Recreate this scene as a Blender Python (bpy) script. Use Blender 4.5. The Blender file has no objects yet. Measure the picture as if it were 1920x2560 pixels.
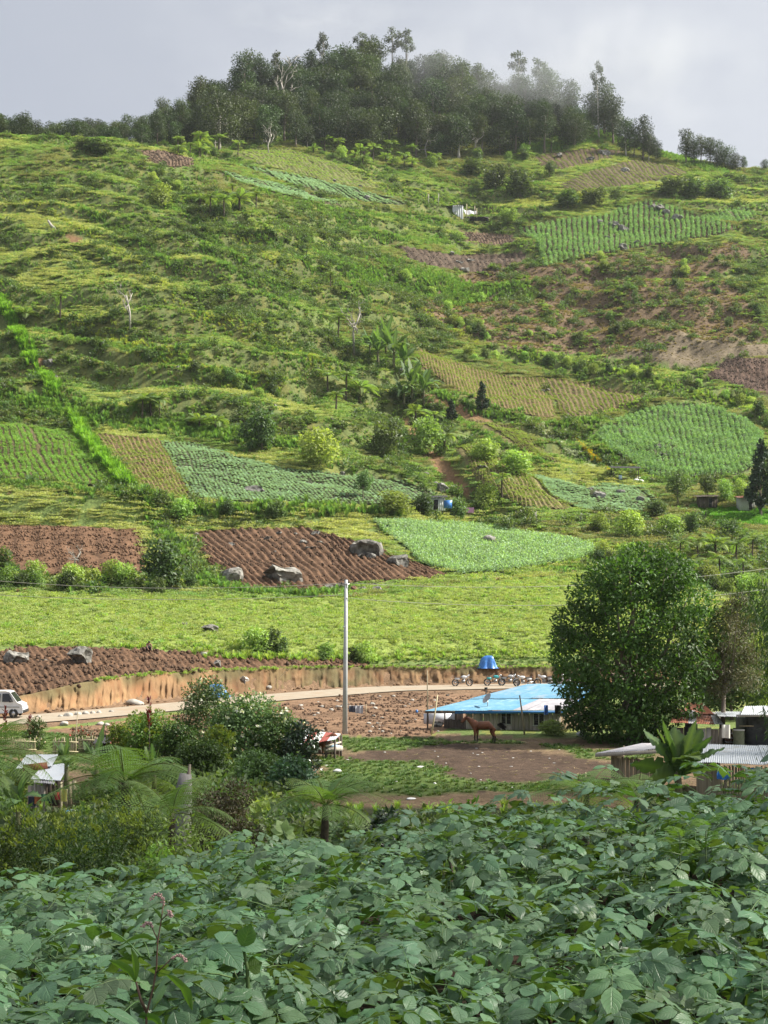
import bpy, bmesh, math, random
import numpy as np
from mathutils import Vector, Matrix, Euler
random.seed(7); rng = np.random.default_rng(11)
scene = bpy.context.scene
col = scene.collection
R = math.radians

# ---------------------------------------------------------------- camera (eye at the origin, looking along +Y)
F = 3846.0; U0 = 960.0; V0 = 1450.0            # focal length and horizon in pixels of the 1920x2560 photograph
cam = bpy.data.cameras.new('camera'); cam_o = bpy.data.objects.new('camera', cam); col.objects.link(cam_o)
cam.sensor_fit = 'VERTICAL'; cam.sensor_height = 36.0; cam.lens = 36.0 * F / 2560.0
cam.shift_y = (V0 - 1280.0) / 2560.0
cam.clip_start = 0.1; cam.clip_end = 6000
cam_o.location = (0, 0, 0); cam_o.rotation_euler = (R(90), 0, 0)
scene.camera = cam_o

# ---------------------------------------------------------------- light
SUN_EL, SUN_AZ = R(42), R(86)                  # azimuth measured from +Y (view direction) towards +X
SUN = np.array([math.cos(SUN_EL)*math.sin(SUN_AZ), math.cos(SUN_EL)*math.cos(SUN_AZ), math.sin(SUN_EL)])
sl = bpy.data.lights.new('sun', 'SUN'); sl.energy = 5.0; sl.angle = R(0.53); sl.color = (1.0, 0.94, 0.83)
so = bpy.data.objects.new('sun', sl); col.objects.link(so)
so.rotation_euler = Vector(-SUN).to_track_quat('-Z', 'Y').to_euler(); so.location = tuple(SUN * 400)
scene.view_settings.view_transform = 'Standard'; scene.view_settings.look = 'None'
scene.view_settings.exposure = 1.05; scene.view_settings.gamma = 1.0; scene.view_settings.use_curve_mapping = False
world = bpy.data.worlds.new('World'); scene.world = world; world.use_nodes = True
nt = world.node_tree; N = nt.nodes; L = nt.links; N.clear()
wo = N.new('ShaderNodeOutputWorld'); bg = N.new('ShaderNodeBackground'); L.new(bg.outputs[0], wo.inputs[0])
bg.inputs['Strength'].default_value = 0.1
sky = N.new('ShaderNodeTexSky'); sky.sky_type = 'NISHITA'; sky.sun_disc = False
sky.sun_elevation = SUN_EL; sky.sun_rotation = SUN_AZ; sky.altitude = 1400; sky.dust_density = 2.0
tc = N.new('ShaderNodeTexCoord')
dp = N.new('ShaderNodeVectorMath'); dp.operation = 'DOT_PRODUCT'; L.new(tc.outputs['Generated'], dp.inputs[0]); dp.inputs[1].default_value = tuple(SUN)
nz = N.new('ShaderNodeTexNoise'); nz.inputs['Scale'].default_value = 3.2; nz.inputs['Detail'].default_value = 5; nz.inputs['Roughness'].default_value = 0.5
mpn = N.new('ShaderNodeMapping'); mpn.inputs['Scale'].default_value = (1, 1, 1.9); L.new(tc.outputs['Generated'], mpn.inputs['Vector']); L.new(mpn.outputs[0], nz.inputs['Vector'])
ad = N.new('ShaderNodeMath'); ad.operation = 'MULTIPLY_ADD'; L.new(nz.outputs['Fac'], ad.inputs[0]); ad.inputs[1].default_value = 0.8; L.new(dp.outputs['Value'], ad.inputs[2])
mr = N.new('ShaderNodeMapRange'); mr.inputs['From Min'].default_value = -0.1; mr.inputs['From Max'].default_value = 1.5; L.new(ad.outputs[0], mr.inputs['Value'])
cr = N.new('ShaderNodeValToRGB'); L.new(mr.outputs[0], cr.inputs['Fac'])
els = cr.color_ramp.elements
els[0].position = 0.0; els[0].color = (1.98, 2.17, 2.66, 1)
els[1].position = 1.0; els[1].color = (6.33, 6.44, 6.55, 1)
e = els.new(0.44); e.color = (2.66, 2.80, 3.14, 1)
e = els.new(0.56); e.color = (3.67, 3.77, 4.01, 1)
e = els.new(0.68); e.color = (4.69, 4.75, 4.88, 1)
mx = N.new('ShaderNodeMix'); mx.data_type = 'RGBA'; mx.inputs['Factor'].default_value = 0.94
L.new(sky.outputs[0], mx.inputs[6]); L.new(cr.outputs[0], mx.inputs[7]); L.new(mx.outputs[2], bg.inputs['Color'])
cy = scene.cycles
cy.max_bounces = 6; cy.diffuse_bounces = 3; cy.glossy_bounces = 2; cy.transmission_bounces = 4; cy.volume_bounces = 1; cy.transparent_max_bounces = 6
cy.use_denoising = True

# ---------------------------------------------------------------- helpers: noise
def _hash(ix, iy, s):
    h = (ix.astype(np.int64) * 374761393 + iy.astype(np.int64) * 668265263 + s * 974634773) & 0xFFFFFFFF
    h = ((h ^ (h >> 13)) * 1274126177) & 0xFFFFFFFF
    return ((h ^ (h >> 16)) & 0xFFFF) / 65535.0
def vnoise(x, y, s=0):
    x = np.asarray(x, float); y = np.asarray(y, float)
    ix = np.floor(x); iy = np.floor(y); fx = x - ix; fy = y - iy
    fx = fx*fx*(3-2*fx); fy = fy*fy*(3-2*fy)
    a = _hash(ix, iy, s); b = _hash(ix+1, iy, s); c = _hash(ix, iy+1, s); d = _hash(ix+1, iy+1, s)
    return (a*(1-fx)+b*fx)*(1-fy) + (c*(1-fx)+d*fx)*fy
def fbm(x, y, oct=4, s=0):
    t = 0; a = 0.5; n = 0
    for i in range(oct):
        t = t + a*vnoise(x*2**i, y*2**i, s+i*17); n += a; a *= 0.5
    return t/n
def sstep(a, b, x):
    t = np.clip((x-a)/(b-a), 0, 1); return t*t*(3-2*t)

# ---------------------------------------------------------------- helpers: meshes and objects
class MB:
    """collects vertices, faces and per-vertex tints of one mesh"""
    def __init__(s): s.v = []; s.f = []; s.c = []; s.uv = []; s.n = 0
    def add(s, V, Fc, tint=1.0, uv=None):
        V = np.asarray(V, float).reshape(-1, 3)
        n = len(V); s.v.append(V)
        t = np.asarray(tint, float)
        if t.ndim == 0: t = np.full((n, 3), float(t))
        elif t.ndim == 1 and t.shape[0] == 3 and n != 3: t = np.tile(t, (n, 1))
        elif t.ndim == 1: t = np.repeat(t[:, None], 3, 1) if t.shape[0] == n else np.tile(t, (n, 1))
        s.c.append(t)
        s.uv.append(np.zeros((n, 2)) if uv is None else np.asarray(uv, float))
        if isinstance(Fc, np.ndarray): s.f.append(Fc + s.n)
        else:
            for f in Fc: s.f.append(np.array([f]) + s.n)
        s.n += n
        return s
    def mesh(s, name, mat=None, smooth=False):
        me = bpy.data.meshes.new(name)
        V = np.concatenate(s.v); me.vertices.add(len(V)); me.vertices.foreach_set('co', V.astype(np.float32).ravel())
        idx = np.concatenate([f.ravel() for f in s.f]).astype(np.int32)
        tot = np.concatenate([np.full(len(f), f.shape[1]) for f in s.f]).astype(np.int32)
        st = np.concatenate([[0], np.cumsum(tot)[:-1]]).astype(np.int32)
        me.loops.add(len(idx)); me.loops.foreach_set('vertex_index', idx)
        me.polygons.add(len(tot)); me.polygons.foreach_set('loop_start', st); me.polygons.foreach_set('loop_total', tot)
        if smooth: me.polygons.foreach_set('use_smooth', np.ones(len(tot), bool))
        me.update(calc_edges=True); me.validate()
        C = np.concatenate(s.c)
        at = me.attributes.new('tint', 'FLOAT_COLOR', 'POINT'); at.data.foreach_set('color', np.concatenate([C, np.ones((len(C), 1))], 1).astype(np.float32).ravel())
        UV = np.concatenate(s.uv)
        a2 = me.attributes.new('luv', 'FLOAT2', 'POINT'); a2.data.foreach_set('vector', UV.astype(np.float32).ravel())
        if mat is not None: me.materials.append(mat)
        return me
    def obj(s, name, mat, parent=None, smooth=False):
        return link(name, s.mesh(name, mat, smooth), parent)
    # --- shapes
    def box(s, c, d, rz=0.0, tint=1.0, M=None):
        x, y, z = np.array(d)/2
        V = np.array([[-x,-y,-z],[x,-y,-z],[x,y,-z],[-x,y,-z],[-x,-y,z],[x,-y,z],[x,y,z],[-x,y,z]])
        if rz: ca, sa = math.cos(rz), math.sin(rz); V = V @ np.array([[ca,sa,0],[-sa,ca,0],[0,0,1]])
        if M is not None: V = V @ np.array(M.to_3x3()).T
        return s.add(V + np.array(c), np.array([[0,3,2,1],[4,5,6,7],[0,1,5,4],[1,2,6,5],[2,3,7,6],[3,0,4,7]]), tint)
    def tube(s, pts, rad, n=6, tint=1.0, cap=True):
        P = np.array(pts, float); m = len(P); rad = np.broadcast_to(np.asarray(rad, float), (m,))
        T = np.gradient(P, axis=0); T /= np.linalg.norm(T, axis=1)[:, None] + 1e-9
        ref = np.array([0, 0, 1.0]) if abs(T[0][2]) < 0.9 else np.array([1.0, 0, 0])
        A = np.cross(T, ref); A /= np.linalg.norm(A, axis=1)[:, None] + 1e-9
        for i in range(1, m):
            if A[i] @ A[i-1] < 0: A[i] = -A[i]
        B = np.cross(T, A)
        ang = np.arange(n)*2*math.pi/n
        V = P[:, None] + rad[:, None, None]*(np.cos(ang)[None, :, None]*A[:, None] + np.sin(ang)[None, :, None]*B[:, None])
        fs = []
        for i in range(m-1):
            for j in range(n):
                k = (j+1) % n; fs.append([i*n+j, i*n+k, (i+1)*n+k, (i+1)*n+j])
        t = tint
        if isinstance(tint, np.ndarray) and tint.ndim == 2 and len(tint) == m: t = np.repeat(tint, n, 0)
        base = s.n
        s.add(V.reshape(-1, 3), np.array(fs), t)
        if cap and n > 2:
            s.f.append(np.array([[base+j for j in range(n)][::-1]])); s.f.append(np.array([[base+(m-1)*n+j for j in range(n)]]))
        return s
    def grid(s, P, tint=1.0, uv=None, wrap=False):
        P = np.asarray(P); a, b = P.shape[:2]
        i, j = np.meshgrid(np.arange(a-1), np.arange(b-1), indexing='ij'); i = i.ravel(); j = j.ravel()
        f = np.stack([i*b+j, i*b+j+1, (i+1)*b+j+1, (i+1)*b+j], 1)
        return s.add(P.reshape(-1, 3), f, tint, uv)
    def ball(s, c, r, nu=10, nv=7, tint=1.0, jit=0.0, seed=0):
        th = np.linspace(0, math.pi, nv); ph = np.arange(nu+1)*2*math.pi/nu
        T, P_ = np.meshgrid(th, ph, indexing='ij')
        D = np.stack([np.sin(T)*np.cos(P_), np.sin(T)*np.sin(P_), np.cos(T)], -1)
        k = 1.0
        if jit: k = 1 + jit*(fbm(D[..., 0]*2+D[..., 2]*1.7+9+seed, D[..., 1]*2-D[..., 2]*1.3+5, 3, seed) - .5)*2
        if jit: k[:, -1] = k[:, 0]; k[0] = k[0].mean(); k[-1] = k[-1].mean()
        V = D*np.broadcast_to(np.asarray(r, float), (3,)) * (k[..., None] if jit else 1)
        return s.grid((V + np.array(c))[::-1], tint)

def link(name, data, parent=None):
    o = bpy.data.objects.new(name, data); col.objects.link(o)
    if parent is not None: o.parent = parent
    return o
def tag(o, label=None, cat=None, group=None, kind=None):
    if label: o['label'] = label
    if cat: o['category'] = cat
    if group: o['group'] = group
    if kind: o['kind'] = kind
    return o
def thing(name, label, cat, loc=(0, 0, 0), rz=0.0, group=None, scale=1.0):
    o = link(name, None); o.location = tuple(loc); o.rotation_euler = (0, 0, rz); o.scale = (scale,)*3
    o.empty_display_size = 0.2
    return tag(o, label, cat, group)
def copy_tree(o, parent=None, kids=None):
    c = o.copy(); col.objects.link(c); c.parent = parent
    for ch in (kids or KIDS).get(o.name, []): copy_tree(ch, c, kids)
    return c
KIDS = {}
def freeze(o):
    """remember the children of a prototype so that copies are quick"""
    KIDS[o.name] = list(o.children)
    for c in o.children: freeze(c)
    return o
def stamp(proto, used, loc, rz=0.0, scale=1.0, label=None, group=None, tilt=(0, 0)):
    o = copy_tree(proto) if used else proto
    o.location = tuple(loc); o.rotation_euler = (tilt[0], tilt[1], rz)
    o.scale = (scale,)*3 if np.isscalar(scale) else tuple(scale)
    if label: o['label'] = label
    if group: o['group'] = group
    return o
class Pool:
    """prototypes of one kind; place() uses each prototype itself first, then copies"""
    def __init__(s, protos): s.p = [freeze(p) for p in protos]; s.used = [False]*len(protos); s.i = 0
    def place(s, loc, rz=None, scale=1.0, k=None, **kw):
        if k is None: k = s.i % len(s.p); s.i += 1
        o = stamp(s.p[k], s.used[k], loc, random.uniform(0, 6.28) if rz is None else rz, scale, **kw); s.used[k] = True
        return o
    def clean(s):
        for p, u in zip(s.p, s.used):
            if not u:
                def rm(o):
                    for c in KIDS.get(o.name, []): rm(c)
                    bpy.data.objects.remove(o)
                rm(p)

# ---------------------------------------------------------------- helpers: materials
def newmat(name):
    m = bpy.data.materials.new(name); m.use_nodes = True
    n = m.node_tree.nodes; n.clear()
    return m, n, m.node_tree.links
def rgb(h):
    return tuple(h) + (1,) if len(h) == 3 else tuple(h)
def leafmat(name, base, trans=0.35, rough=0.55, under=None, veins=False, hue=0.03, val=0.25, spec=0.35):
    m, n, l = newmat(name)
    out = n.new('ShaderNodeOutputMaterial'); at = n.new('ShaderNodeAttribute'); at.attribute_name = 'tint'
    oi = n.new('ShaderNodeObjectInfo')
    mul = n.new('ShaderNodeMix'); mul.data_type = 'RGBA'; mul.blend_type = 'MULTIPLY'; mul.inputs['Factor'].default_value = 1.0
    mul.inputs[6].default_value = rgb(base); l.new(at.outputs['Color'], mul.inputs[7]); cur = mul.outputs[2]
    if under is not None:
        ge = n.new('ShaderNodeNewGeometry'); mb = n.new('ShaderNodeMix'); mb.data_type = 'RGBA'
        l.new(ge.outputs['Backfacing'], mb.inputs['Factor']); l.new(cur, mb.inputs[6]); mb.inputs[7].default_value = rgb(under); cur = mb.outputs[2]
    bump = None
    if veins:
        uv = n.new('ShaderNodeAttribute'); uv.attribute_name = 'luv'; sx = n.new('ShaderNodeSeparateXYZ'); l.new(uv.outputs['Vector'], sx.inputs[0])
        ab = n.new('ShaderNodeMath'); ab.operation = 'ABSOLUTE'; l.new(sx.outputs[1], ab.inputs[0])
        s1 = n.new('ShaderNodeMath'); s1.operation = 'MULTIPLY_ADD'; l.new(ab.outputs[0], s1.inputs[0]); s1.inputs[1].default_value = -0.28; l.new(sx.outputs[0], s1.inputs[2])
        s2 = n.new('ShaderNodeMath'); s2.operation = 'MULTIPLY'; l.new(s1.outputs[0], s2.inputs[0]); s2.inputs[1].default_value = 44.0
        s3 = n.new('ShaderNodeMath'); s3.operation = 'SINE'; l.new(s2.outputs[0], s3.inputs[0])
        s4 = n.new('ShaderNodeMapRange'); s4.inputs['From Min'].default_value = 0.72; s4.inputs['From Max'].default_value = 1.0; l.new(s3.outputs[0], s4.inputs['Value'])
        m5 = n.new('ShaderNodeMapRange'); m5.inputs['From Min'].default_value = 0.10; m5.inputs['From Max'].default_value = 0.0; l.new(ab.outputs[0], m5.inputs['Value'])
        mxx = n.new('ShaderNodeMath'); mxx.operation = 'MAXIMUM'; l.new(s4.outputs[0], mxx.inputs[0]); l.new(m5.outputs[0], mxx.inputs[1])
        vm = n.new('ShaderNodeMix'); vm.data_type = 'RGBA'; l.new(mxx.outputs[0], vm.inputs['Factor'])
        # veins are a little paler
        k = n.new('ShaderNodeMix'); k.data_type = 'RGBA'; k.inputs['Factor'].default_value = 0.12; l.new(cur, k.inputs[6]); k.inputs[7].default_value = (0.35, 0.45, 0.2, 1)
        l.new(cur, vm.inputs[6]); l.new(k.outputs[2], vm.inputs[7]); cur = vm.outputs[2]
        bump = n.new('ShaderNodeBump'); bump.inputs['Strength'].default_value = 0.5; bump.inputs['Distance'].default_value = 0.004; bump.invert = True; l.new(mxx.outputs[0], bump.inputs['Height'])
    hs = n.new('ShaderNodeHueSaturation'); l.new(cur, hs.inputs['Color'])
    mh = n.new('ShaderNodeMapRange'); mh.inputs['To Min'].default_value = 0.5-hue; mh.inputs['To Max'].default_value = 0.5+hue; l.new(oi.outputs['Random'], mh.inputs['Value']); l.new(mh.outputs[0], hs.inputs['Hue'])
    w = n.new('ShaderNodeMath'); w.operation = 'MULTIPLY'; l.new(oi.outputs['Random'], w.inputs[0]); w.inputs[1].default_value = 7.31
    fr = n.new('ShaderNodeMath'); fr.operation = 'FRACT'; l.new(w.outputs[0], fr.inputs[0])
    mv = n.new('ShaderNodeMapRange'); mv.inputs['To Min'].default_value = 1-val; mv.inputs['To Max'].default_value = 1+val; l.new(fr.outputs[0], mv.inputs['Value']); l.new(mv.outputs[0], hs.inputs['Value'])
    b = n.new('ShaderNodeBsdfPrincipled'); b.inputs['Roughness'].default_value = rough; b.inputs['Specular IOR Level'].default_value = spec
    l.new(hs.outputs[0], b.inputs['Base Color'])
    if bump is not None: l.new(bump.outputs[0], b.inputs['Normal'])
    tr = n.new('ShaderNodeBsdfTranslucent')
    tg = n.new('ShaderNodeMix'); tg.data_type = 'RGBA'; tg.blend_type = 'MULTIPLY'; tg.inputs['Factor'].default_value = 1.0
    l.new(hs.outputs[0], tg.inputs[6]); tg.inputs[7].default_value = (1.5, 1.6, 0.55, 1); l.new(tg.outputs[2], tr.inputs['Color'])
    ms = n.new('ShaderNodeMixShader'); ms.inputs[0].default_value = trans
    l.new(b.outputs[0], ms.inputs[1]); l.new(tr.outputs[0], ms.inputs[2]); l.new(ms.outputs[0], out.inputs['Surface'])
    return m
def mat(name, c1, c2=None, scale=6.0, rough=0.8, metal=0.0, bump=0.0, bdist=0.02, stretch=(1, 1, 1), c3=None, s3=1.3, thr=(0.5, 0.62), rnd=0.0, spec=0.4, tint=False, detail=6, coord='Object'):
    """noise between c1 and c2, optional patches of c3, optional bump"""
    m, n, l = newmat(name)
    out = n.new('ShaderNodeOutputMaterial'); b = n.new('ShaderNodeBsdfPrincipled'); l.new(b.outputs[0], out.inputs['Surface'])
    b.inputs['Roughness'].default_value = rough; b.inputs['Metallic'].default_value = metal; b.inputs['Specular IOR Level'].default_value = spec
    t = n.new('ShaderNodeTexCoord'); mp = n.new('ShaderNodeMapping'); mp.inputs['Scale'].default_value = stretch; l.new(t.outputs[coord], mp.inputs['Vector'])
    oi = n.new('ShaderNodeObjectInfo')
    sc = n.new('ShaderNodeVectorMath'); sc.operation = 'ADD'; l.new(mp.outputs[0], sc.inputs[0])
    if coord == 'Object':
        rs = n.new('ShaderNodeMath'); rs.operation = 'MULTIPLY'; rs.inputs[1].default_value = 37.0; l.new(oi.outputs['Random'], rs.inputs[0])
        cx = n.new('ShaderNodeCombineXYZ'); l.new(rs.outputs[0], cx.inputs[0]); l.new(rs.outputs[0], cx.inputs[1]); l.new(cx.outputs[0], sc.inputs[1])
    no = n.new('ShaderNodeTexNoise'); no.inputs['Scale'].default_value = scale; no.inputs['Detail'].default_value = detail; no.inputs['Roughness'].default_value = 0.65; l.new(sc.outputs[0], no.inputs['Vector'])
    c2 = c2 or c1
    cr = n.new('ShaderNodeValToRGB'); cr.color_ramp.elements[0].position = 0.33; cr.color_ramp.elements[1].position = 0.67
    cr.color_ramp.elements[0].color = rgb(c1); cr.color_ramp.elements[1].color = rgb(c2); l.new(no.outputs['Fac'], cr.inputs['Fac']); cur = cr.outputs[0]
    if c3 is not None:
        n3 = n.new('ShaderNodeTexNoise'); n3.inputs['Scale'].default_value = s3; n3.inputs['Detail'].default_value = 7; n3.inputs['Roughness'].default_value = 0.62; l.new(sc.outputs[0], n3.inputs['Vector'])
        r3 = n.new('ShaderNodeMapRange'); r3.inputs['From Min'].default_value = thr[0]; r3.inputs['From Max'].default_value = thr[1]; l.new(n3.outputs['Fac'], r3.inputs['Value'])
        m3 = n.new('ShaderNodeMix'); m3.data_type = 'RGBA'; l.new(r3.outputs[0], m3.inputs['Factor']); l.new(cur, m3.inputs[6]); m3.inputs[7].default_value = rgb(c3); cur = m3.outputs[2]
    if tint:
        at = n.new('ShaderNodeAttribute'); at.attribute_name = 'tint'
        mm = n.new('ShaderNodeMix'); mm.data_type = 'RGBA'; mm.blend_type = 'MULTIPLY'; mm.inputs['Factor'].default_value = 1.0; l.new(cur, mm.inputs[6]); l.new(at.outputs['Color'], mm.inputs[7]); cur = mm.outputs[2]
    if rnd:
        hs = n.new('ShaderNodeHueSaturation'); l.new(cur, hs.inputs['Color']); mv = n.new('ShaderNodeMapRange'); mv.inputs['To Min'].default_value = 1-rnd; mv.inputs['To Max'].default_value = 1+rnd
        l.new(oi.outputs['Random'], mv.inputs['Value']); l.new(mv.outputs[0], hs.inputs['Value']); cur = hs.outputs[0]
    l.new(cur, b.inputs['Base Color'])
    if bump:
        bp = n.new('ShaderNodeBump'); bp.inputs['Strength'].default_value = bump; bp.inputs['Distance'].default_value = bdist; l.new(no.outputs['Fac'], bp.inputs['Height']); l.new(bp.outputs[0], b.inputs['Normal'])
    return m
# ================================================================ terrain: profiles read off the photograph, column by column
UC = [-700, 0, 240, 480, 720, 960, 1200, 1440, 1680, 1920, 2600]
TOE_V = [1815, 1790, 1768, 1742, 1725, 1713, 1710, 1709, 1708, 1708, 1708]
TOE_Y = [35383.0/(v-1450) for v in TOE_V]
TOP_V = [1772, 1752, 1701, 1679, 1670, 1670, 1669, 1669, 1668, 1668, 1668]
def same(Y, z): return [(None, Y, z)]*11
CURVES = [same(14, -4.3), same(24, -6.6), same(38, -8.4), same(58, -9.2), same(84, -9.25),
  [(None, y-8, -9.25) for y in TOE_Y], [(None, y, -9.2) for y in TOE_Y],
  [(v, y+1.3, None) for v, y in zip(TOP_V, TOE_Y)],
  [(1640,118),(1619,128),(1619,129),(1630,131),(1642,135),(1655,139),(1650,141),(1645,142),(1640,143),(1640,143),(1640,143)],
  [(1600,122),(1605,130),(1603,131),(1600,134),(1597,138),(1600,143),(1590,147),(1590,148),(1590,149),(1590,149),(1590,149)],
  [(1470,170),(1478,168),(1480,168),(1483,169),(1490,171),(1470,180),(1440,190),(1425,194),(1420,197),(1415,198),(1415,198)],
  [(1312,206),(1312,206),(1318,206),(1318,208),(1318,209),(1303,214),(1312,216),(1350,212),(1380,207),(1385,206),(1385,206)],
  [(1240,210),(1245,210),(1240,210),(1258,212),(1262,213),(1268,219),(1290,222),(1330,217),(1350,213),(1350,213),(1350,213)],
  [(1060,256),(1061,256),(1075,254),(1108,250),(1172,237),(1203,234),(1210,246),(1255,240),(1262,240),(1265,240),(1265,240)],
  [(950,278),(950,278),(955,277),(985,272),(1040,265),(1060,270),(1080,282),(1130,275),(1195,262),(1195,262),(1195,262)],
  [(830,302),(830,302),(835,300),(850,298),(890,296),(930,305),(985,312),(1048,302),(1010,312),(1010,314),(1010,314)],
  [(690,330),(690,330),(695,328),(720,325),(760,325),(840,330),(920,334),(948,332),(960,326),(950,330),(950,330)],
  [(560,360),(560,360),(570,357),(590,354),(620,360),(720,362),(800,368),(850,362),(860,356),(850,358),(850,358)],
  [(440,390),(440,390),(455,386),(470,386),(510,400),(600,406),(690,410),(690,408),(690,405),(690,404),(690,404)],
  [(360,410),(348,412),(347,414),(400,412),(450,430),(520,440),(600,446),(600,446),(600,444),(600,440),(600,440)],
  [(355,425),(338,422),(340,425),(385,430),(405,465),(455,478),(520,480),(515,476),(503,472),(560,455),(560,455)],
  [(390,470),(370,470),(372,470),(376,480),(374,500),(395,515),(400,520),(388,522),(430,515),(490,490),(490,490)],
  [(380,510),(375,510),(375,515),(325,540),(235,570),(200,585),(262,575),(305,560),(392,540),(428,530),(428,530)]]
# ---- crop fields: row i runs from A(t_i) to B(t_i) (pixel polylines on the ground)
FIELDS = dict(
 bean=dict(A=[(-60,1060),(75,1069),(156,1081),(195,1106)], B=[(-20,1195),(116,1205),(225,1216),(292,1222)], n=17, crop='leafy'),
 seedling=dict(A=[(235,1084),(300,1090),(400,1101)], B=[(350,1224),(420,1240),(492,1252)], n=13, crop='sprout'),
 cabbage=dict(A=[(402,1106),(498,1112),(579,1141),(694,1170),(810,1181),(900,1192),(1000,1205)], B=[(485,1245),(560,1256),(700,1258),(820,1264),(930,1264),(1040,1262),(1100,1245)], n=64, crop='cabbage'),
 ploughed=dict(A=[(545,1450),(478,1332),(640,1322),(770,1322),(850,1345),(1030,1402)], B=[(560,1459),(640,1477),(780,1480),(900,1458),(1030,1450),(1128,1441)], n=33, crop=None),
 potato_mid=dict(A=[(935,1306),(1047,1306),(1162,1312),(1307,1335),(1420,1352)], B=[(1060,1412),(1150,1437),(1250,1432),(1400,1410),(1535,1378)], n=36, crop='potato'),
 potato_right=dict(A=[(1478,1088),(1539,1053),(1597,1027),(1683,1010),(1770,1016),(1857,1048),(1905,1085)], B=[(1530,1128),(1600,1170),(1640,1195),(1740,1194),(1830,1190),(1884,1172),(1903,1100)], n=33, crop="potato"),
 seedling_slope=dict(A=[(1032,868),(1110,893),(1180,920),(1284,943),(1345,946)], B=[(1052,915),(1145,980),(1250,1020),(1345,1044),(1400,1046)], n=34, crop='sprout'),
 seedling_right=dict(A=[(1350,948),(1411,950),(1481,964),(1560,978),(1615,992)], B=[(1412,1046),(1450,1046),(1500,1040),(1566,1014),(1620,996)], n=19, crop='sprout'),
 potato_knoll=dict(A=[(1303,572),(1388,555),(1527,538),(1568,515),(1625,503),(1683,520),(1741,538),(1846,568)], B=[(1358,622),(1359,668),(1440,650),(1500,637),(1568,625),(1683,606),(1787,590),(1848,571)], n=42, crop="potato"),
 cabbage_upper=dict(A=[(600,416),(690,428),(790,452),(870,470),(950,492)], B=[(700,453),(780,476),(860,498),(920,508),(1025,514)], n=22, crop='potato'),
 cabbage_strip=dict(A=[(556,432),(620,446),(700,464),(760,478)], B=[(650,472),(710,488),(770,503),(855,518)], n=20, crop='cabbage'),
 terrace_top=dict(A=[(1332,394),(1400,382),(1480,371),(1570,380)], B=[(1378,428),(1423,421),(1480,408),(1560,384)], n=15, crop='sprout'),
 terrace_low=dict(A=[(1392,466),(1480,428),(1585,400),(1677,412)], B=[(1434,480),(1540,470),(1640,452),(1725,434)], n=26, crop='sprout'),
 olive_field=dict(A=[(570,381),(650,374),(717,372),(810,395)], B=[(640,408),(730,430),(830,460),(958,474)], n=26, crop='olive'),
 dry_plot=dict(A=[(1147,582),(1210,584),(1282,590)], B=[(1175,604),(1238,616),(1296,606)], n=16, crop=None),
 dark_plot=dict(A=[(1000,616),(1070,628),(1140,638),(1230,636),(1310,632)], B=[(1025,652),(1090,668),(1150,678),(1250,690),(1322,645)], n=20, crop=None),
 upper_right=dict(A=[(1755,540),(1800,530),(1870,520)], B=[(1790,552),(1840,556),(1890,548)], n=10, crop='potato'),
 slope_rows=dict(A=[(1130,1112),(1190,1118),(1250,1150),(1310,1185)], B=[(1190,1200),(1260,1245),(1330,1272),(1430,1276)], n=20, crop='sprout'),
 slope_upper=dict(A=[(1172,1050),(1250,1060),(1300,1078)], B=[(1300,1125),(1360,1150),(1410,1166)], n=14, crop='sprout'),
 cabbage_low=dict(A=[(1315,1187),(1400,1205),(1460,1225),(1510,1212),(1590,1220)], B=[(1380,1240),(1450,1276),(1530,1284),(1610,1280),(1650,1257)], n=26, crop='cabbage'),
 ploughed_near=dict(A=[(-100,1740),(-60,1640),(60,1622),(250,1622),(480,1632),(690,1643),(900,1658)], B=[(-90,1765),(60,1742),(180,1714),(320,1692),(520,1678),(740,1671),(930,1671)], n=64, crop=None),
 bare_left=dict(A=[(-60,1314),(174,1317),(355,1326)], B=[(-60,1436),(230,1440),(368,1428)], n=8, crop=None),
 dark_right=dict(A=[(1766,940),(1816,898),(1935,896)], B=[(1775,946),(1850,968),(1940,990)], n=12, crop=None),
 bare_top=dict(A=[(338,377),(405,377),(488,400)], B=[(395,414),(440,418),(484,415)], n=12, crop=None),
)
def field_poly(f): return list(f['A']) + list(f['B'])[::-1]
POLY = {k: field_poly(f) for k, f in FIELDS.items()}
CROP_ALL = list(POLY.values())
def inpoly(u, v, poly):
    u = np.asarray(u); v = np.asarray(v); r = np.zeros(u.shape, bool); n = len(poly)
    for i in range(n):
        x1, y1 = poly[i]; x2, y2 = poly[(i+1) % n]
        if y1 == y2: continue
        c = ((y1 > v) != (y2 > v)) & (u < (x2-x1)*(v-y1)/(y2-y1)+x1); r ^= c
    return r
def near_z(x, y):
    xc = np.clip(x, -4, 4)
    return -1.68 - (y-4)*(0.06 - np.where(xc < 0, .027, .022)*xc)*np.where(y > 4, 1, 0.3)
_PG = np.linspace((UC[0]-U0)/F, (UC[-1]-U0)/F, 520)
_LY = np.linspace(math.log(9.6), math.log(2600), 1500)
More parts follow.
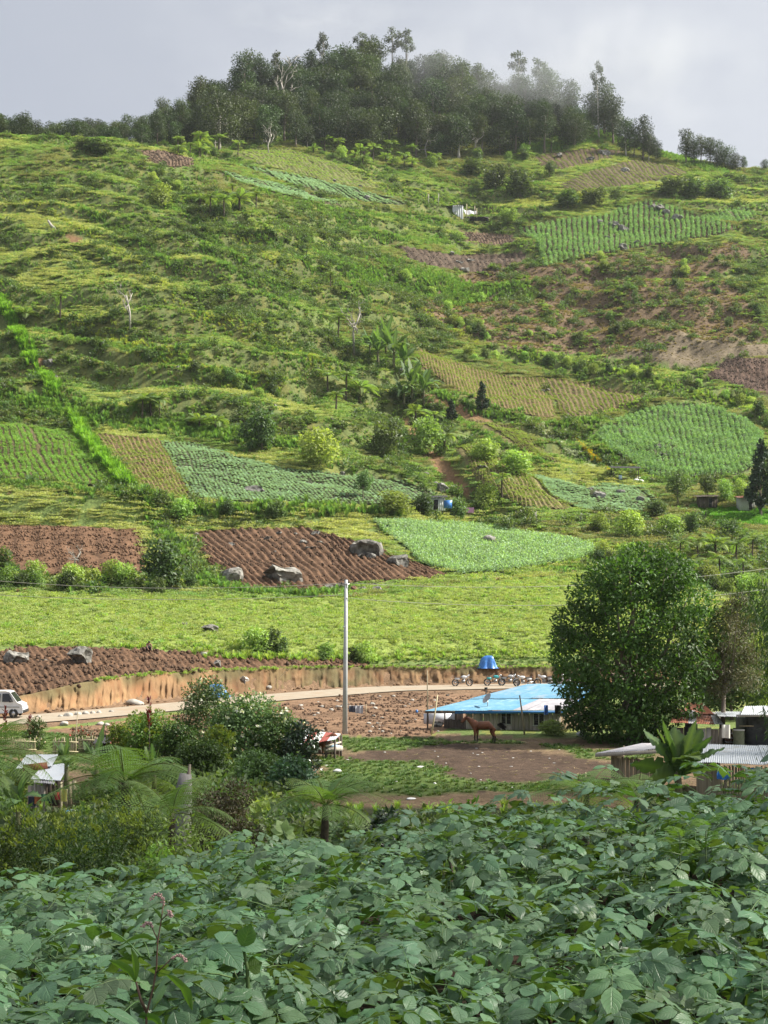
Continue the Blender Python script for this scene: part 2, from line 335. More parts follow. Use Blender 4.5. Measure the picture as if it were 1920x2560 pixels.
def _prep():
    ug = _PG*F + U0; ks = []
    def sm(a):
        k = np.exp(-0.5*(np.arange(-18, 19)/8.0)**2); k /= k.sum()
        return np.convolve(np.pad(a, 18, mode='edge'), k, 'valid')
    ks.append((np.full(520, 9.6), near_z(_PG*9.6, 9.6)))
    for cv in CURVES:
        Y = np.interp(ug, UC, [c[1] for c in cv])
        z = np.interp(ug, UC, [c[2] if (len(c) > 2 and c[2] is not None) else (V0-c[0])/F*c[1] for c in cv])
        ks.append((sm(Y), sm(z)))
    yl, zl = ks[-1]
    ks.append((yl+90, zl-35)); ks.append((yl+500, zl*0-10)); ks.append((yl*0+2700, zl*0-40))
    Yk = np.array([k[0] for k in ks]); Zk = np.array([k[1] for k in ks])
    Yk = np.maximum.accumulate(Yk + np.arange(len(ks))[:, None]*1e-3, axis=0)
    T = np.empty((520, 1500)); ye = np.exp(_LY)
    for i in range(520): T[i] = np.interp(ye, Yk[:, i], Zk[:, i])
    return T
_T = _prep()
def _blur(a, n):
    for _ in range(n):
        a[1:-1] = (a[:-2]+2*a[1:-1]+a[2:])/4; a[:, 1:-1] = (a[:, :-2]+2*a[:, 1:-1]+a[:, 2:])/4
    return a
def along0(P, n):
    P = np.asarray(P, float); k = np.concatenate([[0], np.cumsum(np.linalg.norm(np.diff(P, axis=0), axis=1))]); t = np.linspace(0, k[-1], n); return np.stack([np.interp(t, k, P[:, 0]), np.interp(t, k, P[:, 1])], 1)
def _terrace():
    """old terraces on the wild slopes: steep grassy risers between gentler treads; the crop fields stay even"""
    Ye = np.exp(_LY)[None, :]; Xg = _PG[:, None]*Ye; u = np.broadcast_to((_PG*F+U0)[:, None], _T.shape); v = V0 - F*_T/Ye
    sel = ((Ye > 205) & (Ye < 640)) & np.ones_like(_T, bool); mk = np.zeros_like(_T); ins = np.zeros(sel.sum(), bool); us, vs = u[sel], v[sel]
    for P in CROP_ALL: ins |= inpoly(us, vs, P)
    mk[sel] = (~ins).astype(float); mk = _blur(mk, 6)
    step = 8.0; ph = _T/step + (fbm(Xg*.022, Ye*.022+0*Xg, 3, 201)-.5)*2.6 + (fbm(Xg*.09, Ye*.09+0*Xg, 2, 203)-.5)*.5
    f = ph - np.floor(ph); ris = sstep(.58, .88, f); amp = mk*np.clip(.35 + 1.1*(fbm(Xg*.03, Ye*.03+0*Xg, 2, 207)-.35), .25, .85)*sstep(225, 245, Ye)*(1-sstep(500, 530, Ye))
    dz = (ris - f)*step*.80*amp
    # the gullies that run down between the spurs
    gul = np.zeros_like(_T); um, vm, ym = us, vs, np.broadcast_to(Ye, _T.shape)[sel]; gm = np.zeros(len(um))
    for G_, wd, dep in (([(420,470),(560,560),(760,690),(880,830),(985,960),(1040,1070),(1130,1180),(1190,1260)], 7., 3.2), ([(640,470),(830,600),(1000,700),(1060,800)], 6., 2.0), ([(300,560),(480,690),(640,790),(760,900)], 5., 1.6), ([(0,640),(160,760),(300,880)], 4., 1.2), ([(1180,480),(1220,600),(1130,760),(1060,850)], 6., 2.2), ([(1900,640),(1800,760),(1730,880)], 5., 1.6), ([(1500,640),(1450,760),(1420,880)], 5., 1.5)):
        d = np.full(len(um), 1e9); q = along0(G_, 60)
        for a, b in q: d = np.minimum(d, (um-a)**2 + (vm-b)**2)
        d = np.sqrt(d)*ym/F; gm = np.maximum(gm, dep*np.exp(-(d/wd)**2))
    gul[sel] = gm; dz = dz - gul*mk
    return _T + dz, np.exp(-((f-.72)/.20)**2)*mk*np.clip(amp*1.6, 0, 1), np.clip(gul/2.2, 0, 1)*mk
_T, _RIS, _GUL = (lambda a: a)(_terrace()) if True else None
def _look(T, x, y):
    yy = np.maximum(y, 9.6); fp = np.clip((x/yy-_PG[0])/(_PG[1]-_PG[0]), 0, 518.999); fy = np.clip((np.log(yy)-_LY[0])/(_LY[1]-_LY[0]), 0, 1498.999); return T[fp.astype(int), fy.astype(int)]
def H(x, y):
    """ground height at a world point"""
    x = np.asarray(x, float); y = np.asarray(y, float); x, y = np.broadcast_arrays(x, y)
    yy = np.maximum(y, 9.6)
    fp = np.clip((x/yy-_PG[0])/(_PG[1]-_PG[0]), 0, 518.999); fy = np.clip((np.log(yy)-_LY[0])/(_LY[1]-_LY[0]), 0, 1498.999)
    i = fp.astype(int); j = fy.astype(int); a = fp-i; b = fy-j
    z = (_T[i, j]*(1-a)+_T[i+1, j]*a)*(1-b) + (_T[i, j+1]*(1-a)+_T[i+1, j+1]*a)*b
    wild = sstep(205, 240, y)
    z = z + wild*((fbm(x*.10, y*.10, 4, 3)-.5)*2.6 + (fbm(x*.5, y*.5, 2, 9)-.5)*.5)
    z = z + sstep(140, 150, y)*(1-wild)*((fbm(x*.18, y*.18, 3, 5)-.5)*.8)
    z = z + sstep(12, 30, y)*sstep(100, 85, y)*((fbm(x*.35, y*.35, 3, 21)-.5)*.35)
    zn = near_z(x, y) + (fbm(x*2, y*2, 2, 4)-.5)*.06
    return np.where(y < 9.6, zn, z)
def Hs(x, y): return float(H(np.array([x]), np.array([y]))[0])
_YR = np.exp(np.linspace(math.log(9.6), math.log(640), 2600))
def ground(u, v, ymin=9.6):
    """the first ground point behind a pixel of the photograph"""
    p = (u-U0)/F; q = (V0-v)/F; ys = _YR[_YR >= ymin]
    d = q*ys - H(p*ys, ys); k = np.nonzero(d <= 0)[0]
    if len(k) == 0: Y = ys[np.argmin(d)]
    elif k[0] == 0: Y = ys[0]
    else:
        a, b = d[k[0]-1], d[k[0]]; Y = ys[k[0]-1] + (ys[k[0]]-ys[k[0]-1])*a/(a-b)
    return Vector((p*Y, Y, Hs(p*Y, Y)))
def grounds(uv):
    return np.array([tuple(ground(u, v)) for u, v in uv])
def topix(x, y, z):
    y = np.maximum(y, 0.1)
    return U0 + F*x/y, V0 - F*z/y
def plen(P): return np.concatenate([[0], np.cumsum(np.linalg.norm(np.diff(np.asarray(P, float), axis=0), axis=1))])
def along(P, t):
    """points at fractions t of a polyline"""
    P = np.asarray(P, float); s = plen(P); s /= s[-1]
    return np.stack([np.interp(t, s, P[:, k]) for k in range(P.shape[1])], -1)

LIGHT_FIELD = [(-200,1487),(0,1482),(480,1492),(700,1500),(960,1490),(1130,1462),(1500,1440),(1700,1440),(1700,1600),(1440,1640),(1200,1645),(960,1652),(720,1640),(480,1628),(240,1616),(0,1616),(-200,1625)]
DRY_SLOPE = [(1100,700),(1330,650),(1500,640),(1850,600),(1880,640),(1790,690),(1900,760),(1920,850),(1700,880),(1560,890),(1300,880),(1130,830),(1040,760)]
STRAW = [(1500,890),(1700,830),(1880,845),(1930,860),(1930,895),(1815,895),(1730,925),(1600,900)]
BRIGHT = [(1718,1263),(1960,1275),(1960,1318),(1770,1305)]
SLIDES = [[(1000,1050),(1020,1048),(1060,1090),(1100,1130),(1150,1190),(1190,1235),(1165,1240),(1110,1200),(1060,1140)], [(1056,975),(1080,980),(1150,1010),(1240,1060),(1330,1125),(1300,1120),(1200,1065),(1060,995)],
          [(60,850),(75,845),(150,970),(140,985)], [(168,585),(205,590),(205,612),(172,610)]]
YARD = [(-100,2080),(-100,1830),(700,1830),(840,1842),(1000,1835),(1160,1838),(1500,1850),(1980,1820),(1980,2080)]
YARD_MUD = [(850,1900),(960,1860),(1060,1845),(1200,1862),(1420,1890),(1560,1915),(1520,1960),(1300,1975),(1000,1980),(800,1985)]
RUBBLE = [(100,1830),(340,1800),(640,1762),(900,1735),(1300,1724),(1400,1730),(1180,1800),(1060,1842),(860,1838),(640,1840),(300,1850)]
HAZE_TOP = 0
C_GRASS = (.12,.165,.05); C_SOIL = (.12,.070,.042); C_SOIL2 = (.075,.046,.033); C_RED = (.19,.115,.062); C_STRAW = (.155,.125,.085); C_DRY = (.13,.092,.058); C_LIGHT = (.19,.24,.06)
FIELD_COL = dict(bean=(.085,.07,.035), seedling=(.15,.11,.055), cabbage=(.07,.08,.045), ploughed=C_SOIL, potato_mid=(.07,.10,.05), potato_right=(.06,.065,.035), seedling_slope=(.14,.105,.05), seedling_right=(.13,.10,.05),
  potato_knoll=(.075,.05,.034), cabbage_upper=(.07,.085,.045), cabbage_strip=(.09,.08,.05), terrace_top=(.095,.072,.042), terrace_low=(.095,.078,.042), olive_field=(.12,.13,.045), dry_plot=(.13,.09,.06), dark_plot=(.085,.062,.045),
  upper_right=(.10,.10,.05), slope_rows=(.15,.13,.055), slope_upper=(.13,.11,.05), cabbage_low=(.09,.10,.05), ploughed_near=C_SOIL, bare_left=(.14,.08,.047), dark_right=(.095,.062,.047), bare_top=(.13,.09,.06))
def ground_color(x, y, z):
    u, v = topix(x, y, z)
    u = u + (fbm(x*.7, y*.7, 3, 31)-.5)*14; v = v + (fbm(x*.7+40, y*.7, 3, 33)-.5)*10
    n = fbm(x*.15, y*.15, 4, 51)[:, None]; n2 = fbm(x*.9, y*.9, 3, 57)[:, None]
    c = np.array(C_GRASS)*(0.65+0.7*n) + (n2 > .60)*np.array([.05,.02,0.])
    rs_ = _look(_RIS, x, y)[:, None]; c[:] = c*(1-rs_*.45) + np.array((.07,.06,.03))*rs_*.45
    def put(mask, colr, var=.4):
        k = mask[:, None]; c[:] = np.where(k, np.array(colr)*(1-var/2+var*n2), c)
    put(inpoly(u, v, LIGHT_FIELD), C_LIGHT); put(inpoly(u, v, DRY_SLOPE), C_DRY, .8); put(inpoly(u, v, STRAW), C_STRAW, .7); put(inpoly(u, v, BRIGHT), (.13,.26,.03))
    for s in SLIDES: put(inpoly(u, v, s), C_RED, .5)
    for k, P in POLY.items(): put(inpoly(u, v, P), FIELD_COL[k], .35)
    # valley floor
    yn = (y < 101) & (y > 9.6)
    gmix = sstep(.50, .60, fbm(x*.16, y*.16, 4, 71))[:, None]
    yc = np.array((.15,.105,.065))*(.7+.6*n2)*(1-gmix) + np.array((.075,.115,.028))*gmix
    c[:] = np.where((inpoly(u, v, YARD) & yn)[:, None], yc, c)
    put(inpoly(u, v, YARD_MUD) & (gmix[:, 0] < .6) & yn, (.07,.047,.034), .5)
    c[:] = np.where((inpoly(u, v, RUBBLE) & (y < 140))[:, None], np.array((.20,.125,.078))*(.55+.8*n2), c)
    ty = np.interp(u, UC, TOE_Y); put((y > ty-11) & (y < ty+2.2) & (y > 84), (.17,.11,.068), .7)
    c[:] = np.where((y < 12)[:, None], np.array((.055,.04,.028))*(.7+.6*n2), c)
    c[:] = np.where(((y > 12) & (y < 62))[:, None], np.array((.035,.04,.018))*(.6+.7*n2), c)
    return c
m_ground, n_, l_ = newmat('ground_earth_and_grass')
def _gm():
    n, l = n_, l_
    out = n.new('ShaderNodeOutputMaterial'); b = n.new('ShaderNodeBsdfPrincipled'); b.inputs['Roughness'].default_value = .95; b.inputs['Specular IOR Level'].default_value = .15
    at = n.new('ShaderNodeAttribute'); at.attribute_name = 'tint'; t = n.new('ShaderNodeTexCoord')
    no = n.new('ShaderNodeTexNoise'); no.inputs['Scale'].default_value = 2.2; no.inputs['Detail'].default_value = 8; no.inputs['Roughness'].default_value = .7; l.new(t.outputs['Object'], no.inputs['Vector'])
    mr_ = n.new('ShaderNodeMapRange'); mr_.inputs['From Min'].default_value = .3; mr_.inputs['From Max'].default_value = .7; mr_.inputs['To Min'].default_value = .55; mr_.inputs['To Max'].default_value = 1.45; l.new(no.outputs['Fac'], mr_.inputs['Value'])
    mm = n.new('ShaderNodeVectorMath'); mm.operation = 'SCALE'; l.new(at.outputs['Color'], mm.inputs[0]); l.new(mr_.outputs[0], mm.inputs['Scale']); l.new(mm.outputs[0], b.inputs['Base Color'])
    nf = n.new('ShaderNodeTexNoise'); nf.inputs['Scale'].default_value = 11; nf.inputs['Detail'].default_value = 4; l.new(t.outputs['Object'], nf.inputs['Vector'])
    mf = n.new('ShaderNodeMapRange'); mf.inputs['From Min'].default_value = .35; mf.inputs['From Max'].default_value = .65; mf.inputs['To Min'].default_value = .7; mf.inputs['To Max'].default_value = 1.3; l.new(nf.outputs['Fac'], mf.inputs['Value'])
    m2 = n.new('ShaderNodeVectorMath'); m2.operation = 'SCALE'; l.new(mm.outputs[0], m2.inputs[0]); l.new(mf.outputs[0], m2.inputs['Scale']); l.new(m2.outputs[0], b.inputs['Base Color'])
    bp = n.new('ShaderNodeBump'); bp.inputs['Strength'].default_value = 1.0; bp.inputs['Distance'].default_value = .12; l.new(no.outputs['Fac'], bp.inputs['Height']); l.new(bp.outputs[0], b.inputs['Normal'])
    l.new(b.outputs[0], out.inputs['Surface'])
_gm()
def build_terrain():
    pin = np.linspace(-.29, .29, 430); pout = np.array([.32,.36,.42,.5,.65,.9,1.3,2.0,3.2])
    ps = np.concatenate([-pout[::-1], pin, pout])
    ys = np.concatenate([np.exp(np.linspace(math.log(9.6), math.log(95), 150))[:-1], np.linspace(95, 150, 130)[:-1], np.linspace(150, 215, 110)[:-1], np.linspace(215, 620, 400)[:-1], np.exp(np.linspace(math.log(620), math.log(2600), 16))])
    Pm, Ym = np.meshgrid(ps, ys); X = Pm*Ym; Z = H(X, Ym)
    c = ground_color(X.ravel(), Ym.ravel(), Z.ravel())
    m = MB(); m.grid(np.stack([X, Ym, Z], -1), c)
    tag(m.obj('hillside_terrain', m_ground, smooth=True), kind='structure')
    xs = np.linspace(-31, 31, 125); ys = np.linspace(-14, 9.6, 48)
    Xm, Ym = np.meshgrid(xs, ys); Z = H(Xm, Ym)
    m = MB(); m.grid(np.stack([Xm, Ym, Z], -1), np.array((.06,.042,.03)))
    tag(m.obj('potato_field_ground', m_ground, smooth=True), kind='structure')
build_terrain()

# ---- furrowed fields: real ridges lying on the terrain
m_soil = {}
def build_field(key, f):
    n = f['n']; A = f['A']; B = f['B']
    bare = f['crop'] is None
    NR = n*6+1; tt = np.linspace(0, 1, NR); a = along(A, tt); b = along(B, tt)
    # rough length of rows sets sampling
    GA = grounds(a[::6]); GB = grounds(b[::6])
    GA = along(GA, tt) if False else np.stack([np.interp(tt, tt[::6], GA[:, k]) for k in range(3)], -1)
    GB = np.stack([np.interp(tt, tt[::6], GB[:, k]) for k in range(3)], -1)
    Lr = np.linalg.norm(GB-GA, axis=1).max(); NC = int(np.clip(Lr/0.7, 6, 60))
    ss = np.linspace(0, 1, NC)
    P = GA[:, None, :2]*(1-ss[None, :, None]) + GB[:, None, :2]*ss[None, :, None]
    wid = np.linalg.norm(np.diff(P, axis=0), axis=2).mean()*6       # row spacing in metres
    f['spacing'] = wid
    nx = P[..., 0] + (fbm(P[..., 0]*.25, P[..., 1]*.25, 3, 81)-.5)*wid*.5
    ny = P[..., 1] + (fbm(P[..., 0]*.25+60, P[..., 1]*.25, 3, 83)-.5)*wid*.5
    amp = min(.26, .2*wid) if key not in ('bare_left', 'dark_right', 'ploughed_near') else .08
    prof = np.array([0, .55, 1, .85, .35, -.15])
    h = prof[np.arange(NR) % 6][:, None]*amp*(.75+.5*vnoise(nx*1.1, ny*1.1, 7)) + (vnoise(nx*3.1, ny*3.1, 13)-.5)*(.34 if key in ('bare_left', 'dark_right', 'ploughed_near') else .24)
    Z = H(nx, ny) + .06 + h
    c = ground_color(nx.ravel(), ny.ravel(), Z.ravel())
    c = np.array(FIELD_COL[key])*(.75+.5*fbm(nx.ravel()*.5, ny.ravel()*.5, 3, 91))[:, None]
    c *= np.array([.8, 1.0, 1.1, 1.05, .9, .55])[np.arange(NR) % 6].repeat(NC)[:, None]      # ridge crests lighter, furrow bottoms darker
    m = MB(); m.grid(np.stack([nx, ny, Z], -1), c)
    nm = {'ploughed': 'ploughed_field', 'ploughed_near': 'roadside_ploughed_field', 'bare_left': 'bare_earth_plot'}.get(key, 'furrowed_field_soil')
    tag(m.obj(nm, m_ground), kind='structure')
    f['GA'] = GA[::6]; f['GB'] = GB[::6]
for k_, f_ in FIELDS.items(): build_field(k_, f_)
# ================================================================ plant shapes
M_GRASS = leafmat('tall_grass', (.26,.36,.10), .45, .6, hue=.02, val=.25)
M_GRASS2 = leafmat('lush_grass', (.15,.255,.08), .45, .6, hue=.02, val=.2)
M_YGRASS = leafmat('yellow_green_grass', (.32,.36,.10), .45, .6, hue=.02, val=.2)
M_DRY = leafmat('dry_grass', (.27,.215,.13), .3, .7, hue=.015, val=.25)
M_HERB = leafmat('hillside_herb', (.25,.34,.10), .4, .55, hue=.03, val=.3)
M_BUSH = leafmat('dark_bush', (.10,.15,.055), .35, .5, hue=.03, val=.3)
M_FERN = leafmat('fern_frond', (.165,.24,.075), .45, .5, hue=.02, val=.25)
M_FERN_NEAR = leafmat('near_fern_frond', (.15,.24,.07), .4, .5, hue=.015, val=.15)
M_CABB = leafmat('cabbage_leaf', (.38,.50,.44), .25, .5, hue=.012, val=.2)
M_POT = leafmat('potato_row_leaf', (.22,.355,.175), .35, .55, hue=.015, val=.2)
M_POTM = leafmat('mid_potato_leaf', (.29,.41,.25), .35, .55, hue=.015, val=.2)
M_BEAN = leafmat('bean_leaf', (.20,.34,.075), .35, .55, hue=.015, val=.2)
M_SPROUT = leafmat('sprout_leaf', (.22,.29,.06), .4, .6, hue=.02, val=.25)
M_FOREST = leafmat('forest_leaf', (.045,.068,.03), .25, .55, hue=.03, val=.35)
M_TREE = leafmat('glossy_tree_leaf', (.06,.115,.025), .35, .5, hue=.02, val=.1, spec=.3)
M_BARK = mat('bark', (.10,.08,.06), (.19,.16,.13), 9, .9, bump=.6, stretch=(1, 1, .2), rnd=.3)
M_PALEBARK = mat('pale_bark', (.28,.26,.22), (.45,.42,.37), 6, .85, bump=.4, stretch=(1, 1, .25), rnd=.2)
M_FTRUNK = mat('tree_fern_trunk', (.035,.027,.02), (.09,.07,.05), 14, .95, bump=.8, stretch=(1, 1, .5))
M_POTATO = leafmat('potato_leaf', (.105,.20,.10), .22, .42, under=(.13,.22,.055), veins=True, hue=.02, val=.22, spec=.5)
M_STEM = mat('green_stem', (.055,.10,.03), (.09,.14,.04), 10, .6)

def unit(v): return v/(np.linalg.norm(v, axis=-1, keepdims=True)+1e-9)
def rand_dir(n, r=rng):
    v = r.normal(size=(n, 3)); return unit(v)
def kites(m, P, D, Nn, Ln, Wd, tint, fold=.18, mid=.42, curl=0.0):
    """leaf blades: folded kites with base P, direction D and upper side Nn"""
    D = unit(D); S = unit(np.cross(D, Nn)); Up = np.cross(S, D); n = len(P)
    Ln = np.broadcast_to(np.asarray(Ln, float), (n,))[:, None]; Wd = np.broadcast_to(np.asarray(Wd, float), (n,))[:, None]
    V = np.stack([P, P + D*Ln*mid + S*Wd/2 + Up*Wd*fold, P + D*Ln - Up*Ln*curl, P + D*Ln*mid - S*Wd/2 + Up*Wd*fold], 1).reshape(-1, 3)
    i = np.arange(n)*4
    # two triangles sharing the midrib
    Fc = np.concatenate([np.stack([i, i+1, i+2], 1), np.stack([i, i+2, i+3], 1)])
    t = np.asarray(tint, float)
    if t.ndim == 1 and len(t) == n: t = np.repeat(t[:, None], 3, 1)
    if t.ndim == 2 and len(t) == n: t = np.repeat(t, 4, 0)
    return m.add(V, Fc, t)
def blades(m, n, h, spread, w, droop, tint0=(.7, 1.3), r=rng, base=.12, rows=3):
    """arching grass blades"""
    az = r.uniform(0, 6.28, n); out = r.uniform(.15, 1, n)*spread; hh = h*r.uniform(.55, 1.1, n)
    d = np.stack([np.cos(az), np.sin(az), np.zeros(n)], 1); b0 = d*r.uniform(0, base, n)[:, None]
    s = np.stack([-np.sin(az), np.cos(az), np.zeros(n)], 1)
    Vs = []
    for k, t in enumerate(np.linspace(0, 1, rows+1)):
        c = b0 + d*(out*t**1.6)[:, None] + np.array([0, 0, 1])*(hh*(t - droop*t*t*t))[:, None]
        ww = w*(1-t**1.5)*.5 + .001
        Vs.append(c - s*ww); Vs.append(c + s*ww)
    V = np.stack(Vs, 1); q = V.shape[1]; i = np.arange(n)*q; Fs = []
    for k in range(rows): Fs.append(np.stack([i+2*k, i+2*k+1, i+2*k+3, i+2*k+2], 1))
    t = r.uniform(*tint0, n)
    m.add(V.reshape(-1, 3), np.concatenate(Fs), np.repeat(np.repeat(t[:, None], 3, 1), q, 0))
    return m
def frond_geo(m, Lf, npin, pw, droop, lift, tint=1.0, sub=0, r=rng, rachis=True, rr=.012):
    """one arching fern frond along +X"""
    def cen(t):
        return np.stack([Lf*(t*np.cos(lift) ) , 0*t, Lf*(np.sin(lift)*t - droop*t**2.2)], -1)
    t = np.linspace(.14, .985, npin); C = cen(t); T = unit(cen(t+.01)-cen(t-.01))
    up = unit(np.cross(T, np.array([0, 1., 0])))*-1
    up = np.where(up[:, 2:3] < 0, -up, up)
    prof = np.sin(np.clip(t, 0, 1)**.75*math.pi)**.7*pw + .02*Lf
    for sgn in (-1, 1):
        side = np.tile(np.array([0, sgn, 0.]), (npin, 1))
        D = unit(side*1.0 + T*.38 - up*(.14 + r.uniform(-.05, .1, npin))[:, None])
        if not sub:
            kites(m, C, D, up, prof, np.full(npin, Lf*.85/npin*1.05), tint*r.uniform(.8, 1.2, npin), fold=-.12, mid=.35, curl=.15)
        else:
            for a in range(npin):
                L1 = prof[a]; ns = sub; ts = np.linspace(.08, .96, ns)
                Pp = C[a] + D[a]*L1*ts[:, None] - up[a]*(L1*.22*ts**2)[:, None]
                ln = (Lf*.9/npin)*.44*(1-ts**2.2*.7)
                sd = unit(np.cross(up[a], D[a]))
                for s2 in (-1, 1):
                    Dd = unit(sd*s2 + D[a]*.45)
                    kites(m, Pp, np.tile(Dd, (ns, 1)), np.tile(up[a], (ns, 1)), ln, np.full(ns, L1/ns*1.15), tint*r.uniform(.85, 1.15, ns), fold=-.05)
    if rachis:
        tt = np.linspace(0, 1, 8); m.tube(cen(tt), rr*(1-tt*.85)*Lf, 4, np.array([.75,.6,.35])*tint, cap=False)
    return m

# ---------------------------------------------------------------- scattered cover (nobody could count it): one geometry-node object for each kind
def scatter_obj(name, proto_mesh, P, rz, sc, tilt=None):
    po = bpy.data.objects.new(name + '_shape', proto_mesh)
    me = bpy.data.meshes.new(name); n = len(P)
    me.vertices.add(n); me.vertices.foreach_set('co', np.asarray(P, np.float32).ravel())
    rot = np.zeros((n, 3), np.float32); rot[:, 2] = rz
    if tilt is not None: rot[:, :2] = tilt
    a = me.attributes.new('rot', 'FLOAT_VECTOR', 'POINT'); a.data.foreach_set('vector', rot.ravel())
    s3 = np.asarray(sc, np.float32); s3 = np.repeat(s3[:, None], 3, 1) if s3.ndim == 1 else s3
    a = me.attributes.new('scl', 'FLOAT_VECTOR', 'POINT'); a.data.foreach_set('vector', s3.astype(np.float32).ravel())
    o = link(name, me); tag(o, kind='stuff')
    g = bpy.data.node_groups.new(name + '_nodes', 'GeometryNodeTree')
    g.interface.new_socket('Geometry', in_out='INPUT', socket_type='NodeSocketGeometry'); g.interface.new_socket('Geometry', in_out='OUTPUT', socket_type='NodeSocketGeometry')
    gi = g.nodes.new('NodeGroupInput'); go = g.nodes.new('NodeGroupOutput'); ip = g.nodes.new('GeometryNodeInstanceOnPoints')
    ob = g.nodes.new('GeometryNodeObjectInfo'); ob.inputs['Object'].default_value = po; ob.inputs['As Instance'].default_value = True
    ra = g.nodes.new('GeometryNodeInputNamedAttribute'); ra.data_type = 'FLOAT_VECTOR'; ra.inputs['Name'].default_value = 'rot'
    sa = g.nodes.new('GeometryNodeInputNamedAttribute'); sa.data_type = 'FLOAT_VECTOR'; sa.inputs['Name'].default_value = 'scl'
    g.links.new(gi.outputs[0], ip.inputs['Points']); g.links.new(ob.outputs['Geometry'], ip.inputs['Instance'])
    g.links.new(ra.outputs[0], ip.inputs['Rotation']); g.links.new(sa.outputs[0], ip.inputs['Scale']); g.links.new(ip.outputs[0], go.inputs[0])
    md = o.modifiers.new('scatter', 'NODES'); md.node_group = g
    return o
def cover(name, protos, P, smin, smax, label, cat, zs=None, r=rng):
    """spread prototype meshes over points, a few shapes mixed"""
    n = len(P)
    if n == 0: return
    k = r.integers(0, len(protos), n)
    for i, pm in enumerate(protos):
        w = k == i
        if not w.any(): continue
        c = int(w.sum()); s = r.uniform(smin, smax, c)
        if zs is not None: s = s*zs[w]
        o = scatter_obj(name, pm, P[w], r.uniform(0, 6.28, c), s, r.uniform(-.12, .12, (c, 2)))
        tag(o, label, cat)
def shape_tuft(seed, h, n, spread, w, droop, matl):
    r = np.random.default_rng(seed); m = MB(); blades(m, n, h, spread, w, droop, r=r); return m.mesh('tuft_shape', matl)
def shape_clump(seed, rad, hgt, n, leaf, matl, up=.5):
    """low leafy clump"""
    r = np.random.default_rng(seed); m = MB()
    d = rand_dir(n, r); d[:, 2] = np.abs(d[:, 2]); P = d*np.array([rad, rad, hgt])*r.uniform(.35, 1, n)[:, None]
    D = unit(d*np.array([1, 1, .3]) + r.normal(size=(n, 3))*.5 + np.array([0, 0, .1])); Nn = unit(np.array([0, 0, up]) + d*.7 + r.normal(size=(n, 3))*.35)
    kites(m, P, D, Nn, leaf*r.uniform(.7, 1.3, n), leaf*.62*r.uniform(.7, 1.2, n), r.uniform(.65, 1.3, n)); return m.mesh('clump_shape', matl)
def shape_fern(seed, Lf, n, matl, npin=9):
    r = np.random.default_rng(seed); m = MB()
    for i in range(n):
        mm = MB(); frond_geo(mm, Lf*r.uniform(.7, 1.1), npin, Lf*.22, r.uniform(.35, .6), r.uniform(.45, 1.0), r.uniform(.8, 1.2), r=r, rachis=False)
        V = np.concatenate(mm.v); a = r.uniform(0, 6.28); ca, sa = math.cos(a), math.sin(a)
        V = V @ np.array([[ca, sa, 0], [-sa, ca, 0], [0, 0, 1]]); m.add(V, np.concatenate(mm.f), np.concatenate(mm.c))
    return m.mesh('fern_shape', matl)
def shape_cabbage(seed, matl):
    r = np.random.default_rng(seed); m = MB()
    for ring, (n, L_, el, z) in enumerate([(7, .30, .35, 0.02), (6, .24, .8, .05), (4, .15, 1.25, .08)]):
        az = np.arange(n)*6.283/n + ring*.5 + r.uniform(-.2, .2, n); d = np.stack([np.cos(az)*math.cos(el), np.sin(az)*math.cos(el), np.full(n, math.sin(el))], 1)
        up = np.stack([-np.cos(az)*math.sin(el), -np.sin(az)*math.sin(el), np.full(n, math.cos(el))], 1)
        kites(m, np.tile([0, 0, z], (n, 1)), d, up, L_*r.uniform(.85, 1.1, n), L_*.95, r.uniform(.8, 1.2, n), fold=.15, mid=.6, curl=.12)
    return m.mesh('cabbage_shape', matl)
T_GRASS = [shape_tuft(s, 1.0, 34, .55, .075, .45, M_GRASS) for s in (1, 2, 3)]
T_LUSH = [shape_tuft(s, 1.5, 40, .6, .08, .45, M_GRASS2) for s in (4, 5, 6)]
T_YG = [shape_tuft(s, 1.1, 34, .6, .07, .5, M_YGRASS) for s in (7, 8)]
T_DRY = [shape_tuft(s, .8, 34, .7, .07, .6, M_DRY) for s in (9, 10)]
T_HERB = [shape_clump(s, .55, .4, 90, .19, M_HERB, .9) for s in (11, 12, 13)]
def shape_carpet(seed, rad, n, leaf, matl, hg=.32):
    """a patch of small leafy weeds"""
    r = np.random.default_rng(seed); m = MB(); a = r.uniform(0, 6.28, n); k = np.sqrt(r.uniform(size=n))*rad; P = np.stack([np.cos(a)*k, np.sin(a)*k, 0*a], 1); hh = fbm(P[:, 0]*1.6+seed*7, P[:, 1]*1.6, 2, seed); P[:, 2] = hg*(hh**1.5)*r.uniform(.2, 1.3, n)
    D = r.normal(size=(n, 3)); D[:, 2] = np.abs(D[:, 2])*.5+.1; Nn = unit(np.array([0, 0, 1.]) + r.normal(size=(n, 3))*.5); kites(m, P, D, Nn, leaf*r.uniform(.6, 1.4, n), leaf*.55*r.uniform(.7, 1.3, n), r.uniform(.7, 1.25, n)*(.75+.5*hh)); return m.mesh('carpet_shape', matl)
M_CARP = [leafmat('slope_carpet_' + nm, c, .4, .6, hue=.02, val=.2) for nm, c in (('yellow', (.35,.37,.16)), ('green', (.265,.335,.13)), ('fresh', (.20,.295,.10)), ('olive', (.235,.235,.115)))]
T_CARP = [[shape_carpet(41+3*i+j, 1.25, 300, .17, M_CARP[i]) for j in (0, 1)] for i in range(4)]
T_BUSH = [shape_clump(s, .9, 1.2, 150, .32, M_BUSH) for s in (14, 15)]
T_FERN = [shape_fern(s, 1.5, 8, M_FERN) for s in (16, 17)]
T_CABB = [shape_cabbage(s, M_CABB) for s in (18, 19)]
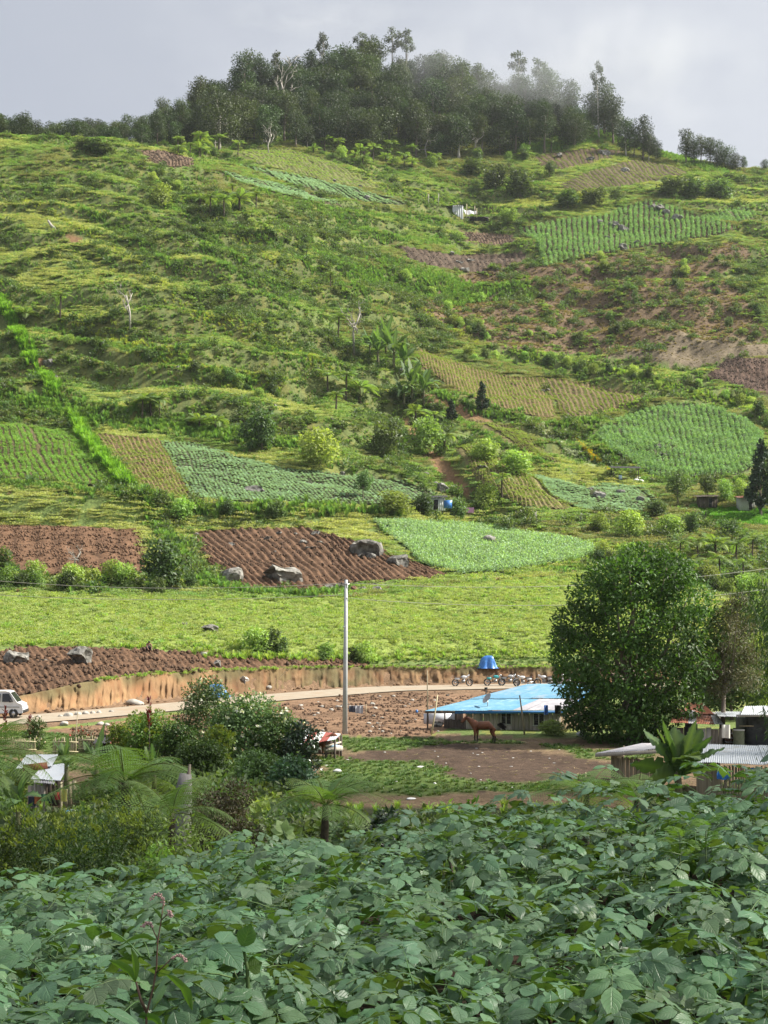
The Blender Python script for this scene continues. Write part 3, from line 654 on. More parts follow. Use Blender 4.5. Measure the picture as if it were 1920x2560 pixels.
T_POT = [shape_clump(s, .38, .5, 46, .24, M_POT) for s in (20, 21)]
T_POTM = [shape_clump(s, .36, .42, 44, .22, M_POTM) for s in (25, 26)]
T_SPR = [shape_clump(s, .2, .22, 16, .16, M_SPROUT) for s in (22, 23)]

def sample_xy(y0, y1, dens, pm=.285):
    area = pm*(y1*y1-y0*y0); n = int(area*dens)
    y = np.sqrt(rng.uniform(y0*y0, y1*y1, n)); x = rng.uniform(-pm, pm, n)*y
    return x, y
def in_any(u, v, polys):
    r = np.zeros(len(u), bool)
    for p in polys: r |= inpoly(u, v, p)
    return r
def pts(x, y, dz=0.0): return np.stack([x, y, H(x, y)+dz], 1)
def hill_cover():
    x, y = sample_xy(142, 560, 1.5); z = H(x, y); u, v = topix(x, y, z)
    ju = u + rng.normal(size=len(u))*5; jv = v + rng.normal(size=len(u))*4
    crop = in_any(u, v, CROP_ALL); light = inpoly(u, v, LIGHT_FIELD); dry = inpoly(ju, jv, DRY_SLOPE); straw = inpoly(ju, jv, STRAW); bright = inpoly(u, v, BRIGHT); sl_ = in_any(u, v, SLIDES)
    forest = (y > 505) & (v < 400)
    free = ~crop & ~light & ~bright & ~sl_ & ~straw
    n1 = fbm(x*.05, y*.05, 4, 101); n2 = fbm(x*.12, y*.12, 3, 103); n3 = fbm(x*.3, y*.3, 2, 105); rr = rng.uniform(size=len(x))
    W = free & ~dry
    ris = _look(_RIS, x, y); gul = _look(_GUL, x, y)
    bush = W & ((ris > .5) & (n2 > .48) & (rr < .14) | (gul > .55) & (n2 > .42) & (rr < .3) | (n1 > .62) & (rr < .12) | (rr < .003)) | dry & ((ris > .4) | (n2 > .56)) & (rr < .14)
    fern = W & ~bush & ((n1 > .55) & (n3 > .5) & (rr > .62) | (ris > .35) & (rr > .78)) | dry & ~bush & (n3 > .58) & (rr > .72)
    dryt = (dry & ~bush & ~fern) & (rr > .08) | W & (n3 < .30) & (rr > .8) & ~bush
    lush = W & ~bush & ~fern & ~dryt & ((ris > .35) & (rr < .8) | (n2 < .36) & (rr < .6))
    yg = W & ~bush & ~fern & ~dryt & ~lush & (n1 < .47) & (rr < .5)
    herb = W & ~bush & ~fern & ~dryt & ~lush & ~yg & (rr < .72)
    grass = W & ~bush & ~fern & ~dryt & ~lush & ~yg & ~herb
    P = np.stack([x, y, z], 1)
    cw = W & ~bush & ~dryt & (ris < .55) & (rng.uniform(size=len(x)) < .55); pc = fbm(x*.035+9, y*.035, 4, 141) + rng.normal(size=len(x))*.035 + (.06*sstep(-60, -10, -x-20) if False else .05*(u < 760))
    for ci, (lo, hi, cn) in enumerate(((.56, 9, 'sunlit yellow green'), (.50, .56, 'mid green'), (.43, .50, 'fresh green'), (-9, .43, 'dull olive'))): cover('slope_weed_carpet', T_CARP[ci], P[cw & (pc > lo) & (pc <= hi)], .8, 1.25, cn + ' weeds and grass carpeting the open hillside', 'weeds')
    cover('hillside_bush', T_BUSH, P[bush], .6, 1.5, 'low dark green bushes dotted over the steep hillside', 'bushes')
    cover('hillside_fern', T_FERN, P[fern], .6, 1.2, 'bright ground ferns covering the open hillside', 'ferns')
    cover('dry_grass', T_DRY, P[dryt], .6, 1.3, 'dry straw coloured grass on the brown terrace slope', 'dry grass')
    cover('lush_grass', T_LUSH, P[lush], .5, 1.05, 'tall lush green grass growing on the hillside', 'grass')
    cover('yellow_grass', T_YG, P[yg], .3, .6, 'yellow green grass tufts on the sunny slope', 'grass')
    cover('hillside_herb', T_HERB, P[herb], .3, .7, 'leafy green weeds carpeting the hillside', 'weeds')
    cover('hillside_grass', T_GRASS, P[grass], .22, .5, 'mid green grass tufts on the hillside', 'grass')
    P2 = P[straw]; cover('straw_litter', T_DRY, P2, .3, .6, 'pale dead straw lying on the cleared plot', 'straw')
hill_cover()
def light_cover():
    x, y = sample_xy(128, 200, 5.0); z = H(x, y); u, v = topix(x, y, z)
    k = inpoly(u, v, LIGHT_FIELD); P = np.stack([x, y, z], 1); rr = rng.uniform(size=len(x)); n = fbm(x*.2, y*.2, 3, 111)
    yl = shape_clump(31, .4, .28, 80, .13, leafmat('pale_carrot_leaf', (.31,.37,.14), .4, .6, hue=.015, val=.15))
    cover('pale_green_crop', [yl], P[k & (rr < .62)], .6, 1.2, 'pale yellow green crop filling the field above the road', 'crop')
    cover('field_grass', T_GRASS, P[k & (rr > .9) & (n > .45)], .4, .7, 'grass growing through the pale green field', 'grass')
    cover('field_weed', T_HERB, P[k & (rr > .62) & (rr < .72)], .5, 1.1, 'broad leaved weeds in the pale green field', 'weeds')
    b = inpoly(u, v, BRIGHT)
    x, y = sample_xy(215, 262, 5.0); z = H(x, y); u, v = topix(x, y, z); b = inpoly(u, v, BRIGHT); P = np.stack([x, y, z], 1)
    bl = shape_clump(32, .35, .35, 50, .17, leafmat('bright_crop_leaf', (.13,.30,.04), .35, .6, hue=.01, val=.1))
    cover('bright_green_crop', [bl], P[b], .6, 1.1, 'vivid green crop beside the pale wooden shed', 'crop')
light_cover()
def crops():
    kinds = dict(cabbage=(T_CABB, .62, .85, 1.35), potato=(T_POT, .45, .8, 1.2), sprout=(T_SPR, .55, .75, 1.4), leafy=([shape_clump(s, .36, .42, 44, .2, M_BEAN) for s in (61, 62)], .42, .8, 1.2), olive=(T_HERB, 1.0, .4, .8))
    names = dict(bean=('bean_row', 'bright green bean rows beside the grass ridge'), seedling=('seedling_row', 'sparse seedlings on brown soil next to the blue green cabbages'), cabbage=('cabbage_row', 'blue green cabbages filling the field above the boulder field'),
      potato_mid=('potato_row', 'pale green potato crop beside the boulder field'), potato_right=('potato_row', 'dense green potato rows on the rounded slope above the sheds'), seedling_slope=('seedling_row', 'fine seedling rows below the dry slope, beside the banana clump'),
      seedling_right=('seedling_row', 'seedling rows below the dry slope, beyond the path'), potato_knoll=('potato_row', 'potato rows running up the rocky knoll'), cabbage_upper=('vegetable_row', 'green vegetable rows on the high strip below the forest'),
      cabbage_strip=('cabbage_row', 'pale cabbages on the narrow strip below the high vegetable rows'), terrace_top=('seedling_row', 'seedling rows on the topmost terrace under the forest edge'), terrace_low=('seedling_row', 'seedling rows on the terrace below the grass ridge'),
      olive_field=('weed_cover', 'olive green weeds on the field under the forest'), upper_right=('vegetable_row', 'bright vegetable rows behind the rocky knoll'), slope_rows=('seedling_row', 'thin crop rows on the slope behind the lone tree fern'),
      slope_upper=('seedling_row', 'thin crop rows on the slope beside the white flower bed'), cabbage_low=('cabbage_row', 'young cabbages among rocks beside the tree fern slope'))
    for key, f in FIELDS.items():
        if f['crop'] is None: continue
        pr, step, s0, s1 = kinds[f['crop']]; GA, GB = f['GA'], f['GB']; out = []
        if key == 'potato_mid': pr = T_POTM
        if key in ('cabbage_upper', 'cabbage_strip'): pr = T_CABB
        wid = f['spacing']; sub = 1
        if f['crop'] == 'cabbage' or key in ('potato_mid',): sub = max(1, int(round(wid/(.72 if f['crop'] == 'cabbage' else .6))))
        for i in range(len(GA)-1 if sub > 1 else len(GA)):
            for j in range(sub):
                w = j/sub; a = GA[i]*(1-w) + (GA[i+1] if sub > 1 else GA[i])*w; b = GB[i]*(1-w) + (GB[i+1] if sub > 1 else GB[i])*w
                Ln = np.linalg.norm((b-a)[:2]); n = max(2, int(Ln/step)); t = (np.arange(n)+rng.uniform(.2, .8))/n
                p = a[:2]*(1-t[:, None]) + b[:2]*t[:, None]
                # same wander as the ridges below
                q = p.copy(); q[:, 0] += (fbm(p[:, 0]*.25, p[:, 1]*.25, 3, 81)-.5)*wid*.5; q[:, 1] += (fbm(p[:, 0]*.25+60, p[:, 1]*.25, 3, 83)-.5)*wid*.5
                out.append(q + rng.normal(size=q.shape)*.06)
        xy = np.concatenate(out); amp = min(.26, .2*wid)
        if f['crop'] == 'olive': xy = xy + rng.normal(size=xy.shape)*.3
        gap = fbm(xy[:, 0]*.18, xy[:, 1]*.18, 3, 121); keep = rng.uniform(size=len(xy)) < np.clip(1.65 - gap*1.15, .4, 1)
        if key in ('seedling', 'slope_rows', 'slope_upper'): keep &= rng.uniform(size=len(xy)) < .75
        xy = xy[keep]; P = pts(xy[:, 0], xy[:, 1], .06+amp*.8)
        if f['crop'] == 'potato' and key != 'potato_mid': s0, s1 = s0*wid*.72, s1*wid*.72
        if key in ('cabbage_upper', 'cabbage_strip'): s0, s1 = 1.4, 2.2
        if key == 'bean': s0, s1 = .75, 1.05
        cover(names[key][0], pr, P, s0, s1, names[key][1], 'crop')
crops()
# ================================================================ trees and shrubs, each one a thing with trunk and crown
def lobes_crown(m, L_, nleaf, leaf, r, flat=.9, tv=.25, wid=.6, inner=.55):
    """leaves spread through rounded clumps; L_ = list of (centre, radius)"""
    tot = sum(rad**2 for c, rad in L_)
    for c, rad in L_:
        n = max(12, int(nleaf*rad**2/tot)); d = rand_dir(n, r)
        k = r.uniform(inner, 1.05, n)*(1 + .25*(fbm(d[:, 0]*3+c[0], d[:, 1]*3+c[2], 2, 5)-.5))
        P = np.array(c) + d*(k*rad)[:, None]*np.array([1, 1, flat])
        D = unit(d*.6 + r.normal(size=(n, 3))*.7 + np.array([0, 0, -.15])); Nn = unit(d*.6 + np.array([0, 0, .8]) + r.normal(size=(n, 3))*.4)
        ct = 1 + r.uniform(-tv, tv)
        kites(m, P, D, Nn, leaf*r.uniform(.7, 1.3, n), leaf*wid*r.uniform(.7, 1.3, n), ct*r.uniform(.7, 1.3, n))
def limbs(m, base_r, h0, L_, r, trunk_top, n=7, lean=(0, 0), tint=1.0):
    zt = trunk_top; ts = np.linspace(0, 1, 6)
    tp = np.stack([lean[0]*ts**1.4 + .05*zt*np.sin(ts*5+r.uniform(0, 6))*ts*.5, lean[1]*ts**1.4, zt*ts], -1)
    m.tube(tp, base_r*(1-.55*ts) + base_r*.5*(1-ts)**6, n, tint)
    for c, rad in L_:
        t0 = r.uniform(.45, .98); a = along(tp, np.array([t0]))[0]; c = np.array(c); b = c*.85 + a*.15
        mid = (a+b)/2 + np.array([0, 0, -.12*np.linalg.norm(b-a)]) + r.normal(size=3)*.05*np.linalg.norm(b-a)
        m.tube([a, mid, b, c + (c-b)*.6], np.array([.42, .28, .15, .05])*base_r*(1-.3*t0), 5, tint)
def tree_proto(name, label, cat, seed, h, w, nl, leaf, nleaf, lm, bm, trunk=.35, br=None, flat=.85, wid=.6, spread_top=.5, inner=.55, lobe_r=(.2, .33), cone=False):
    r = np.random.default_rng(seed); t = thing(name, label, cat); L_ = []
    for i in range(nl):
        f = (i+.5)/nl; z = h*(trunk + (1-trunk)*(.12+.8*f)); prof = (1-f)**.8+.08 if cone else math.sin(min(1, .18+.82*f)*math.pi*.95)**.5
        a = i*2.4 + r.uniform(-.5, .5); rr_ = w/2*prof*r.uniform(.25, .8)
        rad = w*r.uniform(*lobe_r)*(.55 if cone else 1)*(prof*.6+.4)
        L_.append(((math.cos(a)*rr_, math.sin(a)*rr_, z), rad))
    m = MB(); limbs(m, br or h*.022, 0, L_, r, h*(trunk+(1-trunk)*.6), lean=tuple(r.normal(size=2)*h*.03)); m.obj('trunk', bm, t, True)
    m = MB(); lobes_crown(m, L_, nleaf, leaf, r, flat, wid=wid, inner=inner); m.obj('crown', lm, t)
    return t
def bare_tree(name, label, cat, seed, h, bm, twig=4, lean=.1):
    r = np.random.default_rng(seed); t = thing(name, label, cat); m = MB()
    def br(p, d, L_, rad, dep):
        q = p + d*L_*.5 + r.normal(size=3)*L_*.06; e_ = q + unit(d + r.normal(size=3)*.25)*L_*.5
        m.tube([p, q, e_], [rad, rad*.8, rad*.55], 6 if dep == 0 else 4)
        if dep < 3:
            for i in range(twig if dep else 5):
                s_ = r.uniform(.45, 1.0); a = p + (e_-p)*s_
                br(a, unit(d*.7 + r.normal(size=3)*.6 + np.array([0, 0, .25])), L_*r.uniform(.35, .6), rad*.5, dep+1)
    br(np.zeros(3), unit(np.array([lean, 0, 1.])), h*.62, h*.02, 0); m.obj('trunk', bm, t, True)
    return t
def fern_proto(seed, hgt, Lf, nf, sub, name='tree_fern', label='', cat='tree fern', lm=None, npin=18, nvar=3, rr=.012):
    r = np.random.default_rng(seed); t = thing(name, label, cat); m = MB()
    ts = np.linspace(0, 1, 7); lean = r.normal(size=2)*.06*hgt
    m.tube(np.stack([lean[0]*ts, lean[1]*ts, hgt*ts], -1), (.11-.02*ts)*(1+.25*np.sin(ts*23))*max(.7, Lf/2), 8); m.obj('trunk', M_FTRUNK, t, True)
    meshes = []
    for i in range(nvar):
        m = MB(); frond_geo(m, Lf, npin, Lf*(.30 if sub else .27), [.50, .62, .42, .35][i % 4], [.62, .40, .85, .25][i % 4], 1.0, sub, r, rr=rr); meshes.append(m.mesh('frond', lm or M_FERN))
    for i in range(nf):
        o = link('frond', meshes[i % nvar], t); o.location = (lean[0], lean[1], hgt)
        o.rotation_euler = (r.uniform(-.15, .15), r.uniform(-.3, .25), i*6.283/nf + r.uniform(-.15, .15)); s_ = r.uniform(.8, 1.08); o.scale = (s_,)*3
    return t
def size_at(v_px, Y): return v_px*Y/F
def put_px(pool, u, v, hpx, h0, k=None, label=None, group=None, ymin=9.6, wscale=1.0, sink=.1):
    g = ground(u, v, ymin); s = size_at(hpx, g.y)/h0
    return pool.place((g.x, g.y, g.z - sink), scale=(s*wscale, s*wscale, s), k=k, label=label, group=group)

# ---- the hilltop forest
FOREST = [(250,376),(560,378),(720,372),(960,396),(1100,402),(1330,392),(1480,365),(1545,372),(1510,330),(1440,290),(1200,245),(960,180),(720,215),(480,310),(250,365)]
def forest():
    kinds = []
    for i in range(9):
        rr_ = random.Random(i); h = [15, 17, 13, 19, 14, 16, 12, 18, 15][i]; w = [10, 9, 10.5, 9.5, 11, 8.5, 9, 9.5, 9.5][i]
        lm = M_FOREST if i % 3 else leafmat('forest_leaf_light', (.055,.085,.028), .22, .55, hue=.03, val=.3)
        kinds.append(tree_proto('forest_tree', 'broad leaved tree in the dense dark forest on the hilltop', 'tree', 100+i, h, w, 11+i % 4, .58, 3000, lm, M_BARK if i % 4 else M_PALEBARK, trunk=[.14,.22,.08,.28,.12,.18,.06,.3,.14][i], inner=.35, lobe_r=(.22, .36)))
    pool = Pool(kinds); H0 = [15, 17, 13, 19, 14, 16, 12, 18, 15]
    pts_ = []; tries = 0
    while len(pts_) < 270 and tries < 40000:
        tries += 1; Y = math.sqrt(random.uniform(470**2, 612**2)); X = random.uniform(-.19, .17)*Y; z = Hs(X, Y); u, v = topix(X, Y, z)
        front = inpoly(np.array([u]), np.array([v]), FOREST)[0]
        if not (front or (Y > 560 and 450 < u < 1480 and v < 330)): continue
        if any((X-a)**2 + (Y-b)**2 < 5.0**2 for a, b, _ in pts_): continue
        pts_.append((X, Y, z))
    for X, Y, z in pts_:
        u, v = topix(X, Y, z); k = random.randrange(9); s = random.choice([random.uniform(.55, .85), random.uniform(.8, 1.2), random.uniform(.9, 1.15)])
        if u < 520: s *= .62 + .3*max(0, (u-250)/270)
        pool.place((X, Y, z-.3), scale=(s*random.uniform(.9, 1.2), s*random.uniform(.9, 1.2), s), k=k, label=('pale trunked' if k % 4 == 0 else 'dark trunked') + ' tree ' + ('at the foot' if v > 345 else 'on the upper slope' if v > 255 else 'on the crest') + ' of the hilltop forest, ' + ('towards the grassy ridge' if u < 620 else 'towards the mist' if u > 1180 else 'in its middle'), group='trees of the hilltop forest')
    # smaller woods behind the left ridge and along the right skyline
    for i in range(26):
        u = -20 + i*12.5 + random.uniform(-6, 6); Y = random.uniform(455, 490); X = (u-U0)/F*Y; z = Hs(X, Y)
        k = random.randrange(9); top = 300 + random.uniform(-16, 20) - (8 if u < 60 else 0); s = ((V0-top)/F*Y - z)/H0[k]
        pool.place((X, Y, z-.3), scale=(s*1.25, s*1.25, s), k=k, label='small dark tree in the wood behind the grassy ridge', group='wood behind the grassy ridge')
    for u, top in [(1565,292),(1585,315),(1608,285),(1622,330),(1640,345),(1715,318),(1735,345),(1752,335),(1775,338),(1795,350),(1815,362),(1838,378),(1860,392),(1912,395)]:
        Y = 528; X = (u-U0)/F*Y; z = Hs(X, Y); k = random.randrange(9); s = max(.3, ((V0-top)/F*Y - z)/H0[k])
        pool.place((X, Y, z-.3), scale=(s*.9, s*.9, s), k=k, label='lone tree standing on the ridge skyline beyond the forest', group='ridge skyline trees')
    pool.clean()
    # emergent trees that stand above the canopy
    em = Pool([tree_proto('emergent_tree', 'tall thin crowned tree rising above the forest canopy', 'tree', 140+i, 22, 7, 7, .6, 900, leafmat('pale_canopy_leaf', (.07,.09,.05), .25, .6), M_PALEBARK, trunk=.62, br=.3, inner=.2, lobe_r=(.16, .24)) for i in range(3)])
    for u, top in [(808,78),(905,75),(985,66),(1015,70),(1292,122),(1350,140),(690,125)]:
        Y = 572; X = (u-U0)/F*Y; z = Hs(X, Y); s = ((V0-top)/F*Y - z)/22
        em.place((X, Y, z-.3), scale=(s, s, s), group='emergent trees')
    for u, top in [(1497,150)]:
        Y = 545; X = (u-U0)/F*Y; z = Hs(X, Y); s = ((V0-top)/F*Y - z)/22; em.place((X, Y, z-.3), scale=(s*.7, s*.7, s), label='lone tall slender tree at the misty end of the forest')
    em.clean()
    dead = Pool([bare_tree('dead_tree', 'leafless grey dead tree standing in the hilltop forest', 'dead tree', 160+i, 14, M_PALEBARK, 3) for i in range(2)])
    for u, v, hp in [(672,392,85),(1068,396,70),(1186,398,75),(540,380,70),(712,300,150)]: 
        g = ground(u, v, 480); dead.place((g.x, g.y, g.z-.3), scale=size_at(hp, g.y)/12, group='dead trees in the forest')
    dead.clean()
forest()

# ---- trees, tree ferns, bananas and shrubs of the slopes
def banana_leaf(seed, Lf, w, lift, droop, torn=.0):
    r = np.random.default_rng(seed); n = 26; ts = np.linspace(0, 1, n)
    cx = Lf*ts*math.cos(lift); cz = Lf*(math.sin(lift)*ts - droop*ts**2.4); C = np.stack([cx, 0*ts, cz], -1)
    wd = w*.5*np.clip(np.sin(np.clip((ts-.1)/.9, 0, 1)**.62*math.pi), 0, 1)**.75 + .012
    P = np.zeros((n, 5, 3)); k = np.array([-1, -.5, 0, .5, 1])
    for j in range(5):
        nt_ = np.where(r.uniform(size=n) < .3, r.uniform(.55, .85, n), 1.0) if abs(k[j]) == 1 else 1.0; P[:, j] = C; P[:, j, 1] += wd*k[j]*nt_; P[:, j, 2] += wd*abs(k[j])*(.38-.5*ts) + r.normal(size=n)*.03*w*abs(k[j])
    tint = np.ones((n, 5, 3))*r.uniform(.88, 1.12, (n, 5, 1)); tint[:, 2] = np.array([1.6, 1.5, 1.1])
    m = MB(); m.grid(P, tint.reshape(-1, 3)); m.tube(C[:8:2] - np.array([0, 0, .01]), [.035, .03, .025, .02], 5, np.array([1.3, 1.4, .9])); return m
M_BANANA = leafmat('banana_leaf', (.10,.165,.07), .35, .55, hue=.015, val=.15, spec=.25)
M_BSTEM = mat('banana_stem', (.16,.17,.07), (.10,.085,.05), 5, .7, stretch=(1, 1, .3))
def banana_proto(seed, label, nleaf=9, Lf=2.1, stem=1.0, w=.55, lifts=None):
    r = np.random.default_rng(seed); t = thing('banana_plant', label, 'banana plant'); m = MB()
    m.tube([(0, 0, 0), (.02, 0, stem*.5), (0, .02, stem), (0, 0, stem*1.15)], [.13, .11, .085, .05], 8); m.obj('stem', M_BSTEM, t, True)
    ms = [banana_leaf(seed+i, Lf*r.uniform(.85, 1.1), w, l, d).mesh('leaf', M_BANANA, True) for i, (l, d) in enumerate(lifts or [(1.25, .12), (1.05, .3), (.8, .55), (.55, .7)])]
    for i in range(nleaf):
        o = link('leaf', ms[i % len(ms)], t); o.location = (0, 0, stem*r.uniform(.85, 1.1)); o.rotation_euler = (r.uniform(-.3, .3), r.uniform(-.1, .1), i*2.4 + r.uniform(-.3, .3))
    return t
def slopes():
    shr = Pool([tree_proto('leafy_shrub', 'leafy dark green shrub', 'shrub', 200+i, 3.0, [2.6, 3.2, 2.3, 2.9][i], 9, .30, 1300, [M_BUSH, M_HERB, M_BUSH, M_HERB][i], M_BARK, trunk=.08, br=.05, inner=.5, lobe_r=(.22, .34)) for i in range(4)])
    fer = Pool([fern_proto(220+i, [2.2, 3.0, 1.2][i], 2.0, 11, 0, label='tree fern on the hillside', npin=14, rr=.02) for i in range(3)]); FH = [3.0, 3.8, 2.0]
    con = Pool([tree_proto('conifer', 'small dark conifer', 'conifer', 240, 4.0, 2.2, 14, .28, 1500, leafmat('conifer_needles', (.03,.055,.03), .1, .6, hue=.02, val=.2), M_BARK, trunk=.05, cone=True, br=.07)])
    sml = Pool([tree_proto('small_tree', 'small round crowned tree', 'tree', 245+i, 5.0, 3.6, 9, .32, 1500, M_BUSH, M_BARK, trunk=.3, br=.1) for i in range(2)])
    bar = Pool([bare_tree('bare_tree', 'thin bare tree', 'bare tree', 250+i, 6, M_PALEBARK, 3, .15) for i in range(2)])
    ban = Pool([banana_proto(260+i, 'banana plant', 11, 2.6, 1.6, .6) for i in range(2)])
    S = lambda u, v, h, lab, k=None, w=1.0: put_px(shr, u, v, h, 3.0, k, lab, wscale=w)
    Fr = lambda u, v, h, lab, k=1, g=None: put_px(fer, u, v, h, FH[k], k, lab, g)
    put_px(bar, 325, 822, 140, 5.6, 0, 'thin leafless tree leaning on the weedy slope')
    put_px(bar, 885, 886, 148, 5.6, 1, 'tall bare trunked tree above the upper banana clump')
    put_px(bar, 190, 1432, 70, 5.0, 1, 'grey twiggy bare bush on the red earth plot', wscale=1.5)
    put_px(bar, 1342, 1310, 45, 5.0, 0, 'little bare tree bending over the terrace below the thin crop rows')
    Fr(150, 803, 78, 'slim tree fern standing on the weedy slope'); Fr(65, 815, 55, 'short tree fern above the grass strip on the weedy slope', 2); Fr(845, 852, 75, 'tree fern beside the tall bare trunked tree')
    for i, (u, v, h) in enumerate([(525,538,58),(560,548,64),(600,532,60),(640,522,50),(580,500,44),(500,520,40)]): Fr(u, v, h, 'tree fern in the cluster below the high cabbage strip', i % 3, 'tree ferns below the cabbage strip')
    for i, (u, v, h) in enumerate([(355,1052,72),(400,1058,78),(378,1040,60)]): Fr(u, v, h, 'tree fern in the thicket above the seedling plot', i % 3, 'tree ferns above the seedling plot')
    for i, (u, v, h) in enumerate([(500,1080,50),(540,1085,56)]): Fr(u, v, h, 'tree fern in the grass bank above the cabbage field', 2, 'tree ferns on the bank above the cabbages')
    for i, (u, v, h) in enumerate([(820,990,70),(865,1000,80),(900,1010,70),(840,1030,60)]): Fr(u, v, h, 'tree fern in the shaded thicket beneath the bananas', i % 3, 'tree ferns beneath the bananas')
    for i, (u, v, h) in enumerate([(1040,1080,70),(1085,1100,80),(1110,1130,66),(1065,1120,60)]): Fr(u, v, h, 'tree fern in the gully beside the red earth slide', i % 3, 'tree ferns in the gully')
    Fr(1255, 1258, 84, 'lone tree fern with dark trunk beside the thin crop rows')
    for i, (u, v, h) in enumerate([(1700,1400,60),(1745,1410,75),(1790,1395,66),(1840,1420,80),(1880,1400,70),(1720,1440,60),(1800,1445,70),(1860,1460,70)]): Fr(u, v, h, 'tree fern in the grove behind the big round tree', i % 3, 'tree ferns behind the big tree')
    for u, v, h, lab, k, w in [(405,522,62,'pale flowered shrub on the crest of the weedy slope',1,1.0),(655,1130,104,'tall dark shrub on the grass bank above the cabbages',0,1.0),(417,1478,132,'tall dark shrub at the corner of the boulder field',0,.9),
        (5,1452,85,'dark shrub at the edge of the red earth plot',2,1.0),(455,1302,58,'scrubby shrub on the terrace step at the end of the cabbages',3,1.1),(570,1296,46,'small shrub growing in the terrace hedge above the boulder field',0,1.0),(690,1300,52,'round shrub in the terrace hedge above the boulder field',2,1.2),
        (1070,1140,95,'tall grey green shrub in the gully by the earth slide',1,.9),(1285,1185,58,'broad shrub at the foot of the thin crop slope',1,1.5),(1212,1152,56,'bushy shrub on the thin crop slope near the rock',3,1.4),(1215,1272,62,'twiggy shrub leaning against the lone tree fern',1,1.0),
        (985,1290,62,'rounded shrub in front of the small blue and white hut',1,1.6),(1060,1290,56,'dark shrub in front of the small blue and white hut',0,1.2),(1140,1300,54,'broad leaved shrub at the end of the small blue and white hut',2,1.4),(1573,1342,66,'airy shrub at the edge of the young cabbages',1,1.1),(1500,1330,50,'airy shrub beside the stone terrace wall',3,1.0),
        (1850,1262,66,'leafy shrub in front of the pale wooden shed',3,.6),(1812,1258,60,'leafy shrub against the pale wooden shed wall',1,.8),(1640,1290,40,'vine covered mound below the young cabbages',0,1.8),(1672,1338,50,'dry brown bush on the terrace below the bright crop',1,1.5),
        (1730,1335,56,'dark upright shrub on the terrace below the bright crop',2,.8),(1820,1345,46,'dark shrub low on the terrace below the bright crop',0,1.3),(800,1165,95,'big bush on the slope above the cabbages',3,1.2),(960,1145,90,'bush beside the red earth slide above the cabbages',0,1.1),
        (1270,560,40,'pale shrub behind the high tarpaulin shack',3,1.2),(1240,475,60,'dark thicket shrub below the forest edge',0,1.3),(1300,490,70,'dark thicket shrub beside the dead trees below the forest',2,1.3),(1180,440,44,'dense shrub at the forest foot',0,1.6),(1420,520,46,'dark shrub behind the rocky knoll',2,1.8),(1480,515,44,'dark shrub hugging the rocky knoll',0,1.8),
        (1680,490,50,'big dark shrub on the ridge terrace',0,1.8),(1730,495,56,'dark shrub on the ridge terrace, next to the biggest',2,1.6),(1800,500,52,'shrub at the end of the ridge terrace',0,1.8),(240,385,40,'grey shrub on the crest behind the grassy top',2,1.8),(265,392,36,'low grey shrub below the grassy hilltop',2,2.0),(205,372,30,'small grey shrub on the grassy hilltop',2,1.6)]: S(u, v, h, lab, k, w)
    put_px(con, 1206, 1034, 84, 4.0, 0, 'dark conifer at the edge of the seedling slope'); put_px(con, 1128, 1058, 64, 4.0, 0, 'dark conifer beside the red path')
    put_px(con, 1902, 1290, 200, 4.0, 0, 'tall dark conifer beside the pale wooden shed', wscale=.75); put_px(con, 1935, 1285, 180, 4.0, 0, 'tall dark conifer further behind the pale wooden shed', wscale=.8)
    put_px(sml, 908, 1246, 72, 5.0, 0, 'small dark tree standing alone in the cabbage field', wscale=1.0)
    put_px(sml, 1695, 1262, 88, 5.0, 1, 'small tree growing between the young cabbages and the shed'); put_px(sml, 1770, 1252, 70, 5.0, 0, 'small tree beside the pale wooden shed, on its bank'); put_px(sml, 1540, 512, 46, 5.0, 1, 'dark round tree above the rocky knoll', wscale=1.2)
    put_px(sml, 1375, 448, 46, 5.0, 0, 'small flat topped tree below the topmost terrace')
    for i, (u, v, h) in enumerate([(945,920,95),(985,925,105),(1010,940,85),(925,900,80),(965,890,90)]): put_px(ban, u, v, h, 3.4, i % 2, 'banana plant in the clump on the gully edge', 'upper banana clump')
    for i, (u, v, h) in enumerate([(1030,1005,95),(1060,1015,90),(1010,1020,80)]): put_px(ban, u, v, h, 3.4, i % 2, 'banana plant in the lower clump by the red path', 'lower banana clump')
    # the dry slope is dotted with fern crowns and shrubs; so are the gully and the terrace steps
    cnt = 0; tr_ = 0
    while cnt < 95 and tr_ < 5000:
        tr_ += 1; u = random.uniform(1040, 1910); v = random.uniform(640, 890)
        if not inpoly(np.array([u]), np.array([v]), DRY_SLOPE)[0] or inpoly(np.array([u]), np.array([v]), STRAW)[0]: continue
        g = ground(u, v)
        if fbm(np.array([g.x*.08]), np.array([g.y*.08]), 3, 131)[0] < .47: continue
        cnt += 1
        if random.random() < .72: fer.place((g.x, g.y, g.z-.4), scale=random.uniform(.55, .95), k=2, label='low tree fern among dry grass on the brown slope', group='tree ferns of the dry slope')
        else: shr.place((g.x, g.y, g.z-.2), scale=random.uniform(.5, .95), label='scrubby bush among dry grass on the brown slope', group='bushes of the dry slope')
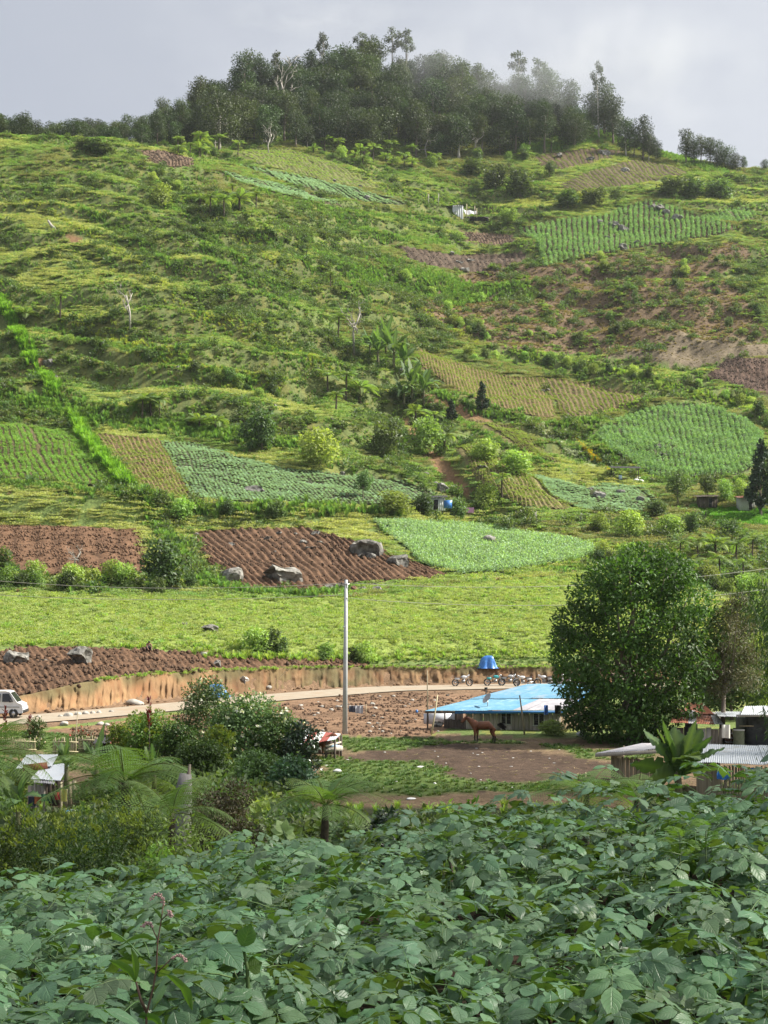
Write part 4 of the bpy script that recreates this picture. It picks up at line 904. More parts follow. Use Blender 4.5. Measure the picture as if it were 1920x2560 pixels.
    lines = [([(350,420),(480,500),(620,560),(760,640),(880,760)], 26, 'bush on the diagonal fern belt across the slope'), ([(150,860),(330,900),(560,960),(760,1010)], 14, 'bush on the lower edge of the weedy slope'), ([(1100,890),(1250,900),(1450,930),(1650,960),(1800,990),(1920,1040)], 30, 'bush on the terrace hedge above the potato rows'),
             ([(1000,700),(1100,780),(1250,870)], 14, 'bush above the seedling slope'), ([(0,1460),(150,1468),(330,1475),(480,1480)], 22, 'bush in the hedge below the red earth plot'), ([(640,1640),(760,1650),(900,1655),(940,1648)], 12, 'bush on the bank at the end of the ploughed strip'),
             ([(430,388),(600,384),(800,388),(960,406),(1100,412),(1250,408),(1400,392)], 60, 'shrub in the dark undergrowth along the forest foot'), ([(1500,1400),(1600,1420),(1750,1470),(1900,1500)], 16, 'bush on the overgrown bank behind the big tree')]
    for P_, n, lab in lines:
        q = along(P_, np.sort(np.random.default_rng(n).uniform(0, 1, n)))
        for u, v in q:
            u += random.uniform(-14, 14); v += random.uniform(-12, 12); g = ground(u, v)
            if in_any(np.array([u]), np.array([v]), CROP_ALL)[0]: continue
            if 'fern belt' in lab and random.random() < .6: fer.place((g.x, g.y, g.z-.3), scale=random.uniform(.7, 1.2), label='tree fern of the diagonal belt across the slope', group='diagonal fern belt')
            elif 'forest foot' in lab and random.random() < .5: fer.place((g.x, g.y, g.z-.3), scale=random.uniform(1.2, 2.2), label='tree fern at the foot of the hilltop forest', group='tree ferns at the forest foot')
            else: shr.place((g.x, g.y, g.z-.2), scale=random.uniform(.5, 1.0)*(1.6 if 'forest' in lab else 1), label=lab, group=lab.replace('bush', 'bushes').replace('shrub ', 'shrubs '))
    for p in (shr, fer, con, sml, bar, ban): p.clean()
slopes()

# ---- hedges: strips of tall grass on the terrace steps (pixel line, half width in metres, height factor)
def hedges():
    HG = [([(300,1085),(330,1120),(370,1180),(345,1225)][:0] or [(175,1045),(205,1090),(250,1150),(320,1222)], .9, 2.3, 'B'), ([(340,1230),(420,1262),(480,1278),(620,1284),(800,1282),(960,1284),(1000,1290)], 1.5, 1.6, 'L'), ([(0,1215),(120,1222),(240,1232),(340,1245),(380,1290),(440,1370),(480,1440),(560,1470),(680,1492),(860,1490)], 1.8, 1.15, 'L'),
          ([(560,1474),(700,1494),(860,1486),(1000,1465),(1140,1452),(1300,1432),(1480,1400),(1540,1388)], 1.6, .8, 'G'), ([(0,750),(40,830),(80,900),(120,960),(140,990)], 1.0, 2.1, 'B'), ([(0,1000),(80,1010),(160,1030),(260,1062),(420,1075),(560,1092),(680,1110),(800,1130)], 2.6, 1.5, 'L'),
          ([(1100,1310),(1250,1325),(1400,1350),(1540,1375),(1650,1385)], 1.0, 1.2, 'G'), ([(1490,1046),(1560,1018),(1620,1000)], 1.3, 1.0, 'G'), ([(1470,1090),(1510,1125),(1560,1170),(1600,1190)], 1.3, 1.1, 'L'), ([(1610,1205),(1740,1206),(1860,1200)], 1.2, 1.2, 'L'), ([(1090,985),(1170,1030),(1260,1040),(1370,1062),(1440,1075),(1500,1050)], 1.5, 1.3, 'L'),
          ([(1060,1010),(1160,1060),(1280,1130),(1400,1180)], 1.2, 1.0, 'L'), ([(1280,888),(1400,900),(1500,920),(1620,950),(1720,985),(1850,1010),(1920,1035)], 2.2, 1.2, 'G'), ([(640,480),(760,515),(900,540),(1060,552),(1120,556)], 1.6, 1.4, 'L'), ([(820,540),(940,590),(1090,610),(1110,600)], 2.0, 1.3, 'L'), ([(960,660),(1050,690),(1150,715),(1250,735),(1310,720)], 4.5, 1.5, 'L'), ([(800,640),(930,700),(1050,740),(1200,755)], 4.0, 1.5, 'L'),
          ([(1330,375),(1440,355),(1520,340),(1620,375),(1740,412),(1800,430)], 4.5, 1.6, 'L'), ([(960,480),(1080,500),(1200,515),(1290,540)], 1.6, 1.2, 'G'), ([(960,430),(1050,440),(1150,460),(1300,480)], 2.0, 1.1, 'L'), ([(470,1640),(620,1648),(760,1652),(900,1652),(960,1640)], 1.3, 1.2, 'G'), ([(0,1612),(240,1612),(480,1622),(700,1630)], .8, .8, 'G'), ([(1000,1640),(1150,1640),(1300,1636),(1440,1630)], 1.3, .8, 'G'),
          ([(60,345),(150,338),(230,338),(330,355)], 5.0, .7, 'L'), ([(650,850),(720,900),(860,930),(900,945)], 2.0, 1.0, 'L'), ([(430,760),(620,830),(740,880),(820,915)], 3.0, 1.0, 'Y'), ([(150,830),(330,870),(520,930),(680,985)], 3.0, 1.2, 'Y'), ([(1400,1080),(1480,1125),(1540,1185)], .8, .8, 'G')]
    HG += [(q_, 1.6, 1.25, 'L') for q_ in ([(370,470),(520,590),(640,680),(740,760)], [(560,560),(700,620),(860,720),(900,760)], [(500,620),(640,720),(740,800)], [(700,560),(820,640),(930,760)], [(90,830),(280,870),(420,900),(560,940),(700,990)], [(200,520),(330,600),(450,680)], [(1120,430),(1250,450),(1400,470)])] + [(q_, 1.2, 1.1, 'Y') for q_ in ([(60,500),(250,600),(420,720)], [(450,500),(600,600),(800,740)], [(950,700),(1080,800),(1200,860)])]
    M_BRG = leafmat('bright_hedge_grass', (.17,.32,.06), .45, .6, hue=.01, val=.12); prot = dict(L=T_LUSH, G=T_GRASS, Y=T_YG, B=[shape_tuft(s, 1.5, 44, .6, .075, .45, M_BRG) for s in (71, 72)])
    acc = dict(L=[], G=[], Y=[], B=[]); sc_ = dict(L=[], G=[], Y=[], B=[])
    for P_, hw, hf, kd in HG:
        G = grounds(along(P_, np.linspace(0, 1, 24)))[:, :2]; Ln = plen(G)[-1]; n = int(Ln*hw*2*(3.5 if kd == 'B' else 2.2))
        q = along(G, rng.uniform(0, 1, n)); q = q + rng.normal(size=q.shape)*hw*.5
        acc[kd].append(q); sc_[kd].append(np.full(n, hf))
    for kd in acc:
        q = np.concatenate(acc[kd]); P = pts(q[:, 0], q[:, 1]); cover({'L': 'hedge_grass', 'G': 'bank_grass', 'Y': 'slope_grass', 'B': 'hedge_row_grass'}[kd], prot[kd], P, .6, 1.1, {'L': 'tall dark green grass hedges along the terrace steps', 'G': 'lighter grass strips edging the fields', 'Y': 'yellow green tall grass belts on the weedy slope', 'B': 'bright grass hedge rows running down the slope beside the bean field'}[kd], 'grass', zs=np.concatenate(sc_[kd]))
hedges()
# ================================================================ road, cut bank, stones
M_ROAD = mat('dusty_concrete', (.27,.225,.165), (.34,.29,.225), 1.2, .9, bump=.15, c3=(.30,.22,.15), s3=.35, thr=(.52, .68), coord='Object')
M_BANK = mat('cut_earth', (.19,.11,.055), (.32,.20,.10), 1.6, .95, bump=.8, bdist=.1, stretch=(1, 1, .3), c3=(.24,.12,.055), s3=.7, thr=(.5, .66), tint=True)
M_ROCK = mat('grey_rock', (.06,.056,.048), (.30,.29,.265), 7.0, .95, bump=1.0, bdist=.1, c3=(.05,.05,.035), s3=3.2, thr=(.54, .64), rnd=.25, tint=True)
M_STONE = mat('pale_stone', (.28,.265,.235), (.42,.40,.36), 3.0, .9, bump=.5, bdist=.05, c3=(.30,.24,.17), s3=1.7, thr=(.56, .7), rnd=.2)
M_BROWNROCK = mat('rust_brown_rock', (.10,.05,.035), (.20,.10,.06), 2.5, .92, bump=.8, bdist=.08)
def road():
    px = [(-320,1835),(-150,1816),(0,1803),(116,1796),(350,1775),(694,1743),(960,1722),(1300,1716),(1700,1712),(2300,1711)]
    C = np.array([((u-U0)/F*(9.2*F/(v-V0)), 9.2*F/(v-V0)) for u, v in px]); C = along(C, np.linspace(0, 1, 110))
    for _ in range(12): C[1:-1] = (C[:-2]+C[1:-1]*2+C[2:])/4
    T = unit(np.gradient(C, axis=0)); Nn = np.stack([-T[:, 1], T[:, 0]], 1)
    w = np.linspace(-2.5, 2.5, 7); P = C[:, None] + Nn[:, None]*w[None, :, None]
    Z = H(P[..., 0], P[..., 1]); Zc = H(C[:, 0], C[:, 1])
    Z = np.minimum(np.maximum(Z, Zc[:, None]-.1), Zc[:, None]+.05) + .07
    m = MB(); m.grid(np.concatenate([P, Z[..., None]], -1)); tag(m.obj('road', M_ROAD, smooth=True), kind='structure')
    return C
ROAD_C = road()
def bank():
    us = np.linspace(-260, 1720, 760); Yt = np.interp(us, UC, TOE_Y); vt = np.interp(us, UC, TOP_V)
    ker = np.ones(41)/41; Yt = np.convolve(np.pad(Yt, 20, mode='edge'), ker, 'valid')
    X = (us-U0)/F*Yt; s = plen(np.stack([X, Yt], 1)); zt = (V0-vt)/F*(Yt+1.3); zt = np.convolve(np.pad(zt, 20, mode='edge'), ker, 'valid') + (fbm(s*.6, s*0, 3, 3)-.5)*.25
    hs = np.linspace(0, 1, 16); P = np.zeros((760, 18, 3)); tint = np.ones((760, 18, 3))
    for j, h in enumerate(hs):
        rid = 1-np.abs(2*fbm(s*1.5+h*.2, 0*s+h*.4, 3, 41)-1); gro = (rid-.75)*.6 + (vnoise(s*5.2, 0*s+h*1.5, 43)-.5)*.28 + (fbm(s*.3, 0*s+h*.6, 2, 44)-.5)*.7 + (vnoise(s*2.3, 0*s+h*7, 48)-.5)*.25
        off = .75*(1-h)**1.4 - gro*math.sin(min(1, h+.12)*math.pi)**.5*.9 + (fbm(s*1.5, 0*s+h*5, 2, 45)-.5)*.3*(1-h)
        P[:, j, 0] = X; P[:, j, 1] = Yt + .55 + .5*h - off; P[:, j, 2] = -9.32 + h*(zt+9.32+.10)
        grn = sstep(.45, .9, h + (fbm(s*.35, 0*s, 3, 47)-.5)*1.2 - .18)[:, None] if True else 0
        up = np.interp(us, [-260, 600, 720, 900, 960, 1720], [0, 0, .55, .75, .1, 0])[:, None]*sstep(.35, .6, fbm(s*1.1, 0*s+h, 2, 49))[:, None]
        k = np.clip(np.maximum(grn*.75, up), 0, 1)
        br_ = (.55+.75*fbm(s*.22, 0*s+h*.8, 4, 53))[:, None]*np.interp(us, [-260, 500, 700, 1000, 1720], [1.05, 1.0, .8, .7, .75])[:, None]
        tint[:, j] = br_*(1-k)*np.array([1, 1, 1]) + k*np.array([.32, .52, .45])
    for j, d in ((16, .7), (17, 1.6)):
        P[:, j, 0] = X; P[:, j, 1] = Yt + 1.05 + d; P[:, j, 2] = np.maximum(zt+.06, H(X, Yt+1.05+d)+.02); tint[:, j] = np.array([.3, .36, .35])
    m = MB(); m.grid(P, tint.reshape(-1, 3)); tag(m.obj('cut_earth_bank', M_BANK), kind='structure')
    # grass hanging over the lip, and at the foot
    n = 900; i = rng.integers(0, 760, n); q = np.stack([X[i], Yt[i]+.9+rng.uniform(-.1, .9, n), zt[i]+.0], 1)
    cover('bank_lip_grass', T_GRASS + T_HERB, q[us[i] > 230], .25, .55, 'short grass fringing the top of the cut earth bank', 'grass')
bank()
def rock_shape(seed, squash=.75, angular=.5):
    r = np.random.default_rng(seed); m = bmesh.new(); bmesh.ops.create_icosphere(m, subdivisions=3, radius=.5)
    cuts = [(unit(r.normal(size=3)), r.uniform(.24, .44)) for _ in range(12)]
    for v in m.verts:
        p = np.array(v.co); k = 1 + (fbm(np.array([p[0]*3+seed]), np.array([p[1]*3+p[2]*2.3]), 3, seed)[0]-.5)*.5; p = p*(k + (vnoise(np.array([p[0]*13+seed]), np.array([p[1]*13+p[2]*9]), seed)[0]-.5)*.12)
        for n_, d_ in cuts:
            e_ = p @ n_ - d_
            if e_ > 0: p = p - n_*e_*angular*1.6
        p[2] *= squash; v.co = p
    me = bpy.data.meshes.new('boulder'); m.to_mesh(me); m.free()
    a = me.attributes.new('tint', 'FLOAT_COLOR', 'POINT'); co = np.empty(len(me.vertices)*3, np.float32); me.vertices.foreach_get('co', co); co = co.reshape(-1, 3)
    a.data.foreach_set('color', np.ones((len(co), 4), np.float32).ravel()); return me
ROCKS = [rock_shape(s, .85, .95) for s in range(6)]; STONES = [rock_shape(s+20, .72, .25) for s in range(4)]
for me in ROCKS: me.materials.append(M_ROCK)
for me in STONES: me.materials.append(M_STONE); me.polygons.foreach_set('use_smooth', np.ones(len(me.polygons), bool))
def rock(u, v, w, label, group=None, ms=None, hk=1.0, name='boulder', cat='boulder', k=None, mt=None):
    g = ground(u, v); s = size_at(w, g.y); ms = ms or ROCKS; me = ms[random.randrange(len(ms)) if k is None else k]
    if mt: me = me.copy(); me.materials.clear(); me.materials.append(mt)
    o = link(name, me); o.location = (g.x, g.y+s*.2, g.z + s*.15*hk); o.rotation_euler = (random.uniform(-.2, .2), random.uniform(-.2, .2), random.uniform(0, 6.28)); o.scale = (s*1.05, s*.95, s*hk)
    return tag(o, label, cat, group)
def rocks():
    rock(906, 1392, 98, 'big grey boulder with mossy top, largest in the ploughed field', k=0, hk=1.2); rock(1002, 1418, 64, 'pyramid shaped grey boulder at the corner of the ploughed field', k=1, hk=1.0)
    rock(697, 1458, 116, 'wide pale boulder with dead brush on top in the ploughed field', k=2, hk=.85); rock(572, 1457, 76, 'grey boulder with dry stalks near the shrub corner of the ploughed field', k=3, hk=.95)
    for u, v, w in [(900,1396,30),(925,1398,34),(950,1392,30)]: rock(u, v, w, 'broken rock at the foot of the largest boulder', 'rocks at the foot of the largest boulder')
    for u, v, w in [(491,1342,22),(580,1366,25),(695,1336,19),(741,1338,20),(666,1352,30),(760,1361,30),(771,1376,36),(800,1361,19),(790,1340,34),(690,1382,18)]: rock(u, v, w, 'small loose rock lying on the ploughed furrows', 'loose rocks of the ploughed field', hk=.8)
    for u, v, w in [(828,1478,40),(855,1474,44),(905,1478,30),(945,1480,34),(930,1470,30)]: rock(u, v, w, 'dark rock in the pile below the ploughed field, behind the pole', 'rock pile behind the pole', hk=.9)
    rock(884, 1480, 26, 'rust brown rock in the pile behind the pole', mt=M_BROWNROCK)
    rock(1218, 1356, 56, 'dark flat rock in the pale potato crop', hk=.6); rock(1096, 1396, 32, 'small dark rock at the lower edge of the pale potato crop', hk=.7); rock(1310, 1398, 30, 'small grey rock alone in the pale potato crop', hk=.7); rock(1132, 1318, 24, 'low brown rock at the top of the pale potato crop', hk=.5)
    for u, v, w in [(1652,1122,30),(1664,1145,36),(1676,1104,20)]: rock(u, v, w, 'brown rock standing in the dense potato rows', 'rocks in the dense potato rows')
    for u, v, w in [(1528,1282,34),(1600,1258,34),(1555,1238,36),(1482,1228,30),(1505,1245,40),(1462,1212,34)]: rock(u, v, w, 'dark rock among the young cabbages', 'rocks among the young cabbages', hk=.9)
    rock(640, 1234, 68, 'low rock overgrown with dry grass in the cabbage field', hk=.6)
    for u, v, w in [(1137,1118,26),(1206,1176,38),(1103,1230,40),(1065,1194,24),(1090,1215,22)]: rock(u, v, w, 'grey rock on the eroded slope above the small hut', 'rocks on the eroded slope')
    rock(1361, 983, 36, 'brush covered rock in the seedling rows', hk=.9)
    for u, v, w in [(680,1020,24),(445,925,20),(120,912,36),(136,947,20),(830,1050,20),(857,1188,20),(1000,930,20)]: rock(u, v, w, 'grey stone half hidden on the weedy slope', 'stones on the weedy slope')
    for u, v, w in [(1632,522,30),(1650,530,34),(1668,536,30),(1612,515,24),(1540,570,40),(1565,580,36),(1700,552,40),(1515,600,34),(1560,628,36),(1590,612,30),(1640,575,24),(1500,560,26)]: rock(u, v, w, 'dark rock on the striped potato knoll', 'rocks of the potato knoll')
    for u, v, w in [(1165,678,30),(1150,660,24),(1178,655,22),(1130,640,22)]: rock(u, v, w, 'rock beside the dark brown terrace plot', 'rocks by the dark terrace plot')
    for u, v, w in [(918,498,22),(900,470,16),(835,455,14),(1480,402,30),(1515,388,34),(1400,395,24),(1560,430,26)]: rock(u, v, w, 'small rock on the high terraces below the forest', 'rocks of the high terraces')
    rock(528, 1582, 58, 'scrubby brown rock in the pale green field', hk=.6); rock(462, 1565, 20, 'small dark stone in the pale green field')
    rock(46, 1659, 78, 'big dark boulder on the roadside ploughed strip', k=4, hk=.95); rock(201, 1662, 86, 'lichen grey boulder on the roadside ploughed strip', k=5, hk=.9); rock(103, 1656, 30, 'low rock between the two roadside boulders', hk=.6); rock(544, 1668, 28, 'pointed rock on the edge of the ploughed strip', hk=1.1)
    for u, v, w in [(150,1794,15),(170,1793,24),(193,1790,20),(213,1788,20),(231,1786,17),(247,1785,16),(278,1782,14),(76,1796,14),(97,1795,13)]: rock(u, v, w, 'rounded pale stone in the row along the road edge', 'stones along the road edge', STONES, name='stone', cat='stone')
    for u, v, w in [(159,1814,28),(250,1813,21),(267,1814,17)]: rock(u, v, w, 'pale flat stone on the near road shoulder', 'stones on the near shoulder', STONES, .8, 'stone', 'stone')
    rock(338, 1762, 46, 'long pale slab of rock at the foot of the cut bank', ms=STONES, hk=.6, name='stone_slab', cat='stone'); rock(605, 1712, 40, 'large pale rock leaning on the cut bank', hk=1.2, mt=M_STONE); rock(672, 1722, 18, 'round stone at the foot of the cut bank', ms=STONES, name='stone', cat='stone')
    rock(1098, 1818, 36, 'dark mossy boulder under the porch of the blue roofed house', hk=1.1)
    r2 = random.Random(5)
    for i in range(110):
        u = r2.uniform(640, 1130); v = r2.uniform(1738, 1835)
        if not inpoly(np.array([u]), np.array([v]), RUBBLE)[0]: continue
        rock(u, v, r2.uniform(4, 14), 'rubble stone on the rough ground between road and yard', 'rubble below the road', STONES if r2.random() < .55 else ROCKS, .8, 'rubble_stone', 'stone')
    CLOD = mat('bank_clod', (.12,.07,.04), (.26,.16,.085), 5, .95, bump=.8, bdist=.05)
    for i in range(60):
        u = r2.uniform(70, 1100); v = np.interp(u, [0, 350, 694, 1100], [1800, 1772, 1740, 1719]) - r2.uniform(6, 14); rock(u, v, r2.uniform(5, 16), 'fallen clod at the foot of the cut bank', 'clods below the cut bank', ROCKS, .8, 'earth_clod', 'earth clod', mt=CLOD)
rocks()
def rubble_cover():
    x, y = sample_xy(62, 138, 2.0, .27); z = H(x, y); u, v = topix(x, y, z); rb = inpoly(u, v, RUBBLE)
    # earth clods
    m = MB(); r = np.random.default_rng(5)
    for i in range(7): m.ball(r.normal(size=3)*np.array([.25, .25, .05]), r.uniform(.06, .16), 6, 5, r.uniform(.7, 1.2), .5, i)
    cl = m.mesh('clod_shape', mat('earth_clod', (.09,.052,.032), (.18,.11,.066), 5, .95, tint=True))
    cover('earth_clods', [cl], np.stack([x, y, z], 1)[rb & (fbm(x*.3, y*.3, 3, 77) > .47)], .25, 1.0, 'churned brown earth clods between the road and the yard', 'earth')
    x, y = sample_xy(60, 100, 9, .27); z = H(x, y); u, v = topix(x, y, z); yd = inpoly(u, v, YARD) & ~inpoly(u, v, RUBBLE)
    g = fbm(x*.16, y*.16, 4, 71) > .535; P = np.stack([x, y, z], 1)
    sh = [shape_tuft(s, .16, 30, .14, .022, .4, leafmat('cropped_grass', (.10,.16,.045), .3, .6)) for s in (51, 52)]
    cover('yard_grass', sh, P[yd & g], .6, 1.5, 'short cropped grass patches in the horse yard', 'grass')
    dr = yd & ~g & (rng.uniform(size=len(x)) < .10); cover('yard_litter', [shape_tuft(53, .05, 14, .22, .03, .6, M_DRY)], P[dr], .4, 1.1, 'scattered straw and dung litter on the muddy yard', 'litter')
    x, y = sample_xy(96, 142, 3.0, .27); z = H(x, y); u, v = topix(x, y, z); k = (v < 1668) & (v > 1640) & (u > 960)
    cover('bank_top_grass', sh, np.stack([x, y, z], 1)[k], 1.0, 2.2, 'short grass on the flat above the cut bank', 'grass')
    # valley bottom undergrowth between the potato field and the yard
    x, y = sample_xy(10.5, 62, 1.5, .36); z = H(x, y); k = rng.uniform(size=len(x)) < .55
    cover('valley_bush', T_BUSH, np.stack([x, y, z], 1)[k & (y < 56) & (y > 22)], .5, 1.0, 'dark tangled bushes on the slope below the potato field', 'bushes'); cover('slope_foot_weed', [shape_clump(s, .5, .6, 260, .085, leafmat('slope_foot_leaf_%d' % s, (.05,.095,.03), .3, .5)) for s in (81, 82)], np.stack([x, y, z], 1)[k & (y <= 24)], .7, 1.2, 'low dark weeds on the drop below the potato field', 'weeds'); cover('valley_grass', T_GRASS, np.stack([x, y, z], 1)[~k & (y > 16)], .5, .9, 'rank grass on the slope below the potato field', 'grass')
rubble_cover()

def valley_fill():
    x, y = sample_xy(30, 80, 1.3, .3); z = H(x, y); u, v = topix(x, y, z); left = (u < 730) & ((y < 71) | (u > 470)) & (rng.uniform(size=len(x)) < .8) & ~((u > 60) & (u < 215) & (y > 56) & (y < 68))
    P = np.stack([x, y, z], 1); k = rng.uniform(size=len(x)) < .5
    cover('thicket_bush', T_BUSH, P[left & k], .5, 1.0, 'tangled green thicket around the shacks beside the yard', 'bushes'); cover('thicket_weed', T_HERB, P[left & ~k], .9, 1.8, 'leafy weeds around the shacks beside the yard', 'weeds')
valley_fill()

def soil_clods():
    m = MB(); r = np.random.default_rng(15)
    for i in range(9): m.ball(r.normal(size=3)*np.array([.35, .35, .03]), r.uniform(.05, .13), 6, 5, r.uniform(.65, 1.3), .5, i)
    for keys, c1, c2, dens, nm, lab in ((('ploughed', 'ploughed_near'), (.06,.036,.022), (.12,.072,.044), 1.1, 'ploughed_clods', 'dark clods turned up on the ploughed fields'), (('bare_left',), (.09,.05,.028), (.19,.11,.065), 1.6, 'red_earth_clods', 'crumbled earth on the red earth plot'), (('dark_right', 'dark_plot', 'dry_plot', 'bare_top'), (.06,.042,.032), (.12,.085,.065), .8, 'high_plot_clods', 'clods on the small dark plots up the slope')):
        cl = m.mesh('clod_shape', mat(nm + '_soil', c1, c2, 6, .95, tint=True)); out = []
        for k in keys:
            P = np.array(POLY[k], float); G = grounds(P); n = int(130*dens); ux = rng.uniform(G[:, 0].min(), G[:, 0].max(), n*5); uy = rng.uniform(G[:, 1].min(), G[:, 1].max(), n*5); uz = H(ux, uy); a, b = topix(ux, uy, uz); w = inpoly(a, b, POLY[k]); out.append(np.stack([ux, uy, uz+.08], 1)[w])
        cover(nm, [cl], np.concatenate(out), .5, 1.5, lab, 'earth')
soil_clods()
# ================================================================ houses, huts, vehicles, horses
def W(u, v, Y): return np.array([(u-U0)/F*Y, Y, (V0-v)/F*Y])     # a point at a known distance
def WX(u, Y): return (u-U0)/F*Y
M_BLUE = mat('blue_painted_tin', (.05,.20,.32), (.10,.26,.38), 2.2, .5, spec=.4, c3=(.22,.36,.46), s3=1.2, thr=(.52, .70))
M_BLUEWORN = mat('worn_blue_tin', (.04,.18,.31), (.10,.24,.35), 1.8, .55, spec=.4, c3=(.22,.27,.32), s3=.7, thr=(.52, .72))
M_PALETIN = mat('pale_tin', (.24,.24,.27), (.30,.295,.325), 1.5, .4, spec=.5, c3=(.45,.42,.44), s3=1.4, thr=(.5, .66))
M_TIN = mat('silver_tin', (.50,.54,.60), (.58,.61,.66), 1.0, .35, metal=.0, spec=.5, c3=(.40,.36,.32), s3=.9, thr=(.58, .74))
M_RUST = mat('rusty_tin', (.17,.06,.035), (.28,.11,.06), 2.4, .8, c3=(.40,.37,.35), s3=1.0, thr=(.58, .72))
M_REDTIN = mat('red_tin', (.22,.04,.035), (.30,.08,.06), 3, .6)
M_PLANK = mat('grey_plank', (.26,.23,.19), (.42,.38,.32), 3.5, .9, bump=.4, stretch=(6, 6, .5), rnd=.28)
M_DPLANK = mat('dark_plank', (.07,.055,.045), (.14,.11,.09), 3.5, .9, bump=.4, stretch=(6, 6, .5), rnd=.25)
M_BAMBOO = mat('weathered_bamboo', (.26,.21,.13), (.40,.34,.23), 4, .75, stretch=(4, 4, .6), rnd=.3)
M_POLEW = mat('pale_pole_wood', (.42,.36,.22), (.52,.46,.30), 4, .75, stretch=(4, 4, .6))
M_BLUEB = mat('blue_fascia', (.02,.12,.34), (.03,.17,.42), 5, .6)
M_GLASS = mat('dark_glass', (.012,.014,.016), (.02,.022,.026), 2, .12, spec=.6)
M_WHITE = mat('white_paint', (.62,.62,.60), (.74,.74,.72), 3, .5)
M_CONC = mat('grey_render', (.075,.08,.09), (.12,.125,.135), 4, .9, bump=.4, c3=(.06,.06,.065), s3=1.5)
M_CONCP = mat('pale_concrete', (.40,.40,.38), (.52,.51,.48), 4, .85, bump=.3)
M_BLACK = mat('black_rubber', (.012,.012,.012), (.03,.03,.03), 12, .7)
M_DARK = mat('dark_shade_cloth', (.02,.02,.022), (.035,.035,.04), 5, .9)
M_STEEL = mat('steel', (.35,.36,.37), (.5,.5,.52), 8, .35, metal=.8)
M_TARP = mat('blue_tarpaulin', (.03,.13,.42), (.05,.20,.55), 3, .4, c3=(.10,.28,.6), s3=2.0)
def cloth_mat(name, c): return mat(name, tuple(x*.85 for x in c), c, 8, .85)
M_HORSE = mat('chestnut_coat', (.13,.045,.02), (.19,.07,.03), 3, .55, spec=.4)
M_HORSED = mat('black_mane', (.012,.010,.009), (.03,.024,.02), 8, .7)

def corrugated(P00, P10, P11, P01, waves, name, mt, parent, amp=.02, nt=6):
    """one sheet: corners eave-left, eave-right, top-right, top-left"""
    P00, P10, P11, P01 = map(np.array, (P00, P10, P11, P01)); ns = waves*4+1; s = np.linspace(0, 1, ns)[:, None, None]; t = np.linspace(0, 1, nt)[None, :, None]
    P = (P00*(1-s)+P10*s)*(1-t) + (P01*(1-s)+P11*s)*t
    n = unit(np.cross(P10-P00, P01-P00)); n = n if n[2] > 0 else -n
    P = P + n*(np.sin(np.linspace(0, 1, ns)*waves*2*math.pi)*amp)[:, None, None]
    m = MB(); m.grid(P); m.grid((P - n*.012)[::-1]); return m.obj(name, mt, parent)
def roof_sheets(E0, E1, R1, R0, n, waves, mats, parent, amp=.02, over=.03, name='roof_sheet', r=None):
    r = r or random.Random(3); E0, E1, R1, R0 = map(np.array, (E0, E1, R1, R0))
    for i in range(n):
        a, b = i/n, (i+1)/n + over/n; dz = np.array([0, 0, .012*(i % 2) + r.uniform(-.008, .012)])
        lo = np.array([0, r.uniform(-.06, .06), 0])
        corrugated(E0+(E1-E0)*a+dz+lo, E0+(E1-E0)*b+dz+lo, R0+(R1-R0)*b+dz, R0+(R1-R0)*a+dz, waves, name, mats[i % len(mats)] if isinstance(mats, list) else mats, parent, amp)
def planks(A, B, z0, z1, w, parent, mt, name='plank', th=.025, gap=.004, r=None, ragged=.06):
    """upright boards side by side from A to B (xy)"""
    r = r or random.Random(4); A = np.array(A, float); B = np.array(B, float); Ln = np.linalg.norm(B-A); n = max(1, int(Ln/w)); d = (B-A)/Ln; nr = np.array([-d[1], d[0]]); ang = math.atan2(d[1], d[0])
    m = MB(); ww = Ln/n
    m.box((0, 0, .5), (ww-gap, th, 1.0)); me = m.mesh(name, mt)
    for i in range(n):
        c = A + d*ww*(i+.5) + nr*r.uniform(-.006, .006); o = link(name, me, parent); o.location = (c[0], c[1], z0); o.rotation_euler = (0, r.uniform(-.01, .01), ang); o.scale = (1, 1, (z1-z0)+r.uniform(-ragged, ragged))
def boxo(name, c, d, mt, parent, rz=0.0, M=None):
    m = MB(); m.box((0, 0, 0), d, 0, M=M); o = m.obj(name, mt, parent); o.location = tuple(c); o.rotation_euler = (0, 0, rz); return o
def pole(name, pts_, rad, mt, parent=None, n=8): 
    m = MB(); m.tube(pts_, rad, n); return m.obj(name, mt, parent, True)
def cloth(name, c, w, h, mt, label, rz=0.0, thick=.03, seed=0, cat='clothing', group=None):
    """a garment hanging in soft folds"""
    r = np.random.default_rng(seed); a = np.linspace(-w/2, w/2, 13); b = np.linspace(0, -h, 8); A_, B_ = np.meshgrid(a, b, indexing='ij')
    y = np.sin(A_*22+seed)*.03*(1-B_/h*.8) + (fbm(A_*6+seed, B_*4, 2, seed)-.5)*.06
    bt = B_ + (fbm(A_*5, B_*0+seed, 2, seed)-.5)*.12*h*(-B_/h)
    m = MB(); P = np.stack([A_, y, bt], -1); m.grid(P); m.grid((P+np.array([0, thick, 0]))[::-1]); o = m.obj(name, mt, None, True); o.location = tuple(c); o.rotation_euler = (0, 0, rz); return tag(o, label, cat, group)
def local(t, objs=None): pass

